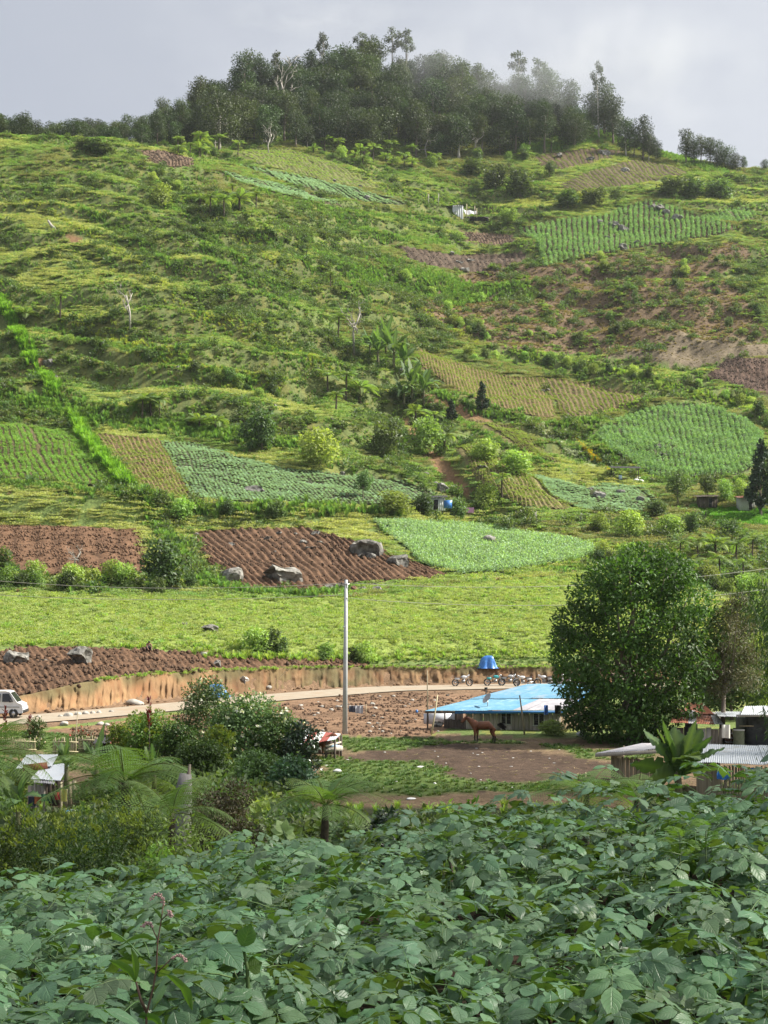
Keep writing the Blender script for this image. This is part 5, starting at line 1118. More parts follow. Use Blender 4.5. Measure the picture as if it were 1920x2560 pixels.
def blue_house():
    t = thing('blue_roofed_house', 'grey plank house with patchy blue tin roof below the road', 'house', (8, 96, -9.3))
    base = np.array([8, 96, -9.3])
    def rel(p): return np.array(p)-base
    E0 = W(1062, 1777, 94.8); E1 = W(1409, 1775, 94.0); R0 = W(1320, 1712, 100.6); R1 = W(1500, 1712, 100.6)
    E0, E1, R0, R1 = map(rel, (E0, E1, R0, R1)); L_ = lambda a, b, k: a + (b-a)*k
    M0, M1 = L_(E0, R0, .44), L_(E1, R1, .44); up = np.array([0, 0, .05])
    roof_sheets(E0, E1, M1, M0, 11, 8, [M_BLUE]*7 + [M_PALETIN]*4, t, .018)
    roof_sheets(L_(E0, R0, .42)+up, L_(E1, R1, .42)+up, R1+up, R0+up, 9, 8, M_BLUEWORN, t, .018)
    B0 = R0 + np.array([-1.2, 5.2, -1.25]); B1 = R1 + np.array([.6, 5.2, -1.2])
    corrugated(B1, B0, R0+up, R1+up, 60, 'back_roof_sheet', M_BLUEWORN, t, .018)
    # fascia
    def board(name, a, b, hgt, th, mt, dz=0):
        a = np.array(a); b = np.array(b); d = b-a; Ln = np.linalg.norm(d[:2]); m = MB(); m.box((Ln/2, 0, -hgt/2), (Ln, th, hgt)); o = m.obj(name, mt, t); o.location = tuple(a+np.array([0, 0, dz])); o.rotation_euler = (0, -math.atan2(d[2], Ln), math.atan2(d[1], d[0])); return o
    board('fascia_board', L_(E0, E1, .22)+np.array([0, .05, -.03]), E1+np.array([0, .05, -.03]), .17, .03, M_BLUEB)
    board('fascia_board', E1+np.array([0, .03, -.02]), L_(E1, R1, .55)+np.array([0, 0, -.02]), .16, .03, M_BLUEB)
    board('eave_beam', L_(E0, E1, 0)+np.array([0, .1, -.04]), L_(E0, E1, .35)+np.array([0, .1, -.04]), .10, .08, M_DPLANK)
    # walls of upright boards
    zb = -.35; zt = E0[2]-.10
    A = rel(W(1165, 1800, 95.25)); C = rel(W(1402, 1800, 94.45)); Rw = rel(W(1468, 1800, 98.6))
    def seg(k0, k1, z0, z1): planks((A+(C-A)*k0)[:2], (A+(C-A)*k1)[:2], z0, z1, .2, t, M_PLANK, ragged=.02)
    def kx(u): return (u-1165)/(1402-1165)
    w1, w2, w3, w4 = kx(1252), kx(1280), kx(1333), kx(1362)
    seg(0, w1, zb, zt); seg(w2, w3, zb, zt); seg(w4, 1, zb, zt); seg(w1, w2, zb, .38); seg(w3, w4, zb, .32)
    planks(C[:2], Rw[:2], zb, zt+.2, .2, t, mat('brown_plank', (.20,.14,.09), (.33,.25,.17), 3.5, .9, bump=.3, stretch=(6, 6, .5), rnd=.2))
    Lw = rel(W(1110, 1800, 96.2)); planks(Lw[:2], A[:2], zb, .62, .2, t, M_DPLANK, ragged=.03)
    planks(Lw[:2]+np.array([.1, 3.6]), A[:2]+np.array([0, 3.5]), zb, zt, .22, t, M_DPLANK)
    ang = math.atan2((C-A)[1], (C-A)[0])
    for k0, k1, z0 in ((w1, w2, .38), (w3, w4, .32)):
        p = A+(C-A)*(k0+k1)/2; wd = np.linalg.norm((C-A)[:2])*(k1-k0); hg = zt-z0-.02
        wo_ = boxo('window', (p[0], p[1]+.03, z0+hg/2), (wd, .02, hg), M_GLASS, t, ang)
        for dx in (-wd/2+.03, 0, wd/2-.03):
            m = MB(); m.box((0, 0, 0), (.055, .06, hg)); o = m.obj('frame', M_CONCP, wo_); o.location = (dx, -.04, 0)
        for dz in (-hg/2+.02, hg/2-.03):
            m = MB(); m.box((0, 0, 0), (wd+.04, .07, .05)); o = m.obj('frame', M_CONCP, wo_); o.location = (0, -.045, dz)
        m = MB(); m.box((0, 0, 0), (wd*.42, .012, .07), M=Matrix.Rotation(.6, 4, 'X')); sm_ = m.mesh('louvre_slat', mat('louvre_glass', (.10,.09,.09), (.05,.05,.055), 4, .25))
        for sx in (-1, 1):
            for q in range(6): o = link('louvre_slat', sm_, wo_); o.location = (sx*wd*.25, -.03, -hg/2+.1+q*(hg-.15)/6)
    for u, Y in ((1069, 95.2), (1112, 97.4), (1115, 100.5), (1070, 99)):
        x = WX(u, Y); b = rel((x, Y, -9.6)); pole('porch_post', [b, b+np.array([0, 0, 1.55])], [.05, .045], M_DPLANK, t)
    o = boxo('tin_panel', rel(W(1098, 1797, 99)), (2.0, .03, .7), M_TIN, t)
    # dish
    d = thing('satellite_dish', 'grey satellite dish on a mast above the blue tin roof', 'satellite dish', W(1219, 1772, 95.4)); m = MB()
    th = np.linspace(0, 1, 6); ph = np.linspace(0, 2*math.pi, 19); TH, PH = np.meshgrid(th, ph, indexing='ij'); P = np.stack([TH*np.cos(PH)*.36, TH*np.sin(PH)*.36, TH**2*.09], -1); m.grid(P); m.grid((P-np.array([0, 0, .012]))[::-1])
    o = m.obj('reflector', mat('dish_grey', (.30,.30,.31), (.42,.42,.43), 4, .6), d, True); o.location = (0, 0, .62); o.rotation_euler = (R(20), R(-52), 0)
    pole('mast', [(0, 0, -.15), (0, 0, .6)], .025, M_STEEL, d); pole('feed_arm', [(0, 0, .5), (-.32, -.1, .78)], .012, M_STEEL, d)
    p = thing('roof_pipe', 'short dark pipe post standing up behind the blue roof edge', 'pipe', W(1215, 1742, 98.5)); pole('pipe', [(0, 0, -.4), (0, 0, .55)], .035, M_BLACK, p); pole('cap', [(-.1, 0, .55), (.1, 0, .57)], .05, M_BLACK, p)
    cloth('blue_towel', W(1365, 1763, 93.8), .25, .56, cloth_mat('blue_cloth', (.05,.14,.45)), 'blue cloth hanging from the eave of the blue roofed house', seed=1)
    cloth('black_shirt', W(1395, 1763, 93.7), .4, .5, cloth_mat('black_cloth', (.02,.02,.022)), 'black cloth hanging from the eave beside the blue one', seed=2)
blue_house()
def yard_bits():
    def bp(u0, v0, u1, v1, Y, rad, mt, name, label):
        a = W(u0, v0, Y); b = W(u1, v1, Y+.2); a[2] = min(a[2], Hs(a[0], a[1]))-.1; o = pole(name, [a*0, (b-a)*.5+np.array([.02, 0, 0]), b-a], [rad*1.1, rad, rad*.8], mt); o.location = tuple(a); tag(o, label, 'pole')
    bp(1077, 1840, 1094, 1737, 92, .045, M_POLEW, 'bamboo_pole', 'pale yellow bamboo pole leaning at the corner of the porch')
    bp(1312, 1840, 1299, 1738, 91.5, .05, M_BAMBOO, 'leaning_pole', 'grey leaning pole in front of the house window'); bp(1068, 1812, 1068, 1676, 98, .04, M_BAMBOO, 'tall_thin_pole', 'thin upright grey pole behind the porch of the blue roofed house')
    t = thing('utility_pole', 'tall pale concrete utility pole standing at the edge of the yard', 'utility pole', (WX(862, 92.3), 92.3, -9.4))
    m = MB(); m.tube([(0, 0, 0), (.04, 0, 4.5), (.08, 0, 9.42)], [.155, .13, .10], 12); m.obj('shaft', mat('pole_concrete', (.33,.35,.365), (.42,.435,.445), 5, .7, spec=.3, rnd=.05, c3=(.42,.43,.43), s3=2), t, True)
    m = MB(); m.box((.02, -.1, 9.15), (.5, .06, .06)); m.obj('crossarm', M_STEEL, t)
    for dx in (-.2, .22):
        m = MB(); m.tube([(dx, -.1, 9.16), (dx, -.1, 9.22), (dx, -.1, 9.3)], [.03, .045, .02], 8); m.obj('insulator', M_BLACK, t)
    m = MB(); m.box((-.06, -.18, 6.6), (.12, .12, .05)); m.obj('bracket', M_STEEL, t)
    top = np.array([WX(862, 92.3)+.08, 92.2, -.18])
    def wire(a, b, sag, label):
        s = np.linspace(0, 1, 24)[:, None]; P = a*(1-s)+b*s; P[:, 2] -= (sag*4*s*(1-s))[:, 0]; m = MB(); m.tube(P-a, .014, 4); o = m.obj('power_wire', mat('wire', (.30,.30,.25), (.40,.40,.33), 2, .6)); o.location = tuple(a); tag(o, label, 'wire')
    wire(top, np.array([-38, 110, 1.2]), .9, 'thin power wire running from the pole past the shrub corner'); wire(top+np.array([.2, 0, 0]), np.array([26.0, 100, .9]), .7, 'upper thin power wire running from the pole past the big tree'); wire(top+np.array([0, 0, -.9]), np.array([26.0, 99, -.4]), .8, 'lower thin power wire running from the pole past the big tree')
    wire(top+np.array([0, 0, -.7]), np.array([-38, 108, -.1]), .7, 'lower thin wire running from the pole along the pale green field')
    wire(top+np.array([0, 0, -2.0]), np.array([WX(682, 128), 127.4, -8.6]), .0, 'pale stay wire running from the pole to the cut bank')
    # washing on a line by the pole
    a = W(866, 1764, 105); b = W(915, 1764, 105); l_ = thing('washing_line', 'short line with dark and pale washing beside the utility pole', 'washing line', (a[0], a[1], -9.3))
    for q in (a, b): pole('post', [np.array([q[0]-a[0], 0, -.2]), np.array([q[0]-a[0], 0, q[2]+9.4])], .03, M_BAMBOO, l_)
    pole('rope', [np.array([0, 0, a[2]+9.3]), np.array([b[0]-a[0], 0, b[2]+9.3])], .01, M_WHITE, l_)
    cloth('dark_washing', W(880, 1765, 104.95), .45, .42, cloth_mat('slate_cloth', (.06,.07,.10)), 'dark slate garment on the line by the utility pole', seed=3); cloth('pale_washing', W(898, 1765, 104.95), .52, .5, cloth_mat('pale_cloth', (.40,.42,.46)), 'pale grey garment on the line by the utility pole', seed=4)
    # sacks, tarps, small litter
    def sack(u, v, w, label, mt, name='plastic_sack', cat='sack', hk=.5):
        g = ground(u, v); s = size_at(w, g.y); m = MB(); m.ball((0, 0, s*hk*.35), (s*.5, s*.4, s*hk*.6), 14, 9, 1, .35, int(u)); o = m.obj(name, mt, None, True); o.location = (g.x, g.y, g.z); o.rotation_euler = (0, 0, u); tag(o, label, cat)
    MW = mat('white_plastic', (.60,.60,.58), (.75,.75,.74), 4, .5)
    sack(1455, 1840, 28, 'white plastic sack on the grass by the brown side wall', MW); sack(844, 1930, 26, 'white plastic bag on the mud in front of the stall', MW, hk=.3); sack(1050, 1918, 22, 'torn white sheet lying on the yard mud', MW, hk=.15); sack(1020, 1926, 18, 'small torn white wrapper on the yard mud', MW, hk=.15); sack(1028, 1998, 26, 'white sheet scrap near the coffee bush', MW, hk=.15); sack(1087, 1960, 8, 'small round white scrap on the bare yard', MW); sack(1042, 1782, 8, 'little blue bucket on the rubble slope', M_TARP, 'bucket', 'bucket', 1.0)
    rr_ = random.Random(9)
    for i in range(34):
        g = ground(rr_.uniform(800, 1480), rr_.uniform(1870, 1975)); m = MB(); m.ball((0, 0, .01), (rr_.uniform(.04, .11), rr_.uniform(.03, .07), .012), 8, 5, 1, .4, i); o = m.obj('paper_scrap', MW); o.location = (g.x, g.y, g.z+.02); o.rotation_euler = (0, 0, i); tag(o, 'tiny white scrap of litter on the yard mud', 'litter', 'white scraps on the yard')
    # blue tarpaulin over a load, on the flat above the bank
    def tarp(u, v, w, hgt, label, seed):
        g = ground(u, v); s = size_at(w, g.y); a = np.linspace(-.5, .5, 17); A_, B_ = np.meshgrid(a, a, indexing='ij'); rr2 = np.maximum(np.abs(A_), np.abs(B_))*2
        z = hgt*(1-sstep(.45, .98, rr2 + (fbm(A_*4+seed, B_*4, 2, seed)-.5)*.25))*(.8+.4*fbm(A_*3+seed, B_*3, 2, seed+1)) ; fl = 1+.12*np.sin(np.arctan2(B_, A_)*9)*(rr2 > .7)
        m = MB(); P = np.stack([A_*s*fl, B_*s*.8*fl, z+.02], -1); m.grid(P); m.grid((P-np.array([0, 0, .01]))[::-1]); o = m.obj('tarpaulin', M_TARP, None, True); o.location = (g.x, g.y, g.z); tag(o, label, 'tarpaulin')
    tarp(1219, 1671, 50, 1.0, 'blue tarpaulin draped over a load above the motorbikes', 1); tarp(540, 1742, 66, .9, 'blue tarpaulin behind the white flowered shrub', 2)
    g = ground(1222, 1648); m = MB(); m.ball((0, 0, .1), (.5, .3, .22), 10, 6, 1, .3, 3); o = m.obj('pale_sack', M_WHITE, None, True); o.location = (g.x, g.y, g.z); tag(o, 'pale sack lying behind the blue tarpaulin', 'sack')
    g = ground(510, 1642); m = MB(); m.box((0, 0, .15), (.55, .35, .3)); t2 = thing('produce_crate', 'small pale crate standing on the roadside ploughed strip', 'crate', (g.x, g.y, g.z+.1)); m.obj('box', M_CONCP, t2); m = MB(); m.box((0, 0, .32), (.6, .4, .04)); m.obj('lid', M_BAMBOO, t2)
yard_bits()

# ---------------------------------------------------------------- animals and the crouching worker: skinned bodies
def skin_body(name, V, E_, rad, mt, parent=None, root=0, sub=2):
    me = bpy.data.meshes.new(name); me.from_pydata([tuple(v) for v in V], E_, []); me.materials.append(mt); o = link(name, me, parent)
    md = o.modifiers.new('skin', 'SKIN')
    md.use_smooth_shade = True
    sv = me.skin_vertices[0].data
    for i, r_ in enumerate(rad): sv[i].radius = (r_, r_) if np.isscalar(r_) else r_
    sv[root].use_root = True
    s_ = o.modifiers.new('smooth', 'SUBSURF'); s_.levels = sub; s_.render_levels = sub
    dg = bpy.context.evaluated_depsgraph_get(); ev = o.evaluated_get(dg); nm = bpy.data.meshes.new_from_object(ev); o.modifiers.clear(); o.data = nm
    return o
def horse(loc, rz, label, scale=1.0, head_up=True):
    t = thing('horse', label, 'horse', loc, rz, scale=scale)
    # faces +X; withers 1.35 m
    V = [(-.62,0,1.12),(-.35,0,1.12),(0,0,1.06),(.35,0,1.10),(.58,0,1.16),   # 0-4 trunk
         (.80,0,1.34),(1.0,0,1.50),(1.12,0,1.56),(1.28,0,1.40),(1.42,0,1.24)] # 5-9 neck, poll, head, muzzle
    rad = [(.22,.25),(.27,.28),(.27,.29),(.26,.27),(.22,.25),(.13,.19),(.10,.15),(.095,.12),(.085,.105),(.062,.075)]
    E_ = [(0,1),(1,2),(2,3),(3,4),(4,5),(5,6),(6,7),(7,8),(8,9)]
    def leg(root, pts_, rs):
        prev = root
        for p, r_ in zip(pts_, rs): V.append(p); rad.append(r_); E_.append((prev, len(V)-1)); prev = len(V)-1
    for s, dx in ((.15, 0), (-.15, .16)): leg(0, [(-.66+dx,s,.88),(-.56+dx,s*.95,.70),(-.72+dx,s*.95,.44),(-.69+dx,s*.95,.12),(-.64+dx,s*.95,.03)], [.15,.105,.062,.045,.055])
    for s, dx in ((.13, .04), (-.13, -.08)): leg(4, [(.52+dx,s,.86),(.50+dx,s,.60),(.52+dx,s,.42),(.51+dx,s,.12),(.55+dx,s,.03)], [.12,.08,.055,.042,.055])
    b = skin_body('body', V, E_, rad, M_HORSE, t, 2)
    # black stockings: lower legs as their own hide colour
    a = b.data; 
    m2 = M_HORSED; a.materials.append(m2)
    for p in a.polygons:
        if p.center.z < .46: p.material_index = 1
    m = MB()
    for s in (-1, 1): m.add([(1.10, s*.05, 1.64), (1.14, s*.09, 1.64), (1.13, s*.075, 1.78), (1.09, s*.06, 1.66)], [[0, 1, 2], [1, 3, 2], [3, 0, 2], [0, 3, 1]])
    m.obj('ears', M_HORSE, t)
    r = np.random.default_rng(2); m = MB(); n = 160; tq = r.uniform(0, 1, n); C = along(np.array([(.55,0,1.42),(.80,0,1.54),(1.0,0,1.66),(1.12,0,1.69)]), tq)
    sd = np.where(r.uniform(size=n) < .7, 1., -1.)[:, None]; kites(m, C, np.stack([-.2+0*tq, sd[:, 0]*.5, -.8+0*tq], 1), np.tile([1., 0, 0], (n, 1)), r.uniform(.16, .26, n), .04, r.uniform(.7, 1.3, n)); m.obj('mane', M_HORSED, t)
    m = MB(); n = 90; az = r.normal(size=(n, 3))*.12; P0 = np.tile([-.84, 0, 1.14], (n, 1)) + az*.15; kites(m, P0, np.tile([-.9, .1, -.05], (n, 1)) + az, np.tile([0, 0, 1.], (n, 1)), r.uniform(.35, .62, n), .05, 1.0, curl=.3); m.obj('tail', M_HORSED, t)
    m = MB()
    for s in (-1, 1): m.ball((1.22, s*.082, 1.46), .02, 8, 6)
    m.obj('eyes', M_BLACK, t); return t
gh = ground(1210, 1857); horse((gh.x, gh.y, gh.z-.02), R(180-12), 'brown horse with black legs standing in the yard before the house', .92)
def stall():
    Y = 79.5; x0 = WX(770, Y); t = thing('horse_stall', 'small wooden horse stall with red and white striped tin roof', 'stall', (WX(808, Y), Y, -9.3)); b = np.array([WX(808, Y), Y, -9.3])
    rel = lambda u, v, yy: W(u, v, yy)-b
    roof_sheets(rel(735,1868,78.6), rel(838,1848,78.4), rel(852,1834,81), rel(758,1826,81.4), 5, 5, [M_TIN, M_REDTIN, M_WHITE, M_REDTIN, M_TIN], t, .015)
    for u, v, yy in ((742,1868,78.8),(815,1851,78.6),(852,1838,79.6),(836,1848,78.6),(760,1832,81.2),(846,1838,81)):
        p = rel(u, v, yy); pole('post', [(p[0], p[1], -.25), (p[0]+.03, p[1], p[2])], [.06, .05], M_DPLANK, t)
    for dz in (.5, .72): 
        a = rel(815, 1870, 78.5); c = rel(852, 1862, 79.5); m = MB(); m.tube([(a[0], a[1], dz+.1), (c[0], c[1], dz+.2)], .05, 6); m.obj('rail', M_PLANK, t)
    m = MB(); a = rel(833, 1875, 79.1); m.box((0, 0, 0), (.95, .45, .22)); o = m.obj('manger', M_PLANK, t); o.location = (a[0], a[1]-.1, .62); o.rotation_euler = (0, -.1, .25)
    m = MB(); m.ball((0, 0, 0), (.36, .18, .1), 12, 7, 1, .3, 4); o = m.obj('manger_lining', mat('pale_blue_sheet', (.25,.45,.62), (.45,.6,.72), 5, .5), t, True); o.location = (a[0], a[1]-.1, .76)
    planks(rel(760, 1870, 81.6)[:2], rel(850, 1870, 81.3)[:2], -.2, .75, .18, t, M_DPLANK)
    horse((WX(790, 79.9), 79.9, -9.35), R(0), 'brown horse standing inside the striped roof stall', .85)
stall()
def person():
    g = ground(369, 1632); t = thing('person', 'person in a grey shirt crouching over the ploughed strip', 'person', (g.x, g.y, g.z+.05), R(-60))
    skin = mat('skin', (.16,.085,.055), (.2,.11,.07), 5, .6)
    V = [(0,0,.30),(.06,0,.45),(.17,0,.62),(.25,0,.72),(.31,0,.78),(.37,0,.85)]; rad = [.15,.14,.15,.10,.05,.095]; E_ = [(0,1),(1,2),(2,3),(3,4),(4,5)]
    def limb(root, P_, rs):
        pr = root
        for p, r_ in zip(P_, rs): V.append(p); rad.append(r_); E_.append((pr, len(V)-1)); pr = len(V)-1
    for s in (-1, 1):
        limb(0, [(.12,s*.12,.32),(.36,s*.17,.42),(.16,s*.15,.10),(.14,s*.15,.03),(.28,s*.15,.03)], [.10,.07,.055,.05,.04]); limb(3, [(.26,s*.19,.68),(.36,s*.22,.46),(.52,s*.14,.26),(.57,s*.12,.18)], [.065,.05,.04,.035])
    skin_body('body', V, E_, rad, skin, t, 0, 2)
    V2 = [(-.01,0,.34),(.06,0,.46),(.17,0,.63),(.255,0,.715)]; skin_body('shirt', V2, [(0,1),(1,2),(2,3)], [.165,.16,.175,.13], cloth_mat('grey_shirt', (.42,.43,.46)), t, 0, 2)
    V3 = [(0,0,.28),(.10,.12,.32),(.35,.17,.42),(.17,.15,.12),(.10,-.12,.32),(.35,-.17,.42),(.17,-.15,.12)]; skin_body('trousers', V3, [(0,1),(1,2),(2,3),(0,4),(4,5),(5,6)], [.165,.12,.085,.065,.12,.085,.065], cloth_mat('dark_trousers', (.03,.03,.035)), t, 0, 2)
    m = MB(); m.ball((.355, 0, .885), (.105, .1, .085), 12, 8); m.obj('hair', M_BLACK, t, True)
person()

# ---------------------------------------------------------------- motorbikes
def motorbike_proto(tankc, seed):
    t = thing('motorbike', 'parked motorbike', 'motorbike'); paint = mat('bike_paint_%d' % seed, tuple(c*.85 for c in tankc), tankc, 6, .3, spec=.6)
    for x in (-.62, .62):
        w = MB(); a = np.linspace(0, 2*math.pi, 25); w.tube(np.stack([.27*np.cos(a), 0*a, .27*np.sin(a)], -1), .05, 7, cap=False); wo_ = w.obj('wheel', M_BLACK, t, True); wo_.location = (x, 0, .31)
        m = MB(); m.tube(np.stack([.22*np.cos(a), 0*a, .22*np.sin(a)], -1), .018, 5, cap=False)
        for k in range(10): q = k*.628; m.tube([(0, 0, 0), (.22*math.cos(q), 0, .22*math.sin(q))], .006, 3, cap=False)
        m.tube([(0, -.06, 0), (0, .06, 0)], .05, 8); m.obj('rim', M_STEEL, wo_)
        m = MB(); b = np.linspace(.35, 2.5, 9) if x > 0 else np.linspace(.5, 2.3, 9); P = np.stack([np.stack([.345*np.cos(b), 0*b+s, .345*np.sin(b)], -1) for s in (-.065, 0, .065)], 1); m.grid(P + np.array([x, 0, .31])); m.grid((P*1.0 + np.array([x, 0, .325]))[::-1]); m.obj('mudguard', paint, t)
    m = MB(); m.tube([(.62, -.08, .31), (.45, -.08, .80), (.40, -.07, .95)], .022, 6); m.tube([(.62, .08, .31), (.45, .08, .80), (.40, .07, .95)], .022, 6); m.obj('fork', M_STEEL, t)
    m = MB(); m.tube([(.42, 0, .85), (.10, 0, .40), (-.20, 0, .34), (-.62, .09, .31)], .025, 6); m.tube([(.42, 0, .85), (-.15, 0, .68), (-.62, 0, .72)], .025, 6); m.tube([(-.20, 0, .34), (-.20, 0, .68)], .022, 6); m.obj('frame', M_BLACK, t)
    m = MB(); m.ball((.16, 0, .78), (.28, .14, .14), 14, 9, 1, .12, seed); m.obj('fuel_tank', paint, t, True)
    m = MB(); s = np.linspace(0, 1, 8); P = np.stack([np.stack([.0-.72*s, 0*s+w_, .80+.05*s**2-abs(w_)*.25], -1) for w_ in (-.13, -.07, 0, .07, .13)], 1); m.grid(P); m.grid((P*np.array([1, .8, 1])-np.array([0, 0, .09]))[::-1]); m.obj('seat', M_BLACK, t, True)
    m = MB(); m.box((.08, 0, .42), (.28, .24, .22)); m.tube([(.14, 0, .5), (.2, 0, .66)], .085, 8); m.obj('engine', mat('engine_metal', (.16,.16,.165), (.3,.3,.3), 10, .45, metal=.6), t)
    m = MB(); m.tube([(.2, .1, .5), (.26, .13, .32), (-.1, .15, .26), (-.3, .16, .32), (-.78, .17, .42)], [.022, .022, .025, .045, .05], 7); m.obj('exhaust', M_STEEL, t, True)
    m = MB(); m.tube([(.30, -.38, 1.05), (.38, -.16, 1.0), (.40, 0, .98), (.38, .16, 1.0), (.30, .38, 1.05)], .016, 6); m.obj('handlebar', M_BLACK, t)
    m = MB(); m.ball((.54, 0, .90), (.08, .1, .1), 10, 7); m.obj('headlight', M_STEEL, t, True)
    for s_ in (-1, 1): m = MB(); m.tube([(.36, s_*.2, 1.0), (.34, s_*.28, 1.16)], .008, 4); m.ball((.34, s_*.29, 1.18), (.02, .06, .04), 8, 5); m.obj('mirror', M_BLACK, t)
    m = MB(); m.box((-.45, 0, .64), (.42, .2, .16)); m.obj('side_panel', paint, t); m = MB(); m.box((-.74, 0, .80), (.05, .12, .07)); m.obj('tail_light', M_REDTIN, t)
    return t
def bikes():
    spec = [(1156,(.62,.63,.66),0,'silver white motorbike parked alone on the road before the cut bank'),(1236,(.05,.42,.46),1,'turquoise motorbike parked on the road'),(1273,(.45,.45,.47),2,'grey motorbike parked beside the turquoise one'),(1309,(.66,.66,.66),3,'white motorbike parked between the grey one and the tree side bikes'),(1362,(.60,.60,.63),4,'white motorbike parked close to the big tree'),(1394,(.5,.06,.05),5,'red and white motorbike half hidden behind the big tree'),(1420,(.62,.62,.62),6,'white motorbike behind the big tree leaves')]
    for u, c, s, lab in spec:
        t = motorbike_proto(c, s); Y = 132.6 + (s % 3)*.5; x = WX(u, Y); t.location = (x, Y, Hs(x, Y)+.07); t.rotation_euler = (R(-8), 0, [R(8), R(-4), R(6), R(190), R(178), R(12), R(5)][s]); t['label'] = lab; t['group'] = 'motorbikes parked along the road'
bikes()
def van():
    Y = 102.5; xf = WX(63, Y); t = thing('white_van', 'white minivan parked on the road at the end of the cut bank', 'van', (xf-1.9, Y, -9.12))
    wp = mat('white_car_paint', (.66,.67,.68), (.74,.74,.74), 2, .3, spec=.6)
    prof = np.array([(-2.0,.32),(-2.02,1.0),(-1.93,1.55),(-1.75,1.74),(.75,1.76),(1.02,1.70),(1.52,1.02),(1.84,.88),(1.92,.62),(1.90,.32)])
    m = MB(); ys = [-.74,-.70,-.62,.62,.70,.74]; ks = [(.0,0),(.02,0)]; P = []
    for y, z_in in zip([-.66,-.76,-.76,.76,.76,.66], [.03,0,0,0,0,.03]):
        q = prof.copy(); c = np.array([0, 1.0]); top = np.clip((q[:, 1]-.95)/.8, 0, 1); P.append(np.stack([q[:, 0]*(1-z_in), np.full(len(q), y)*(1-.14*top), q[:, 1]-z_in], -1))
    P = np.array(P); m.grid(P); n = len(prof)
    for k in (0, 5): m.add(P[k], [list(range(n)) if k else list(range(n))[::-1]])
    m.add(np.array([[-2, -.76, .32], [1.9, -.76, .32], [1.9, .76, .32], [-2, .76, .32]]), [[0, 3, 2, 1]])
    m.obj('body', wp, t)
    def pane(name, pts_, mt=M_GLASS, th=.012):
        m = MB(); p = np.array(pts_, float); m.add(p, [[0, 1, 2, 3]]); m.add(p+np.array([0, .01, 0]), [[3, 2, 1, 0]]); return m.obj(name, mt, t)
    for x0, x1, x2, x3 in ((.55,1.28,.98,.55),(-.35,.42,.42,-.35),(-1.6,-.48,-.48,-1.55)):
        pane('side_window', [(x0, -.765, 1.06), (x1, -.765, 1.06), (x2, -.685, 1.60), (x3, -.685, 1.60)]); pane('side_window', [(x3, .69, 1.60), (x2, .69, 1.60), (x1, .77, 1.06), (x0, .77, 1.06)])
    m = MB(); m.add(np.array([[1.53, -.62, 1.05], [1.53, .62, 1.05], [1.07, .56, 1.66], [1.07, -.56, 1.66]]), [[0, 1, 2, 3]]); m.obj('windscreen', M_GLASS, t)
    for y in (-.55, .55): m = MB(); m.ball((1.87, y, .76), (.06, .14, .1), 10, 7); m.obj('headlight', M_STEEL, t, True)
    m = MB(); m.box((1.92, 0, .42), (.10, 1.4, .2)); m.obj('bumper', M_BLACK, t); m = MB(); m.box((.0, -.775, .72), (3.4, .02, .05)); m.obj('side_stripe', M_BLACK, t)
    for x in (-1.3, 1.28):
        for y in (-.7, .7):
            a = np.linspace(0, 2*math.pi, 21); w = MB(); w.tube(np.stack([.22*np.cos(a), 0*a, .22*np.sin(a)], -1), .085, 8, cap=False); o = w.obj('wheel', M_BLACK, t, True); o.location = (x, y, .29)
            m = MB(); m.tube([(0, -.05, 0), (0, .05, 0)], .17, 12); m.obj('rim', M_STEEL, o)
    m = MB(); m.box((1.12, -.86, 1.12), (.12, .16, .16)); m.obj('mirror', M_BLACK, t)
van()
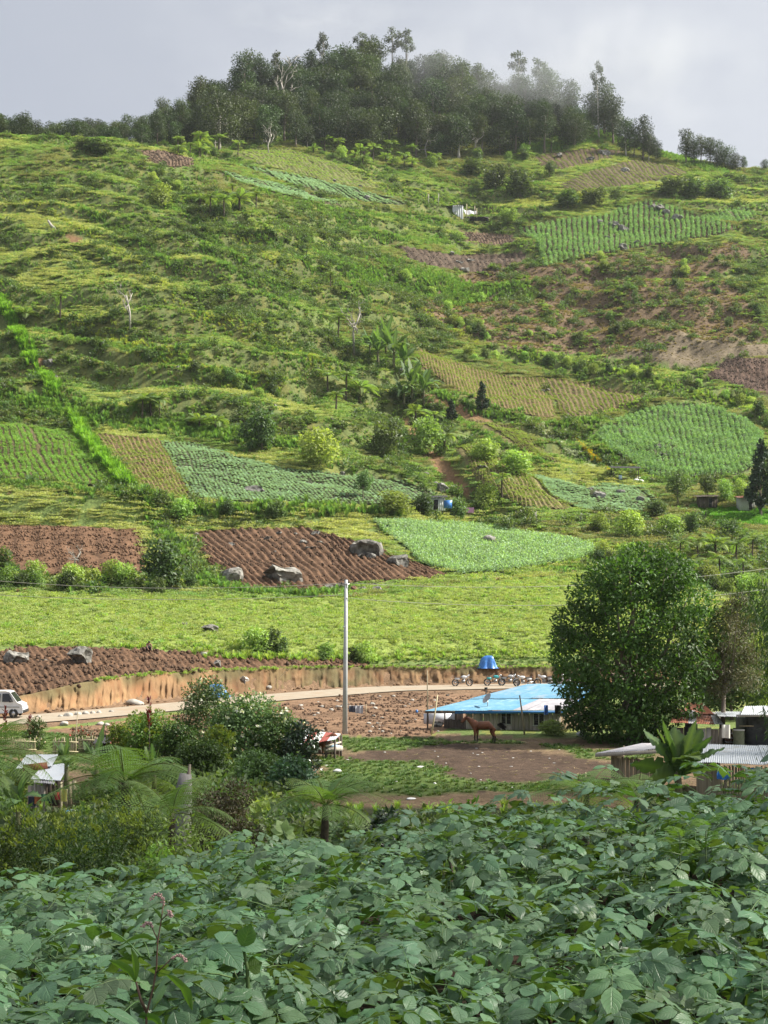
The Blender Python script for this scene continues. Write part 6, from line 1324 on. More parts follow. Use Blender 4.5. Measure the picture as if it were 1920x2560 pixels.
# ================================================================ huts on both sides of the yard
def huts_right():
    # rusty roofed shack beside the big tree
    t = thing('rusty_roofed_shack', 'shack with rusty and white striped tin roof behind the banana plant', 'shack', (WX(1745, 87), 87, -9.3)); b = np.array([WX(1745, 87), 87, -9.3]); rel = lambda u, v, y: W(u, v, y)-b
    roof_sheets(rel(1676,1806,85.0), rel(1808,1812,85.0), rel(1790,1782,88.5), rel(1690,1772,88.5), 6, 5, [M_RUST, M_RUST, M_PALETIN, M_RUST, M_RUST, M_PALETIN], t, .02)
    roof_sheets(rel(1708,1786,87.5), rel(1786,1786,87.5), rel(1756,1757,91.0), rel(1716,1757,91.0), 4, 6, M_RUST, t, .02)
    planks(rel(1690, 1800, 85.6)[:2], rel(1738, 1800, 85.6)[:2], -.2, 1.1, .2, t, M_DPLANK); planks(rel(1738, 1800, 85.7)[:2], rel(1778, 1800, 85.7)[:2], -.2, 1.05, .25, t, M_CONCP); planks(rel(1778, 1800, 85.8)[:2], rel(1806, 1800, 85.8)[:2], -.2, 1.0, .2, t, M_PLANK)
    boxo('doorway', rel(1728, 1835, 85.5)+np.array([0, 0, .1]), (.7, .03, 1.2), M_DARK, t)
    # lean-to with grey tin
    t = thing('tin_lean_to', 'small grey tin roofed lean-to between the rusty shack and the dark house', 'shed', (WX(1825, 86), 86, -9.3)); b = np.array([WX(1825, 86), 86, -9.3]); rel = lambda u, v, y: W(u, v, y)-b
    roof_sheets(rel(1795,1790,85.0), rel(1862,1793,85.0), rel(1850,1779,88.0), rel(1788,1779,88.0), 3, 5, M_TIN, t, .02)
    for u in (1800, 1848): p = rel(u, 1792, 95.2); pole('post', [(p[0], p[1], -.3), (p[0], p[1], p[2])], .05, M_PLANK, t)
    planks(rel(1812, 1800, 87.0)[:2], rel(1862, 1800, 87.0)[:2], -.2, .9, .2, t, M_DPLANK); boxo('cross_rail', rel(1866, 1815, 85.2), (.8, .06, .06), M_BAMBOO, t)
    # dark rendered house at the edge
    t = thing('dark_rendered_house', 'dark grey rendered house with overhanging tin roof', 'house', (WX(1905, 86), 86, -9.3)); b = np.array([WX(1905, 86), 86, -9.3]); rel = lambda u, v, y: W(u, v, y)-b
    m = MB(); m.box((1.6, 1.8, .70), (4.5, 3.6, 1.9)); m.obj('wall', M_CONC, t)
    roof_sheets(rel(1851,1787,84.5), rel(2040,1787,84.5), rel(2040,1765,90.0), rel(1862,1765,90.0), 6, 6, M_TIN, t, .02); boxo('fascia_board', rel(1945, 1789, 84.55), (4.6, .05, .12), M_CONCP, t)
    boxo('plinth', np.array([1.6, -.05, -.1]), (4.6, .2, .3), M_CONCP, t); boxo('window', np.array([1.8, -.01, .8]), (.8, .03, .6), M_GLASS, t)
    d = thing('water_drum', 'mossy green water drum in front of the lean-to', 'drum', (WX(1847, 85), 85, Hs(WX(1847, 85), 85))); m = MB(); m.tube([(0, 0, 0), (0, 0, .05), (0, 0, .45), (0, 0, .5), (0, 0, .9), (0, 0, .95)], [.3, .31, .3, .315, .3, .31], 16); m.obj('barrel', mat('mossy_drum', (.10,.13,.08), (.18,.20,.14), 4, .8), d, True); m = MB(); m.tube([(0, 0, .95), (0, 0, 1.0)], [.33, .32], 16); m.obj('lid', M_CONCP, d)
    cloth('white_cloth', W(1815, 1812, 84), .45, .75, cloth_mat('white_cloth', (.66,.66,.62)), 'white cloth hung up beside the rusty shack', seed=8)
    s = thing('sheet_stack', 'stack of rusty corrugated sheets behind the hanging white cloth', 'stack', (WX(1829, 85.5), 85.5, -9.25))
    for i in range(7): corrugated((-.3, -.2, .12*i), (.3, -.2, .12*i), (.3, .3, .12*i), (-.3, .3, .12*i), 5, 'rusty_sheet', M_RUST if i % 2 else M_CONCP, s, .03, 3)
    # silver roofed hut
    t = thing('silver_roofed_hut', 'low bamboo walled hut with bright silver tin roof behind the banana', 'hut', (WX(1850, 62), 62, -9.3)); b = np.array([WX(1850, 62), 62, -9.3]); rel = lambda u, v, y: W(u, v, y)-b
    roof_sheets(rel(1722,1905,59.5), rel(1990,1914,58.5), rel(1960,1866,64.5), rel(1738,1860,65), 7, 7, M_TIN, t, .02); roof_sheets(rel(1960,1866,64.5)+np.array([0, 4, -.9]), rel(1738,1860,65)+np.array([0, 4, -.9]), rel(1738,1860,65), rel(1960,1866,64.5), 6, 7, M_TIN, t, .02)
    A = rel(1800, 1950, 59.9)[:2]; B = rel(1975, 1950, 59.2)[:2]; zt = rel(1800, 1912, 59.9)[2]; planks(A, B, -.1, zt-.04, .06, t, M_BAMBOO, 'bamboo_slat', .03, .012, ragged=.05)
    planks(rel(1742, 1950, 64)[:2], A, -.1, zt, .08, t, M_BAMBOO, 'bamboo_slat', .03, .012); boxo('wall_rail', np.array([(A+B)[0]/2, (A+B)[1]/2-.05, zt*.55]), (2.8, .04, .06), M_BAMBOO, t, math.atan2((B-A)[1], (B-A)[0]))
    for u, v, w_ in ((1808, 1937, .5), (1888, 1928, .4)): cloth('blue_tarp_scrap', W(u, v-8, 59.0), w_, .3, M_TARP, 'blue tarp scrap tied to the bamboo wall of the silver roofed hut', seed=int(u), cat='tarpaulin', group='blue scraps on the bamboo wall')
    # low plank hut with pale board roof
    t = thing('low_board_hut', 'low weathered hut with pale board edged roof at the yard side', 'hut', (WX(1590, 70), 70, -9.3)); b = np.array([WX(1590, 70), 70, -9.3]); rel = lambda u, v, y: W(u, v, y)-b
    roof_sheets(rel(1489,1883,66.5), rel(1640,1874,65.5), rel(1740,1860,70.5), rel(1605,1858,71.5), 6, 5, M_PALETIN, t, .015)
    a = rel(1489,1884,66.45); c = rel(1607,1859,71.4); e2 = rel(1640,1875,65.45)
    for p, q in ((a, c), (a, e2)):
        d = q-p; Ln = np.linalg.norm(d); m = MB(); m.box((Ln/2, 0, -.07), (Ln, .04, .15)); o = m.obj('edge_board', M_PLANK, t); o.location = tuple(p); o.rotation_euler = (0, -math.asin(d[2]/Ln), math.atan2(d[1], d[0]))
    A = rel(1528, 1900, 67.3)[:2]; B = rel(1640, 1900, 66.4)[:2]; planks(A, B, -.1, 1.55, .09, t, M_BAMBOO, 'bamboo_slat', .03, .01); planks(A, rel(1560, 1900, 71)[:2], -.1, 1.6, .1, t, M_BAMBOO, 'bamboo_slat', .03, .01)
    for u, v, Y in ((1420, 1952, 68), (1463, 1948, 69)):
        g = ground(u, v); p = pole('wooden_stake', [(0, 0, -.1), (.02, 0, .32)], .03, M_POLEW); p.location = tuple(g); tag(p, 'short wooden stake driven into the yard near the low board hut', 'stake', 'stakes near the low board hut')
huts_right()
def huts_left():
    t = thing('tin_roofed_shack', 'shack with tiered silver tin roofs and washing beneath the eave', 'shack', (WX(120, 64), 64, -9.3)); b = np.array([WX(120, 64), 64, -9.3]); rel = lambda u, v, y: W(u, v, y)-b
    roof_sheets(rel(40,1921,63), rel(128,1916,63), rel(146,1886,67), rel(66,1887,67), 4, 6, M_TIN, t, .02); roof_sheets(rel(76,1947,60.4), rel(150,1952,60.2), rel(176,1905,64), rel(104,1918,64), 4, 6, M_TIN, t, .02); roof_sheets(rel(84,1955,59.8), rel(134,1961,59.7), rel(140,1950,60.6), rel(84,1948,60.6), 2, 6, M_PALETIN, t, .02)
    planks(rel(70, 1960, 61.8)[:2], rel(112, 1960, 61.8)[:2], -.1, 1.05, .16, t, M_PLANK); planks(rel(160, 1960, 61.5)[:2], rel(190, 1960, 61.5)[:2], -.1, 1.25, .14, t, M_BAMBOO); planks(rel(110, 1960, 62.6)[:2], rel(160, 1960, 62.6)[:2], -.1, 1.2, .16, t, M_DPLANK)
    m = MB(); m.box((0, 0, 0), (1.0, .03, .28)); o = m.obj('rusty_gutter', M_RUST, t); o.location = tuple(rel(88, 1917, 62.9)); o.rotation_euler = (0, -.1, .1)
    for u, y in ((153, 60.2), (110, 60.2), (88, 60.3)): p = rel(u, 1955, y); pole('post', [(p[0], p[1], -.4), (p[0], p[1], p[2])], .05, M_POLEW if u == 153 else M_PLANK, t)
    for u, v, w_, h_, c, lab, nm in ((160,1973,.22,.48,(.55,.50,.12),'yellow shirt hanging under the tiered tin roof','yellow_shirt'),(143,1980,.2,.3,(.40,.03,.04),'red shirt hanging under the tiered tin roof','red_shirt'),(114,1985,.34,.28,(.04,.12,.06),'dark green garment on the line under the tin roof','green_garment'),(95,1990,.26,.3,(.35,.12,.04),'orange garment on the line under the tin roof','orange_garment'),(80,1992,.3,.4,(.04,.045,.07),'navy garment on the line under the tin roof','navy_garment'),(128,1990,.2,.3,(.03,.03,.03),'black garment on the line under the tin roof','black_garment')): cloth(nm, W(u, v, 60.0), w_, h_, cloth_mat(nm, c), lab, seed=int(u))
    d = thing('blue_tub', 'pale blue water tub standing below the yellow shirt', 'tub', (WX(172, 59), 59, -9.35)); m = MB(); m.tube([(0, 0, 0), (0, 0, .45), (0, 0, .5)], [.17, .24, .25], 14, cap=False); m.tube([(0, 0, .02), (0, 0, .03)], [.17, .17], 14); m.obj('basin', mat('pale_blue_plastic', (.18,.45,.58), (.25,.52,.65), 4, .4), d, True); m = MB(); a_ = np.linspace(0, 6.283, 15); m.tube(np.stack([.25*np.cos(a_), .25*np.sin(a_), 0*a_+.5], -1), .018, 5, cap=False); m.obj('rim', M_TIN, d)
    # bamboo picket fences
    def fence(u0, u1, v, Y, hgt, label):
        t = thing('bamboo_fence', label, 'fence', (WX(u0, Y), Y, Hs(WX(u0, Y), Y))); Ln = WX(u1, Y)-WX(u0, Y); m = MB(); m.tube([(0, 0, -.1), (.01, 0, .5), (0, .01, 1.0)], [.028, .026, .022], 6); me = m.mesh('picket', M_BAMBOO); r = random.Random(int(u0))
        for i in range(int(Ln/.085)): o = link('picket', me, t); o.location = (i*.085, r.uniform(-.01, .01), 0); o.scale = (1, 1, hgt*r.uniform(.85, 1.1)); o.rotation_euler = (0, r.uniform(-.05, .05), 0)
        for z in (.3, .8): m = MB(); m.tube([(0, -.05, z*hgt), (Ln/2, -.06, z*hgt+.03), (Ln, -.05, z*hgt)], .03, 6); m.obj('rail', M_POLEW, t)
    fence(8, 92, 1877, 82, .85, 'bamboo picket fence above the silver tin roofs'); fence(132, 196, 1887, 80.5, 1.0, 'tall bamboo picket fence beside the thin leaning pole'); fence(196, 250, 1880, 82.5, .9, 'bamboo picket fence running up to the dark roofed hut'); fence(320, 440, 1885, 82, .8, 'bamboo picket fence below the bright round shrub')
    a = W(185, 1875, 81); bb = W(195, 1778, 81.5); p = pole('leaning_stick', [a*0, bb-a], [.035, .02], M_BAMBOO); p.location = tuple(a); tag(p, 'thin leaning stick rising from the tall bamboo fence', 'pole')
    t = thing('dark_roofed_hut', 'small slatted hut with dark sagging roof by the fence', 'hut', (WX(285, 82), 82, -9.3)); b = np.array([WX(285, 82), 82, -9.3]); rel = lambda u, v, y: W(u, v, y)-b
    roof_sheets(rel(232,1858,80.5), rel(318,1860,80.5), rel(316,1846,84), rel(244,1840,84), 4, 5, [M_DARK, M_DARK, M_RUST, M_DARK], t, .02); planks(rel(250, 1880, 81.2)[:2], rel(328, 1880, 81.2)[:2], -.1, .62, .13, t, M_PLANK, 'slat', .03, .045)
    for u in (240, 285, 326): p = rel(u, 1862, 81.1); pole('post', [(p[0], p[1]-.03, -.3), (p[0], p[1]-.03, p[2])], .045, M_PLANK, t)
    planks(rel(245, 1880, 83.6)[:2], rel(320, 1880, 83.6)[:2], -.1, .9, .3, t, M_DARK, 'back_board')
huts_left()
def huts_far():
    def hut(u, v, w, h, label, wallm, roofm, cat='hut', name='field_hut', post=True):
        g = ground(u, v); s = size_at(1, g.y); t = thing(name, label, cat, (g.x, g.y, g.z-.1)); W_, Hh = w*s, h*s
        planks((-W_/2, -.9), (W_/2, -.9), 0, Hh*.78, W_/12, t, wallm, 'wall_board'); planks((W_/2, -.9), (W_/2, 1.4), 0, Hh*.85, .4, t, wallm, 'wall_board'); planks((-W_/2, -.9), (-W_/2, 1.4), 0, Hh*.85, .4, t, wallm, 'wall_board'); planks((-W_/2, 1.4), (W_/2, 1.4), 0, Hh*.85, .5, t, wallm, 'wall_board')
        roof_sheets((-W_/2-.4, -1.5, Hh*.78), (W_/2+.4, -1.5, Hh*.82), (W_/2+.4, 1.8, Hh), (-W_/2-.4, 1.8, Hh*.95), 4, 4, roofm, t, .03)
        boxo('doorway', (W_*.12, -.95, Hh*.35), (W_*.2, .04, Hh*.62), M_DARK, t); return t, s
    MWH = mat('white_sheet_wall', (.55,.58,.62), (.68,.70,.72), 3, .6)
    t, s = hut(1082, 1275, 60, 40, 'small white and blue walled hut behind the shrubs', MWH, M_DARK); boxo('blue_curtain', (2.2, -1.0, .9), (1.2, .05, 1.2), M_TARP, t)
    hut(1868, 1275, 44, 40, 'pale plank shed with brownish roof beside the bright crop', M_CONCP, M_RUST, 'shed', 'plank_shed'); hut(1768, 1268, 44, 34, 'broken dark shed with pale frame between the small trees', M_DPLANK, M_DPLANK, 'shed', 'broken_shed')
    # open roof shelter
    g = ground(1560, 1200); t = thing('open_shelter', 'open shelter with thin dark flat roof beside the potato rows', 'shelter', (g.x, g.y, g.z-.1)); s = size_at(1, g.y)
    roof_sheets((-34*s, -1.2, 2.1), (42*s, -1.2, 2.0), (42*s, 1.4, 2.5), (-34*s, 1.4, 2.55), 4, 5, M_DARK, t, .02)
    for x in (-28*s, 34*s):
        for y in (-1, 1.2): pole('post', [(x, y, 0), (x, y, 2.25)], .06, M_DPLANK, t)
    m = MB(); m.tube([(0, 0, 0), (0, 0, .9)], .3, 12); o = m.obj('pale_barrel', mat('pale_blue_barrel', (.35,.5,.58), (.45,.6,.66), 3, .5), t, True); o.location = (-10*s, -.4, 0)
    for i, (u, v) in enumerate([(1590,1205),(1602,1207),(1596,1200)]):
        g = ground(u, v); m = MB(); m.ball((0, 0, .25), (.55, .4, .32), 10, 7, 1, .25, i); o = m.obj('white_sack', M_WHITE, None, True); o.location = (g.x, g.y, g.z); tag(o, 'white sack lying beside the open shelter', 'sack', 'white sacks by the shelter')
    # high shack of tin and tarpaulin
    g = ground(1150, 545); Y = g.y; t = thing('tarpaulin_shack', 'high shack of pale tin and grey tarpaulin under the forest', 'shack', (g.x, Y, g.z-.1)); s = Y/F; z0 = g.z-.1
    def q(u, v, dy=0): return np.array([(u-1150)*s, dy, (V0-v)*s - z0])
    planks(q(1131, 0)[:2], q(1158, 0)[:2], -.2, q(0, 513)[2], .6, t, MWH, 'tin_sheet'); planks(q(1112, 0)[:2]+np.array([0, .2]), q(1131, 0)[:2]+np.array([0, .2]), -.2, q(0, 522)[2], .4, t, M_DARK, 'dark_board')
    roof_sheets(q(1110,517,-.8), q(1160,512,-.8), q(1160,509,2.5), q(1118,511,2.5), 4, 5, M_DARK, t, .02); roof_sheets(q(1108,521,-.6), q(1131,519,-.6), q(1131,516,1), q(1112,517,1), 2, 5, M_TIN, t, .02)
    TP = mat('grey_tarpaulin', (.40,.40,.42), (.55,.55,.57), 2, .6); n = 12; a = np.linspace(0, 1, n); A_, B_ = np.meshgrid(a, np.linspace(0, 1, 6), indexing='ij'); P = q(1158,524,-.5)*(1-A_)[..., None]*(1-B_)[..., None]*1 + q(1190,528,-.5)*(A_*(1-B_))[..., None] + q(1163,538,-1.6)*((1-A_)*B_)[..., None] + q(1193,536,-1.6)*(A_*B_)[..., None]; P[..., 2] -= .5*np.sin(A_*math.pi*2.0)**2*.6
    m = MB(); m.grid(P); m.grid((P-np.array([0, .02, .02]))[::-1]); m.obj('tarpaulin_sheet', TP, t, True)
    planks(q(1162, 0)[:2]+np.array([0, .6]), q(1222, 0)[:2]+np.array([0, .9]), -.6, q(0, 540)[2], .8, t, M_DARK, 'dark_board'); roof_sheets(q(1190,536,-1), q(1224,549,-1), q(1222,540,2), q(1185,530,2), 3, 5, M_DPLANK, t, .02)
    for u, v0_, v1_ in ((1166,546,513),(1191,548,524),(1186,546,518)): pole('post', [q(u, v0_, -1.7), q(u, v1_, -1.7)], .1, M_POLEW, t)
    for u, vb, vt, lab in ((1071,515,486,'pale stick beside the high vegetable strip'),(1096,512,484,'taller pale stick near the high tarpaulin shack')):
        g = ground(u, vb); p = pole('field_stick', [(0, 0, -.2), (.1, 0, size_at(vb-vt, g.y))], .09, M_PALEBARK); p.location = tuple(g); tag(p, lab, 'stick')
    for u, v, w, lab in ((136, 575, 60, 'fallen grey log lying down the weedy slope'),):
        g = ground(u, v); s = size_at(1, g.y); m = MB(); m.tube([(0, 0, .3), (-.9, .6, 1.2), (-1.8, 1.6, 2.6)], [.42, .36, .22], 8); o = m.obj('fallen_log', M_PALEBARK, None, True); o.location = tuple(g); tag(o, lab, 'log')
    g = ground(1190, 1290); m = cloth('pink_cloth', (g.x-.9, g.y, g.z+1.3), 1.2, .8, cloth_mat('pink_cloth', (.6,.30,.5)), 'pink cloth hanging near the small hut path', seed=5)
    # flower beds
    def bed(a, b, wd, c, nm, lab):
        G = grounds(along([a, b], np.linspace(0, 1, 30)))[:, :2]; n = 420; q_ = along(G, rng.uniform(0, 1, n)) + rng.normal(size=(n, 2))*wd; P = pts(q_[:, 0], q_[:, 1], .15)
        pm = shape_clump(int(a[0]), .28, .42, 40, .16, leafmat(nm + '_petal', c, .3, .6, hue=.01, val=.1)); cover(nm, [pm], P, .6, 1.1, lab, 'flowers')
    bed((1350,1072), (1482,1172), .45, (.50,.54,.48), 'white_flower_bed', 'long bed of white flowers running down the slope'); bed((1438,1098), (1520,1178), .28, (.55,.42,.03), 'yellow_flower_bed', 'narrow bed of yellow flowers beside the white bed'); bed((1395,1082), (1500,1172), .5, (.09,.16,.06), 'leafy_bed', 'dark leafy bed between the white and yellow flowers')
huts_far()

# ================================================================ the big tree and the trees beside it
def big_tree():
    r = np.random.default_rng(77); Y = 88.5; x = WX(1590, Y); t = thing('big_round_tree', 'large dense round crowned dark green tree beside the house', 'tree', (x, Y, -9.4)); s = Y/F
    def q(u, v, dy=0): return ((u-1590)*s, dy, (V0-v)*s+9.4)
    base = [(1560,1455,70),(1650,1440,75),(1600,1405,50),(1490,1500,60),(1700,1500,75),(1440,1560,60),(1750,1570,52),(1570,1550,90),(1660,1600,90),(1450,1640,66),(1540,1660,85),(1730,1660,50),(1640,1700,85),(1430,1700,50),(1470,1760,60),(1550,1760,75),(1620,1790,66),(1690,1745,48),(1520,1440,50),(1410,1600,36),(1680,1430,50),(1500,1820,50),(1580,1830,55),(1645,1832,38),(1440,1790,36)]
    L_ = []
    for u, v, rd in base:
        dd = math.sqrt(max(0, 1-((u-1590)/200)**2-((v-1620)/240)**2))*4.2
        for sg in (-1, 1): L_.append((q(u, v, sg*dd*r.uniform(.55, .8)), rd*s*r.uniform(.85, 1.05)))
    m = MB(); limbs(m, .42, 0, L_[::2], r, 4.2, n=10); m.obj('trunk', M_BARK, t, True)
    m = MB(); lobes_crown(m, L_, 32000, .28, r, .95, .32, .5, .70); m.obj('crown', M_TREE, t)
big_tree()
def near_trees():
    # feathery brown-green tree behind
    r = np.random.default_rng(81); Y = 87.5; t = thing('feathery_tree', 'tall feathery olive brown tree with bare dark trunk behind the big tree', 'tree', (WX(1805, Y), Y, -9.35)); s = Y/F; L_ = []
    for u, v, rd in [(1830,1520,40),(1800,1560,45),(1860,1570,45),(1790,1620,45),(1840,1620,50),(1880,1640,40),(1810,1680,45),(1860,1690,45),(1790,1720,34),(1840,1500,28)]:
        L_.append((((u-1805)*s, r.uniform(-1.2, 1.2), (V0-v)*s+9.35), rd*s))
    m = MB(); limbs(m, .16, 0, L_, r, 5.5, lean=(.1, 0)); m.obj('trunk', M_BARK, t, True); m = MB(); lobes_crown(m, L_, 7000, .24, r, .8, .3, .22, .3); m.obj('crown', leafmat('olive_needles', (.075,.07,.035), .25, .6, hue=.02, val=.1), t)
    # bamboo drooping in at the right edge
    lm = leafmat('bamboo_leaf', (.045,.10,.03), .35, .45, hue=.015, val=.15)
    for i, (u, Y, top, lab) in enumerate([(1975, 58, 1360, 'tall bamboo drooping over the yard edge by the dark house'), (2060, 62, 1300, 'taller bamboo behind the drooping one by the dark house'), (2010, 66, 1450, 'shorter bamboo behind the silver roofed hut')]):
        r = np.random.default_rng(90+i); x = WX(u, Y); zb = Hs(x, Y); t = thing('bamboo', lab, 'bamboo', (x, Y, zb-.1)); h = (V0-top)/F*Y - zb; m = MB(); mc = MB()
        for k in range(7):
            a = r.uniform(2.2, 4.6); tt = np.linspace(0, 1, 12); b0 = r.normal(size=2)*.25; out = r.uniform(.6, 1.5)
            C = np.stack([b0[0]+math.cos(a)*out*tt**2.6, b0[1]+math.sin(a)*out*tt**2.6, h*r.uniform(.8, 1.0)*(tt-.10*tt**4)], -1); m.tube(C, .045*(1-.8*tt)+.004, 6)
            n = 420; tq = r.uniform(.3, 1, n); P = along(C, tq) + r.normal(size=(n, 3))*np.array([.32, .32, .25]); D = np.stack([r.normal(size=n)*.5-.2, r.normal(size=n)*.4, -.8+r.normal(size=n)*.25], 1); kites(mc, P, D, rand_dir(n, r), r.uniform(.22, .42, n), .045, r.uniform(.7, 1.3, n))
        m.obj('culms', mat('bamboo_culm_%d' % i, (.14,.17,.06), (.22,.24,.10), 5, .5), t, True); mc.obj('leaves', lm, t)
    lush = Pool([tree_proto('bushy_tree', 'dense bushy tree behind the rusty shack', 'tree', 300+i, 4.5, 3.8, 10, .26, 3500, M_HERB if i else M_BUSH, M_BARK, trunk=.15, br=.08) for i in range(2)])
    for i, (u, v, hp, lab) in enumerate([(1830,1800,190,'sunlit leafy tree behind the rusty shack'),(1895,1790,200,'dark leafy tree behind the dark rendered house'),(1770,1790,140,'leafy tree between the big tree and the rusty shack'),(1480,1790,110,'bush behind the blue roofed house'),(1930,1730,260,'dark leafy tree at the far side of the dark rendered house')]): put_px(lush, u, v, hp, 4.4, i % 2, lab)
    g = ground(1390, 1842); lush.place((g.x, g.y+.6, g.z-.1), scale=(.5, .4, .22), k=1, label='grassy weed clump by the brown side wall of the house'); lush.clean()
near_trees()

# ================================================================ shrubs and ferns below the potato field
def flowers_on(parent, L_, n, sz, c, r, nm='blossom'):
    m = MB()
    for i in range(n):
        cc, rad = L_[r.integers(0, len(L_))]; d = rand_dir(1, r)[0]; d[1] = -abs(d[1]); d[2] = abs(d[2])*.8; p = np.array(cc)+d*rad*1.0
        k = 7; kites(m, np.tile(p, (k, 1)), rand_dir(k, r), rand_dir(k, r), sz*r.uniform(.6, 1.2, k), sz*.8, 1.0)
    m.obj(nm, leafmat(nm + '_petal', c, .3, .6, hue=0, val=.05), parent)
def shrub_px(u, v, top, wpx, Y, label, lm, leaf, nleaf, seed, wid=.55, nl=11, name='shrub', cat='shrub', fl=None, stems=5, inner=.45, drop=0.0, tipmat=None):
    r = np.random.default_rng(seed); x = WX(u, Y); z = Hs(x, Y)-.1; h = (V0-top)/F*Y - z; w = wpx/F*Y; t = thing(name, label, cat, (x, Y, z)); L_ = []
    for i in range(nl):
        f = (i+.5)/nl; a = i*2.4; rr_ = w*.5*(.15+.6*math.sqrt(r.uniform()))*(1 if f < .8 else .6); L_.append(((math.cos(a)*rr_, math.sin(a)*rr_*.8, h*(.18+.70*f)), min(w*r.uniform(.2, .29), h*.3)))
    m = MB()
    for c, rad in L_[:max(stems, 6)]:
        c = np.array(c); b0 = r.normal(size=3)*np.array([.12, .12, 0]); m.tube([b0, (b0+c)/2 + r.normal(size=3)*.08, c, c+np.array([0, 0, rad*.7])], np.array([.05, .035, .02, .006])*max(.5, h/3), 5)
    m.obj('stems', M_BARK, t, True); m = MB(); lobes_crown(m, L_, nleaf, leaf, r, .85, .22, wid, inner); m.obj('crown', lm, t)
    if tipmat:
        m = MB()
        for c, rad in L_:
            for k in range(14):
                d = rand_dir(1, r)[0]; d[2] = abs(d[2]); p = np.array(c)+d*rad; kk = 9; kites(m, np.tile(p, (kk, 1))+r.normal(size=(kk, 3))*.03, unit(d+np.array([0, 0, .6])+r.normal(size=(kk, 3))*.5), rand_dir(kk, r), leaf*1.1, leaf*.4, r.uniform(.8, 1.2, kk))
        m.obj('young_tips', tipmat, t)
    if fl: flowers_on(t, L_, fl[0], fl[1], fl[2], r)
    return t
def valley():
    G1 = leafmat('fresh_shrub_leaf', (.11,.18,.04), .35, .5, hue=.02, val=.1); G2 = leafmat('elder_leaf', (.10,.165,.06), .3, .5, hue=.02, val=.1); G3 = leafmat('dark_gloss_leaf', (.022,.045,.02), .15, .3, hue=.01, val=.1, spec=.6); G4 = leafmat('brown_shrub_leaf', (.085,.07,.038), .2, .55, hue=.02, val=.1); G5 = leafmat('privet_leaf', (.16,.27,.065), .35, .45, hue=.02, val=.1); G6 = leafmat('hedge_leaf', (.052,.09,.022), .3, .5, hue=.015, val=.1); TIP = leafmat('yellow_green_tip', (.19,.245,.04), .35, .5, hue=.01, val=.1)
    wf = (.68,.68,.60)
    shrub_px(515, 1900, 1683, 165, 80, 'pale green shrub with white flower heads behind the yard', G2, .16, 6500, 1, fl=(60, .10, wf)); shrub_px(610, 1930, 1742, 200, 75, 'big olive shrub hung with white trumpet flowers', G2, .17, 8000, 2, fl=(26, .16, wf), nl=14); shrub_px(700, 1930, 1775, 130, 74, 'tall loose shrub with white trumpets next to the stall', G2, .16, 4500, 3, fl=(18, .16, wf)); shrub_px(748, 1935, 1800, 90, 73, 'dark glossy shrub against the horse stall', G3, .2, 1800, 4)
    shrub_px(372, 1885, 1780, 140, 78, 'bright fresh green rounded shrub by the dark roofed hut', G1, .14, 6000, 5, tipmat=TIP); shrub_px(300, 1860, 1800, 70, 79, 'yellow green bush against the bright rounded shrub', TIP, .16, 1500, 6); shrub_px(545, 1960, 1810, 70, 72, 'yellow tipped bush in front of the white flowered shrubs', G1, .13, 2200, 7, tipmat=TIP)
    shrub_px(500, 1985, 1850, 150, 70, 'deep green shrub under the white flowered shrubs', G6, .16, 4500, 8); shrub_px(640, 2000, 1880, 140, 68, 'stemmy shrub at the foot of the white flowered shrubs', G2, .16, 3500, 9); shrub_px(730, 1985, 1895, 120, 66, 'low blue green leafy bush before the horse stall', leafmat('blue_green_leaf', (.06,.12,.06), .25, .5), .2, 2200, 10); shrub_px(440, 1920, 1800, 90, 76, 'dark shrub between the two bright shrubs', G6, .15, 3000, 11)
    shrub_px(90, 1830, 1790, 50, 84, 'rose bush with pale blooms by the bamboo fence', G6, .12, 1500, 12, fl=(14, .09, (.7,.62,.55))); shrub_px(215, 1860, 1815, 90, 83.5, 'straggly red flowered bush on the bamboo fence', G4, .12, 900, 13, fl=(16, .08, (.55,.10,.10)))
    # near the potato field
    shrub_px(555, 2120, 1925, 215, 34, 'dark reddish brown small leaved shrub behind the potato field', G4, .075, 11000, 20, nl=14); shrub_px(470, 2160, 2005, 300, 22, 'fresh green privet like bush at the potato field edge', G5, .085, 3600, 21, wid=.42, nl=13); shrub_px(590, 2150, 2025, 170, 20, 'smaller fresh green bush at the potato field edge', G5, .08, 1800, 22, wid=.42); shrub_px(400, 2180, 2060, 150, 19, 'low fresh green bush before the dark hedge', G5, .08, 1400, 23, wid=.42)
    for i, (u, tp, wd, Y, lab) in enumerate([(30,2010,230,25,'dark hedge bush with yellow tips at the tin shack side'),(150,2015,240,24,'dark hedge bush with yellow tips in front of the blue tub'),(265,1975,250,27,'tallest dark hedge bush with yellow tips below the tree fern'),(350,1995,220,26,'dark hedge bush with yellow tips beside the privet like bush'),(-90,2010,230,25,'dark hedge bush with yellow tips furthest from the privet like bush'),(220,2060,240,21,'low dark hedge bush in front of the yellow tipped ones')]): shrub_px(u, 2170, tp, wd, Y, lab, G6, .07, 7500, 30+i, wid=.35, nl=14, tipmat=TIP if i < 5 else None, name='hedge_bush', cat='bush')
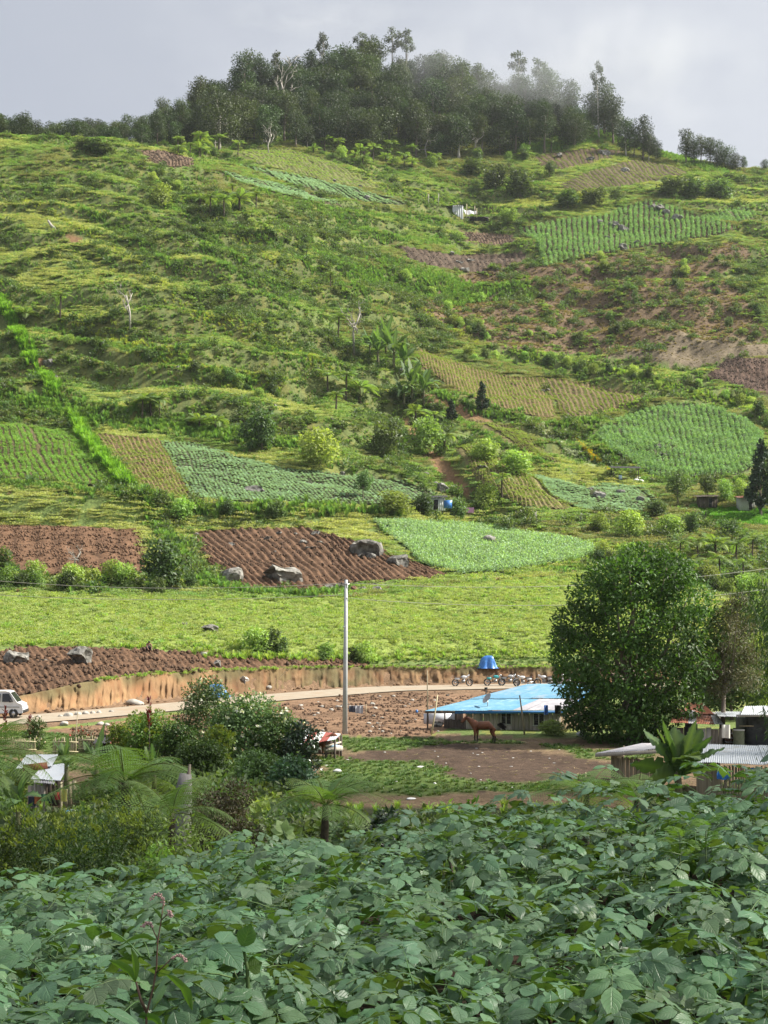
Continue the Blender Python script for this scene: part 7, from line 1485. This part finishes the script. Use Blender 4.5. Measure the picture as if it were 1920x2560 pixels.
    shrub_px(962, 2080, 1972, 120, 27, 'dark glossy coffee bush behind the potato field', G3, .15, 1300, 40, wid=.42, name='coffee_bush', cat='bush'); shrub_px(1190, 2050, 1935, 100, 25, 'young broad leaved shrub behind the potato crop', G1, .16, 420, 41, wid=.4, nl=8); shrub_px(1118, 2020, 1925, 50, 26, 'slim leafy sapling beside the young shrub', G5, .15, 160, 42, wid=.35, nl=7, stems=3); shrub_px(1310, 2040, 1950, 120, 24, 'dark broad leaved shrub at the edge of the potato crop', G6, .17, 520, 43, wid=.4, nl=9); shrub_px(1235, 2060, 1990, 90, 22, 'low weedy shrub between the young shrubs', G6, .14, 500, 44, wid=.4); shrub_px(1060, 2080, 2010, 100, 20, 'low leafy weed bush next to the coffee bush', G1, .1, 800, 45, wid=.4)
    # tree ferns
    def nearfern(u, vc, Y, Lf, nf, label, seed, hgt=None):
        x = WX(u, Y); zc = (V0-vc)/F*Y; zb = Hs(x, Y)-.1; t = fern_proto(seed, max(.6, zc-zb), Lf, nf, 11, label=label, lm=M_FERN_NEAR, npin=24, rr=.008, nvar=4); t.location = (x, Y, zb); return t
    nearfern(330, 1955, 38, 2.5, 18, 'big tree fern arching over the hedge beside the tin shack', 401); nearfern(-35, 1885, 34, 2.0, 16, 'tree fern with hanging fronds before the tin shack', 402); nearfern(800, 2015, 33, 1.75, 14, 'tree fern with dark trunk alone below the horse stall', 403); nearfern(1455, 1985, 30, 1.5, 13, 'low tree fern spreading beside the banana plant', 404); nearfern(420, 2040, 30, 1.5, 12, 'tree fern fronds rising behind the privet like bush', 405); nearfern(1560, 1975, 38, 1.2, 9, 'tree fern tucked behind the large banana plant', 406); nearfern(-120, 1950, 33, 1.8, 10, 'tree fern at the far side of the hanging one', 407)
    # stump
    Y = 36; x = WX(453, Y); t = thing('grey_stump', 'broken grey stump standing between tree fern and brown shrub', 'stump', (x, Y, Hs(x, Y)-.1)); h = (V0-1935)/F*Y - Hs(x, Y)+.1; m = MB(); m.tube([(0, 0, 0), (.02, 0, h*.5), (.06, 0, h*.9), (.1, .02, h)], [.26, .21, .2, .14], 10); m.obj('trunk', mat('stump_wood', (.14,.135,.125), (.26,.25,.24), 6, .95, bump=.9, stretch=(1, 1, .3)), t, True)
    m = MB(); m.tube([(.12, 0, h*.85), (.2, .02, h*1.06)], [.09, .03], 6); m.obj('splinter', M_BARK, t)
    # bananas
    Y = 40; x = WX(1695, Y); b = banana_proto(500, 'large banana plant with upright leaves before the silver roofed hut', 6, 1.7, 1.2, .72, [(1.3, .08), (1.05, .22), (.8, .45), (.5, .6)]); b.location = (x, Y, (V0-2010)/F*Y-.42)
    r = np.random.default_rng(5)
    for i, (az, l, L_, rl) in enumerate([(R(165),1.22,2.1,.5),(R(140),1.35,1.6,.1),(R(20),1.05,2.2,-.4),(R(45),1.25,2.0,.3),(R(-10),.75,1.9,.2),(R(200),.55,1.7,.8),(R(-60),.9,1.5,0),(R(-30),.35,1.8,-.3),(R(215),.1,1.5,1.1),(R(90),1.3,1.9,0)]):
        o = link('leaf', banana_leaf(510+i, L_*.85, .72, l, .2, 0).mesh('leaf', M_BANANA, True), b); o.location = (0, 0, 1.15); o.rotation_euler = (rl, 0, az)
    for i, (u, v, Y, sc, lab) in enumerate([(165,1905,52,.62,'young banana with broad upright leaf beside the tin roof'),(240,1900,53,.66,'young banana with one pale upright leaf before the dark hut'),(385,1905,52,.55,'young banana below the bright rounded shrub'),(300,1905,50,.45,'smallest young banana among the fern fronds'),(45,2020,50,.75,'banana with torn leaf by the washing line')]):
        b = banana_proto(520+i, lab, 6, 1.7, 1.1, .6, [(1.35, .05), (1.15, .2), (.8, .5)]); x = WX(u, Y); b.location = (x, Y, (V0-v)/F*Y - .9); b.scale = (sc*1.15,)*3
    # cordylines
    mr_ = leafmat('crimson_leaf', (.13,.015,.022), .3, .45, hue=.01, val=.1)
    for i, (u, v, top, Y, lab) in enumerate([(373,1790,1745,77,'crimson leaved plant rising above the bright rounded shrub'),(13,1800,1766,86,'crimson leaved plant in front of the white van'),(73,1816,1784,85,'crimson leaved plant beside the rose bush')]):
        r = np.random.default_rng(60+i); x = WX(u, Y); zt = (V0-top)/F*Y; zb = Hs(x, Y) ; t = thing('crimson_plant', lab, 'plant', (x, Y, zb)); m = MB(); m.tube([(0, 0, 0), (.02, 0, zt-zb)], [.03, .012], 5); m.obj('stem', M_BARK, t); m = MB(); n = 46; tq = r.uniform(.45, 1, n) if i else r.uniform(.6, 1, n); P = np.stack([0*tq, 0*tq, (zt-zb)*tq-.15], 1); d = rand_dir(n, r); d[:, 2] = np.abs(d[:, 2])+.7; kites(m, P, d, rand_dir(n, r), r.uniform(.22, .36, n), .09, r.uniform(.7, 1.3, n)); m.obj('leaves', mr_, t)
valley()
# ================================================================ the potato field in front
def leaflet(m, base, d, up, L_, W_, r, tint, droop=.25, cup=.10):
    n = 7; ts = np.linspace(0, 1, n); prof = np.array([.04, .62, .96, 1.0, .78, .40, .0])*W_/2; d = d/np.linalg.norm(d); s = np.cross(d, up); s /= np.linalg.norm(s); u = np.cross(s, d)
    ks = np.array([-1, -.55, 0, .55, 1]); P = np.zeros((n, 5, 3)); UV = np.zeros((n, 5, 2)); wv = r.normal(size=(n, 5))*W_*.035; wv[:, 2] = 0; tw = r.uniform(-.25, .25)
    for i, t in enumerate(ts):
        c = base + d*L_*t - u*(droop*L_*t*t)
        for j, k in enumerate(ks): P[i, j] = c + s*prof[i]*k + u*(cup*prof[i]*2*(abs(k)-.2)*(1-.6*t) + tw*prof[i]*k + wv[i, j] - .25*prof[i]*max(0, abs(k)-.6)); UV[i, j] = (t, k)
    m.grid(P, tint, UV.reshape(-1, 2))
def compound(seed):
    """one potato leaf: stalk with a large end leaflet and pairs along it, pointing +X"""
    r = np.random.default_rng(seed); m = MB(); Ls = r.uniform(.22, .30); lift = r.uniform(.15, .5)
    def cen(t): return np.array([Ls*t*math.cos(lift*.6), .02*math.sin(t*3+seed)*t, Ls*(math.sin(lift)*t - .42*t*t)])
    tint = np.array([1, 1, 1])*r.uniform(.75, 1.3)*np.array([1+r.uniform(-.08, .1), 1, 1+r.uniform(-.12, .08)])
    for k, t in enumerate((.42, .66, .86)):
        c = cen(t); T = cen(t+.02)-cen(t-.02); T /= np.linalg.norm(T); up = np.cross(np.cross(T, [0, 0, 1.]), T); up /= np.linalg.norm(up)
        sc = (.075, .096, .102)[k]*r.uniform(.85, 1.15)
        for sg in (-1, 1):
            if r.uniform() < .06: continue
            d = T*.45 + np.array([-T[1], T[0], 0])*sg + up*r.uniform(-.15, .25); u2 = up + r.normal(size=3)*.22
            leaflet(m, c + d*.008, d, u2, sc, sc*r.uniform(.62, .74), r, tint*r.uniform(.92, 1.08), r.uniform(.1, .4))
    c = cen(1.0); T = cen(1.0)-cen(.95); T /= np.linalg.norm(T); up = np.cross(np.cross(T, [0, 0, 1.]), T); leaflet(m, c, T, up + r.normal(size=3)*.1, .122*r.uniform(.85, 1.15), .086*r.uniform(.9, 1.1), r, tint, r.uniform(.15, .4))
    for t in (.54, .76):
        for sg in (-1, 1): c = cen(t); leaflet(m, c, np.array([.4, sg, .1]), np.array([0, 0, 1.]), .03, .02, r, tint)
    tt = np.linspace(0, 1, 6); m.tube(np.array([cen(t) for t in tt]), .0032*(1-.6*tt), 4, np.array([.9, .95, .5]))
    return m.mesh('leaf', M_POTATO, True)
def potato_field():
    leaves = [compound(i) for i in range(16)]; lab = 'potato plant with blue green leaves'
    ms = []
    for i in range(3):
        r = np.random.default_rng(i); m = MB()
        for k in range(4): a = k*1.6+r.uniform(-.3, .3); o = r.uniform(.05, .16); m.tube([(0, 0, -.05), (math.cos(a)*o*.5, math.sin(a)*o*.5, .14), (math.cos(a)*o, math.sin(a)*o, .29)], [.006, .005, .003], 5)
        ms.append(m.mesh('stems', M_STEM, True))
    r = random.Random(21); n = 0
    rows = np.arange(3.1, 9.9, .78); ORD = ['outermost row at the drop'] + [w + ' row in from the drop' for w in 'second third fourth fifth sixth seventh eighth ninth tenth eleventh'.split()]
    for ri, y0 in enumerate(rows):
        hw = .27*y0 + 2.1; x = -hw + r.uniform(0, .2)
        while x < hw:
            y = y0 + .10*x + r.uniform(-.09, .09) + .12*math.sin(x*1.3+ri); x += r.uniform(.24, .31)
            if y > 9.7: continue
            hv = r.uniform(.85, 1.12) * (.93+.25*float(vnoise(np.array([x*.9]), np.array([y*.9]), 3)[0]))
            t = thing('potato_plant', lab + ', ' + ORD[len(rows)-1-ri], 'potato plant', (x, y, Hs(x, y)), r.uniform(0, 6.28), 'potato plants of the foreground crop', hv); n += 1
            o = link('stems', ms[n % 3], t)
            nl = r.randint(20, 23) if abs(x) < .27*y0+.6 else r.randint(14, 16)
            for k in range(nl):
                f = (k/(nl-1))**.75; o = link('leaf', leaves[r.randrange(16)], t); a = k*2.4 + r.uniform(-.4, .4); z = .12+.37*f + r.uniform(-.04, .04); ro = .15*(1-f)+.03
                o.location = (math.cos(a)*ro, math.sin(a)*ro, z); o.rotation_euler = (r.uniform(-.5, .5), r.uniform(-.4, .3) - .25*f + .15, a); s_ = r.uniform(.6, 1.1)*(1.04-.36*f); o.scale = (s_,)*3
    return n
NP_ = potato_field()
def weeds():
    lw = leafmat('weed_leaf', (.10,.19,.035), .4, .5, hue=.01, val=.05); pk = leafmat('pink_bud', (.50,.33,.31), .2, .6, hue=.0, val=.05); rs = mat('reddish_stem', (.10,.06,.04), (.15,.09,.055), 8, .6)
    # pink flowered weed at 4.3 m
    Y = 4.3; t = thing('pink_flowered_weed', 'slim weed with drooping pink flower spikes rising above the potato leaves', 'weed', (WX(365, Y), Y, Hs(WX(365, Y), Y))); b = np.array([WX(365, Y), Y, Hs(WX(365, Y), Y)]); q = lambda u, v, dy=0: W(u, v, Y+dy)-b
    m = MB(); m.tube([(0, 0, 0), q(366, 2535), q(383, 2470), q(391, 2420), q(394, 2355), q(403, 2300), q(408, 2262)], [.004, .0035, .003, .0027, .0023, .002, .0015], 6); m.tube([q(366, 2530), q(352, 2500), q(340, 2455)], [.0045, .004, .003], 6); m.tube([q(394, 2350), q(385, 2330), q(380, 2318)], .0018, 5); m.tube([q(404, 2300), q(414, 2290), q(420, 2286)], .0018, 5); m.tube([q(391, 2432), q(410, 2415), q(430, 2395)], .002, 5); m.obj('stem', rs, t, True)
    r = np.random.default_rng(3)
    for C in ([q(408,2262), q(407,2245), q(398,2236), q(385,2238), q(375,2250)], [q(380,2318), q(375,2308), q(364,2308), q(357,2316)], [q(420,2286), q(425,2280), q(427,2290)], [q(432,2395), q(445,2388), q(458,2392), q(464,2405)]):
        m = MB(); n = 46; P = along(np.array(C), r.uniform(0, 1, n)) + r.normal(size=(n, 3))*.0022
        for p in P: m.ball(p, r.uniform(.0022, .0036), 6, 4, r.uniform(.75, 1.35))
        m.obj('flower_spike', pk, t)
    def blade(C, w, par, mt):
        C = np.array(C); tt = np.linspace(0, 1, 9); P = along(C, tt); wd = w*np.sin(np.clip(tt*.95+.03, 0, 1)*math.pi)**.8; side = np.array([.55, -.2, .8]) if abs(C[-1][0]-C[0][0]) > abs(C[-1][2]-C[0][2]) else np.array([1., -.2, 0]); m = MB(); m.grid(np.stack([P - side*wd[:, None], P + np.array([0, -.004, 0]), P + side*wd[:, None]], 1), 1.0, np.stack([np.repeat(tt, 3), np.tile([-1, 0, 1], 9)], 1)); m.obj('leaf', mt, par, True)
    for C, w in (([q(340,2455), q(325,2425), q(295,2408), q(272,2400)], .012), ([q(340,2450), q(340,2410), q(335,2385), q(328,2370)], .010), ([q(392,2430), q(430,2440), q(465,2475), q(480,2525)], .016), ([q(390,2350), q(360,2338), q(330,2345), q(300,2365)], .010), ([q(366,2540), q(345,2535), q(390,2545), q(410,2575)], .012), ([q(404,2298), q(398,2285), q(390,2275), q(382,2268)], .006)): blade(C, w, t, lw)
    # broad leaved weed
    Y = 4.6; t = thing('broad_leaved_weed', 'yellow green broad leaved shoot standing among the potatoes', 'weed', (WX(618, Y), Y, Hs(WX(618, Y), Y))); b = np.array([WX(618, Y), Y, Hs(WX(618, Y), Y)]); q = lambda u, v, dy=0: W(u, v, Y+dy)-b; gm = leafmat('broad_weed_leaf', (.075,.15,.03), .4, .45, hue=.01, val=.05, veins=True)
    m = MB(); m.tube([(0, 0, 0), q(620, 2480), q(618, 2420), q(608, 2368)], [.008, .007, .006, .004], 6); m.obj('stem', M_STEM, t, True)
    for c, tip, w in ((q(606,2368), q(626,2308), .058), (q(604,2372), q(520,2395), .062), (q(606,2366), q(522,2372), .045), (q(618,2420), q(655,2405), .06), (q(616,2410), q(540,2420), .05)):
        m = MB(); c = np.array(c); d = np.array(tip)-c; leaflet(m, c, d, np.array([0, -.55, .8]), np.linalg.norm(d), w, np.random.default_rng(1), np.ones(3), .1); m.obj('leaf', gm, t, True)
    # pale shoot and feathery weeds at the field edge
    Y = 9.2; t = thing('pale_shoot', 'pale young shoot standing above the far potato rows', 'weed', (WX(712, Y), Y, Hs(WX(712, Y), Y))); b = np.array([WX(712, Y), Y, Hs(WX(712, Y), Y)]); q = lambda u, v, dy=0: W(u, v, Y+dy)-b; pm = leafmat('pale_shoot_leaf', (.26,.36,.16), .35, .5, hue=0, val=.03, veins=True)
    m = MB(); m.tube([(0, 0, 0), q(714, 2098), q(710, 2078)], [.01, .008, .006], 6); m.obj('stem', M_STEM, t)
    for tip, w in ((q(694,2052), .07), (q(733,2068), .06), (q(682,2075), .06), (q(738,2092), .06), (q(715,2050), .05)):
        m = MB(); c = np.array(q(711, 2082)); d = np.array(tip)-c; leaflet(m, c, d, np.array([0, -.7, .7]), np.linalg.norm(d)*1.1, w, np.random.default_rng(2), np.ones(3), .1); m.obj('leaf', pm, t, True)
    fm = leafmat('feathery_leaf', (.12,.23,.04), .4, .5, hue=.01, val=.05)
    for u, v, Y, lab in ((1700, 2120, 7.4, 'feathery bright weed among the far potato rows'), (1765, 2100, 7.6, 'second feathery weed next to the bright feathery one')):
        x = WX(u, Y); t = thing('feathery_weed', lab, 'weed', (x, Y, Hs(x, Y))); r = np.random.default_rng(int(u)); m = MB(); hh = (V0-v+40)/F*Y-Hs(x, Y); m.tube([(0, 0, 0), (0, 0, hh)], [.006, .003], 5); m.obj('stem', M_STEM, t); m = MB()
        for k in range(9): mm = MB(); frond_geo(mm, .2, 14, .05, .5, .9, 1.0, 0, r, False); V = np.concatenate(mm.v); a = k*2.4; ca, sa = math.cos(a), math.sin(a); m.add(V @ np.array([[ca, sa, 0], [-sa, ca, 0], [0, 0, 1]]) + np.array([0, 0, hh*(.7+.035*k)]), np.concatenate(mm.f), 1.0)
        m.obj('leaves', fm, t)
weeds()
# ================================================================ an unseen overhead caster added to shade the potato field, and the hazy air
def added_shade_cloud():
    # half-transparent body added out of frame to dim the sun over the near slope
    alt = 330.0; base = np.array([-6, 20, 0]) + SUN/SUN[2]*alt; m = MB(); r = np.random.default_rng(8)
    m.ball((0, 0, 0), (118, 58, 12), 64, 24, 1, .35, 3)
    cm, n, l = newmat('thin_shade_cloud'); ou = n.new('ShaderNodeOutputMaterial'); di = n.new('ShaderNodeBsdfDiffuse'); di.inputs[0].default_value = (.85, .85, .86, 1); tp = n.new('ShaderNodeBsdfTransparent'); ms = n.new('ShaderNodeMixShader'); ms.inputs[0].default_value = .36; l.new(tp.outputs[0], ms.inputs[1]); l.new(di.outputs[0], ms.inputs[2]); l.new(ms.outputs[0], ou.inputs[0])
    o = m.obj('added_shade_cloud', cm, None, True); o.location = tuple(base + np.array([0, 0, 0])); tag(o, kind='structure')
added_shade_cloud()
def haze():
    m = MB(); m.box((0, 600, 90), (3400, 1460, 300)); hm = bpy.data.materials.new('hazy_air'); hm.use_nodes = True; n = hm.node_tree.nodes; n.clear(); out = n.new('ShaderNodeOutputMaterial'); pv = n.new('ShaderNodeVolumePrincipled'); pv.inputs['Color'].default_value = (.86, .90, .97, 1); pv.inputs['Density'].default_value = .00007; pv.inputs['Anisotropy'].default_value = .35
    hm.node_tree.links.new(pv.outputs[0], out.inputs['Volume']); o = m.obj('haze', hm); tag(o, kind='stuff')
haze()
def mist():
    """ragged mist drifting over the hilltop trees"""
    hm = bpy.data.materials.new('drifting_mist'); hm.use_nodes = True; n = hm.node_tree.nodes; l = hm.node_tree.links; n.clear(); out = n.new('ShaderNodeOutputMaterial'); pv = n.new('ShaderNodeVolumePrincipled'); pv.inputs['Color'].default_value = (.72, .74, .78, 1); pv.inputs['Anisotropy'].default_value = .3
    tc_ = n.new('ShaderNodeTexCoord'); no = n.new('ShaderNodeTexNoise'); no.inputs['Scale'].default_value = .045; no.inputs['Detail'].default_value = 3; l.new(tc_.outputs['Object'], no.inputs['Vector'])
    ge = n.new('ShaderNodeVectorMath'); ge.operation = 'MULTIPLY'; l.new(tc_.outputs['Object'], ge.inputs[0]); ge.inputs[1].default_value = (1/75, 1/36, 1/26); le = n.new('ShaderNodeVectorMath'); le.operation = 'LENGTH'; l.new(ge.outputs[0], le.inputs[0])
    fa = n.new('ShaderNodeMapRange'); fa.inputs['From Min'].default_value = 1.0; fa.inputs['From Max'].default_value = .2; l.new(le.outputs['Value'], fa.inputs['Value'])
    mr2 = n.new('ShaderNodeMapRange'); mr2.inputs['From Min'].default_value = .44; mr2.inputs['From Max'].default_value = .68; mr2.inputs['To Max'].default_value = .026; l.new(no.outputs['Fac'], mr2.inputs['Value']); mu = n.new('ShaderNodeMath'); mu.operation = 'MULTIPLY'; l.new(fa.outputs[0], mu.inputs[0]); l.new(mr2.outputs[0], mu.inputs[1]); l.new(mu.outputs[0], pv.inputs['Density']); l.new(pv.outputs[0], out.inputs['Volume'])
    m = MB(); m.ball((0, 0, 0), (76, 37, 27), 20, 12); o = m.obj('mist', hm); Y = 548; o.location = ((1430-U0)/F*Y, Y, (V0-180)/F*Y); tag(o, 'pale mist drifting over the end of the hilltop forest', 'mist', kind='stuff')
    m = MB(); m.ball((0, 0, 0), (76, 37, 27), 20, 12); o = m.obj('mist', hm); Y = 560; o.location = ((820-U0)/F*Y, Y, (V0-75)/F*Y+4); o.scale = (.6, .5, .3); tag(o, 'thin mist touching the highest crowns of the hilltop forest', 'mist', kind='stuff')
mist()
cy.volume_step_rate = 4.0; cy.volume_max_steps = 64
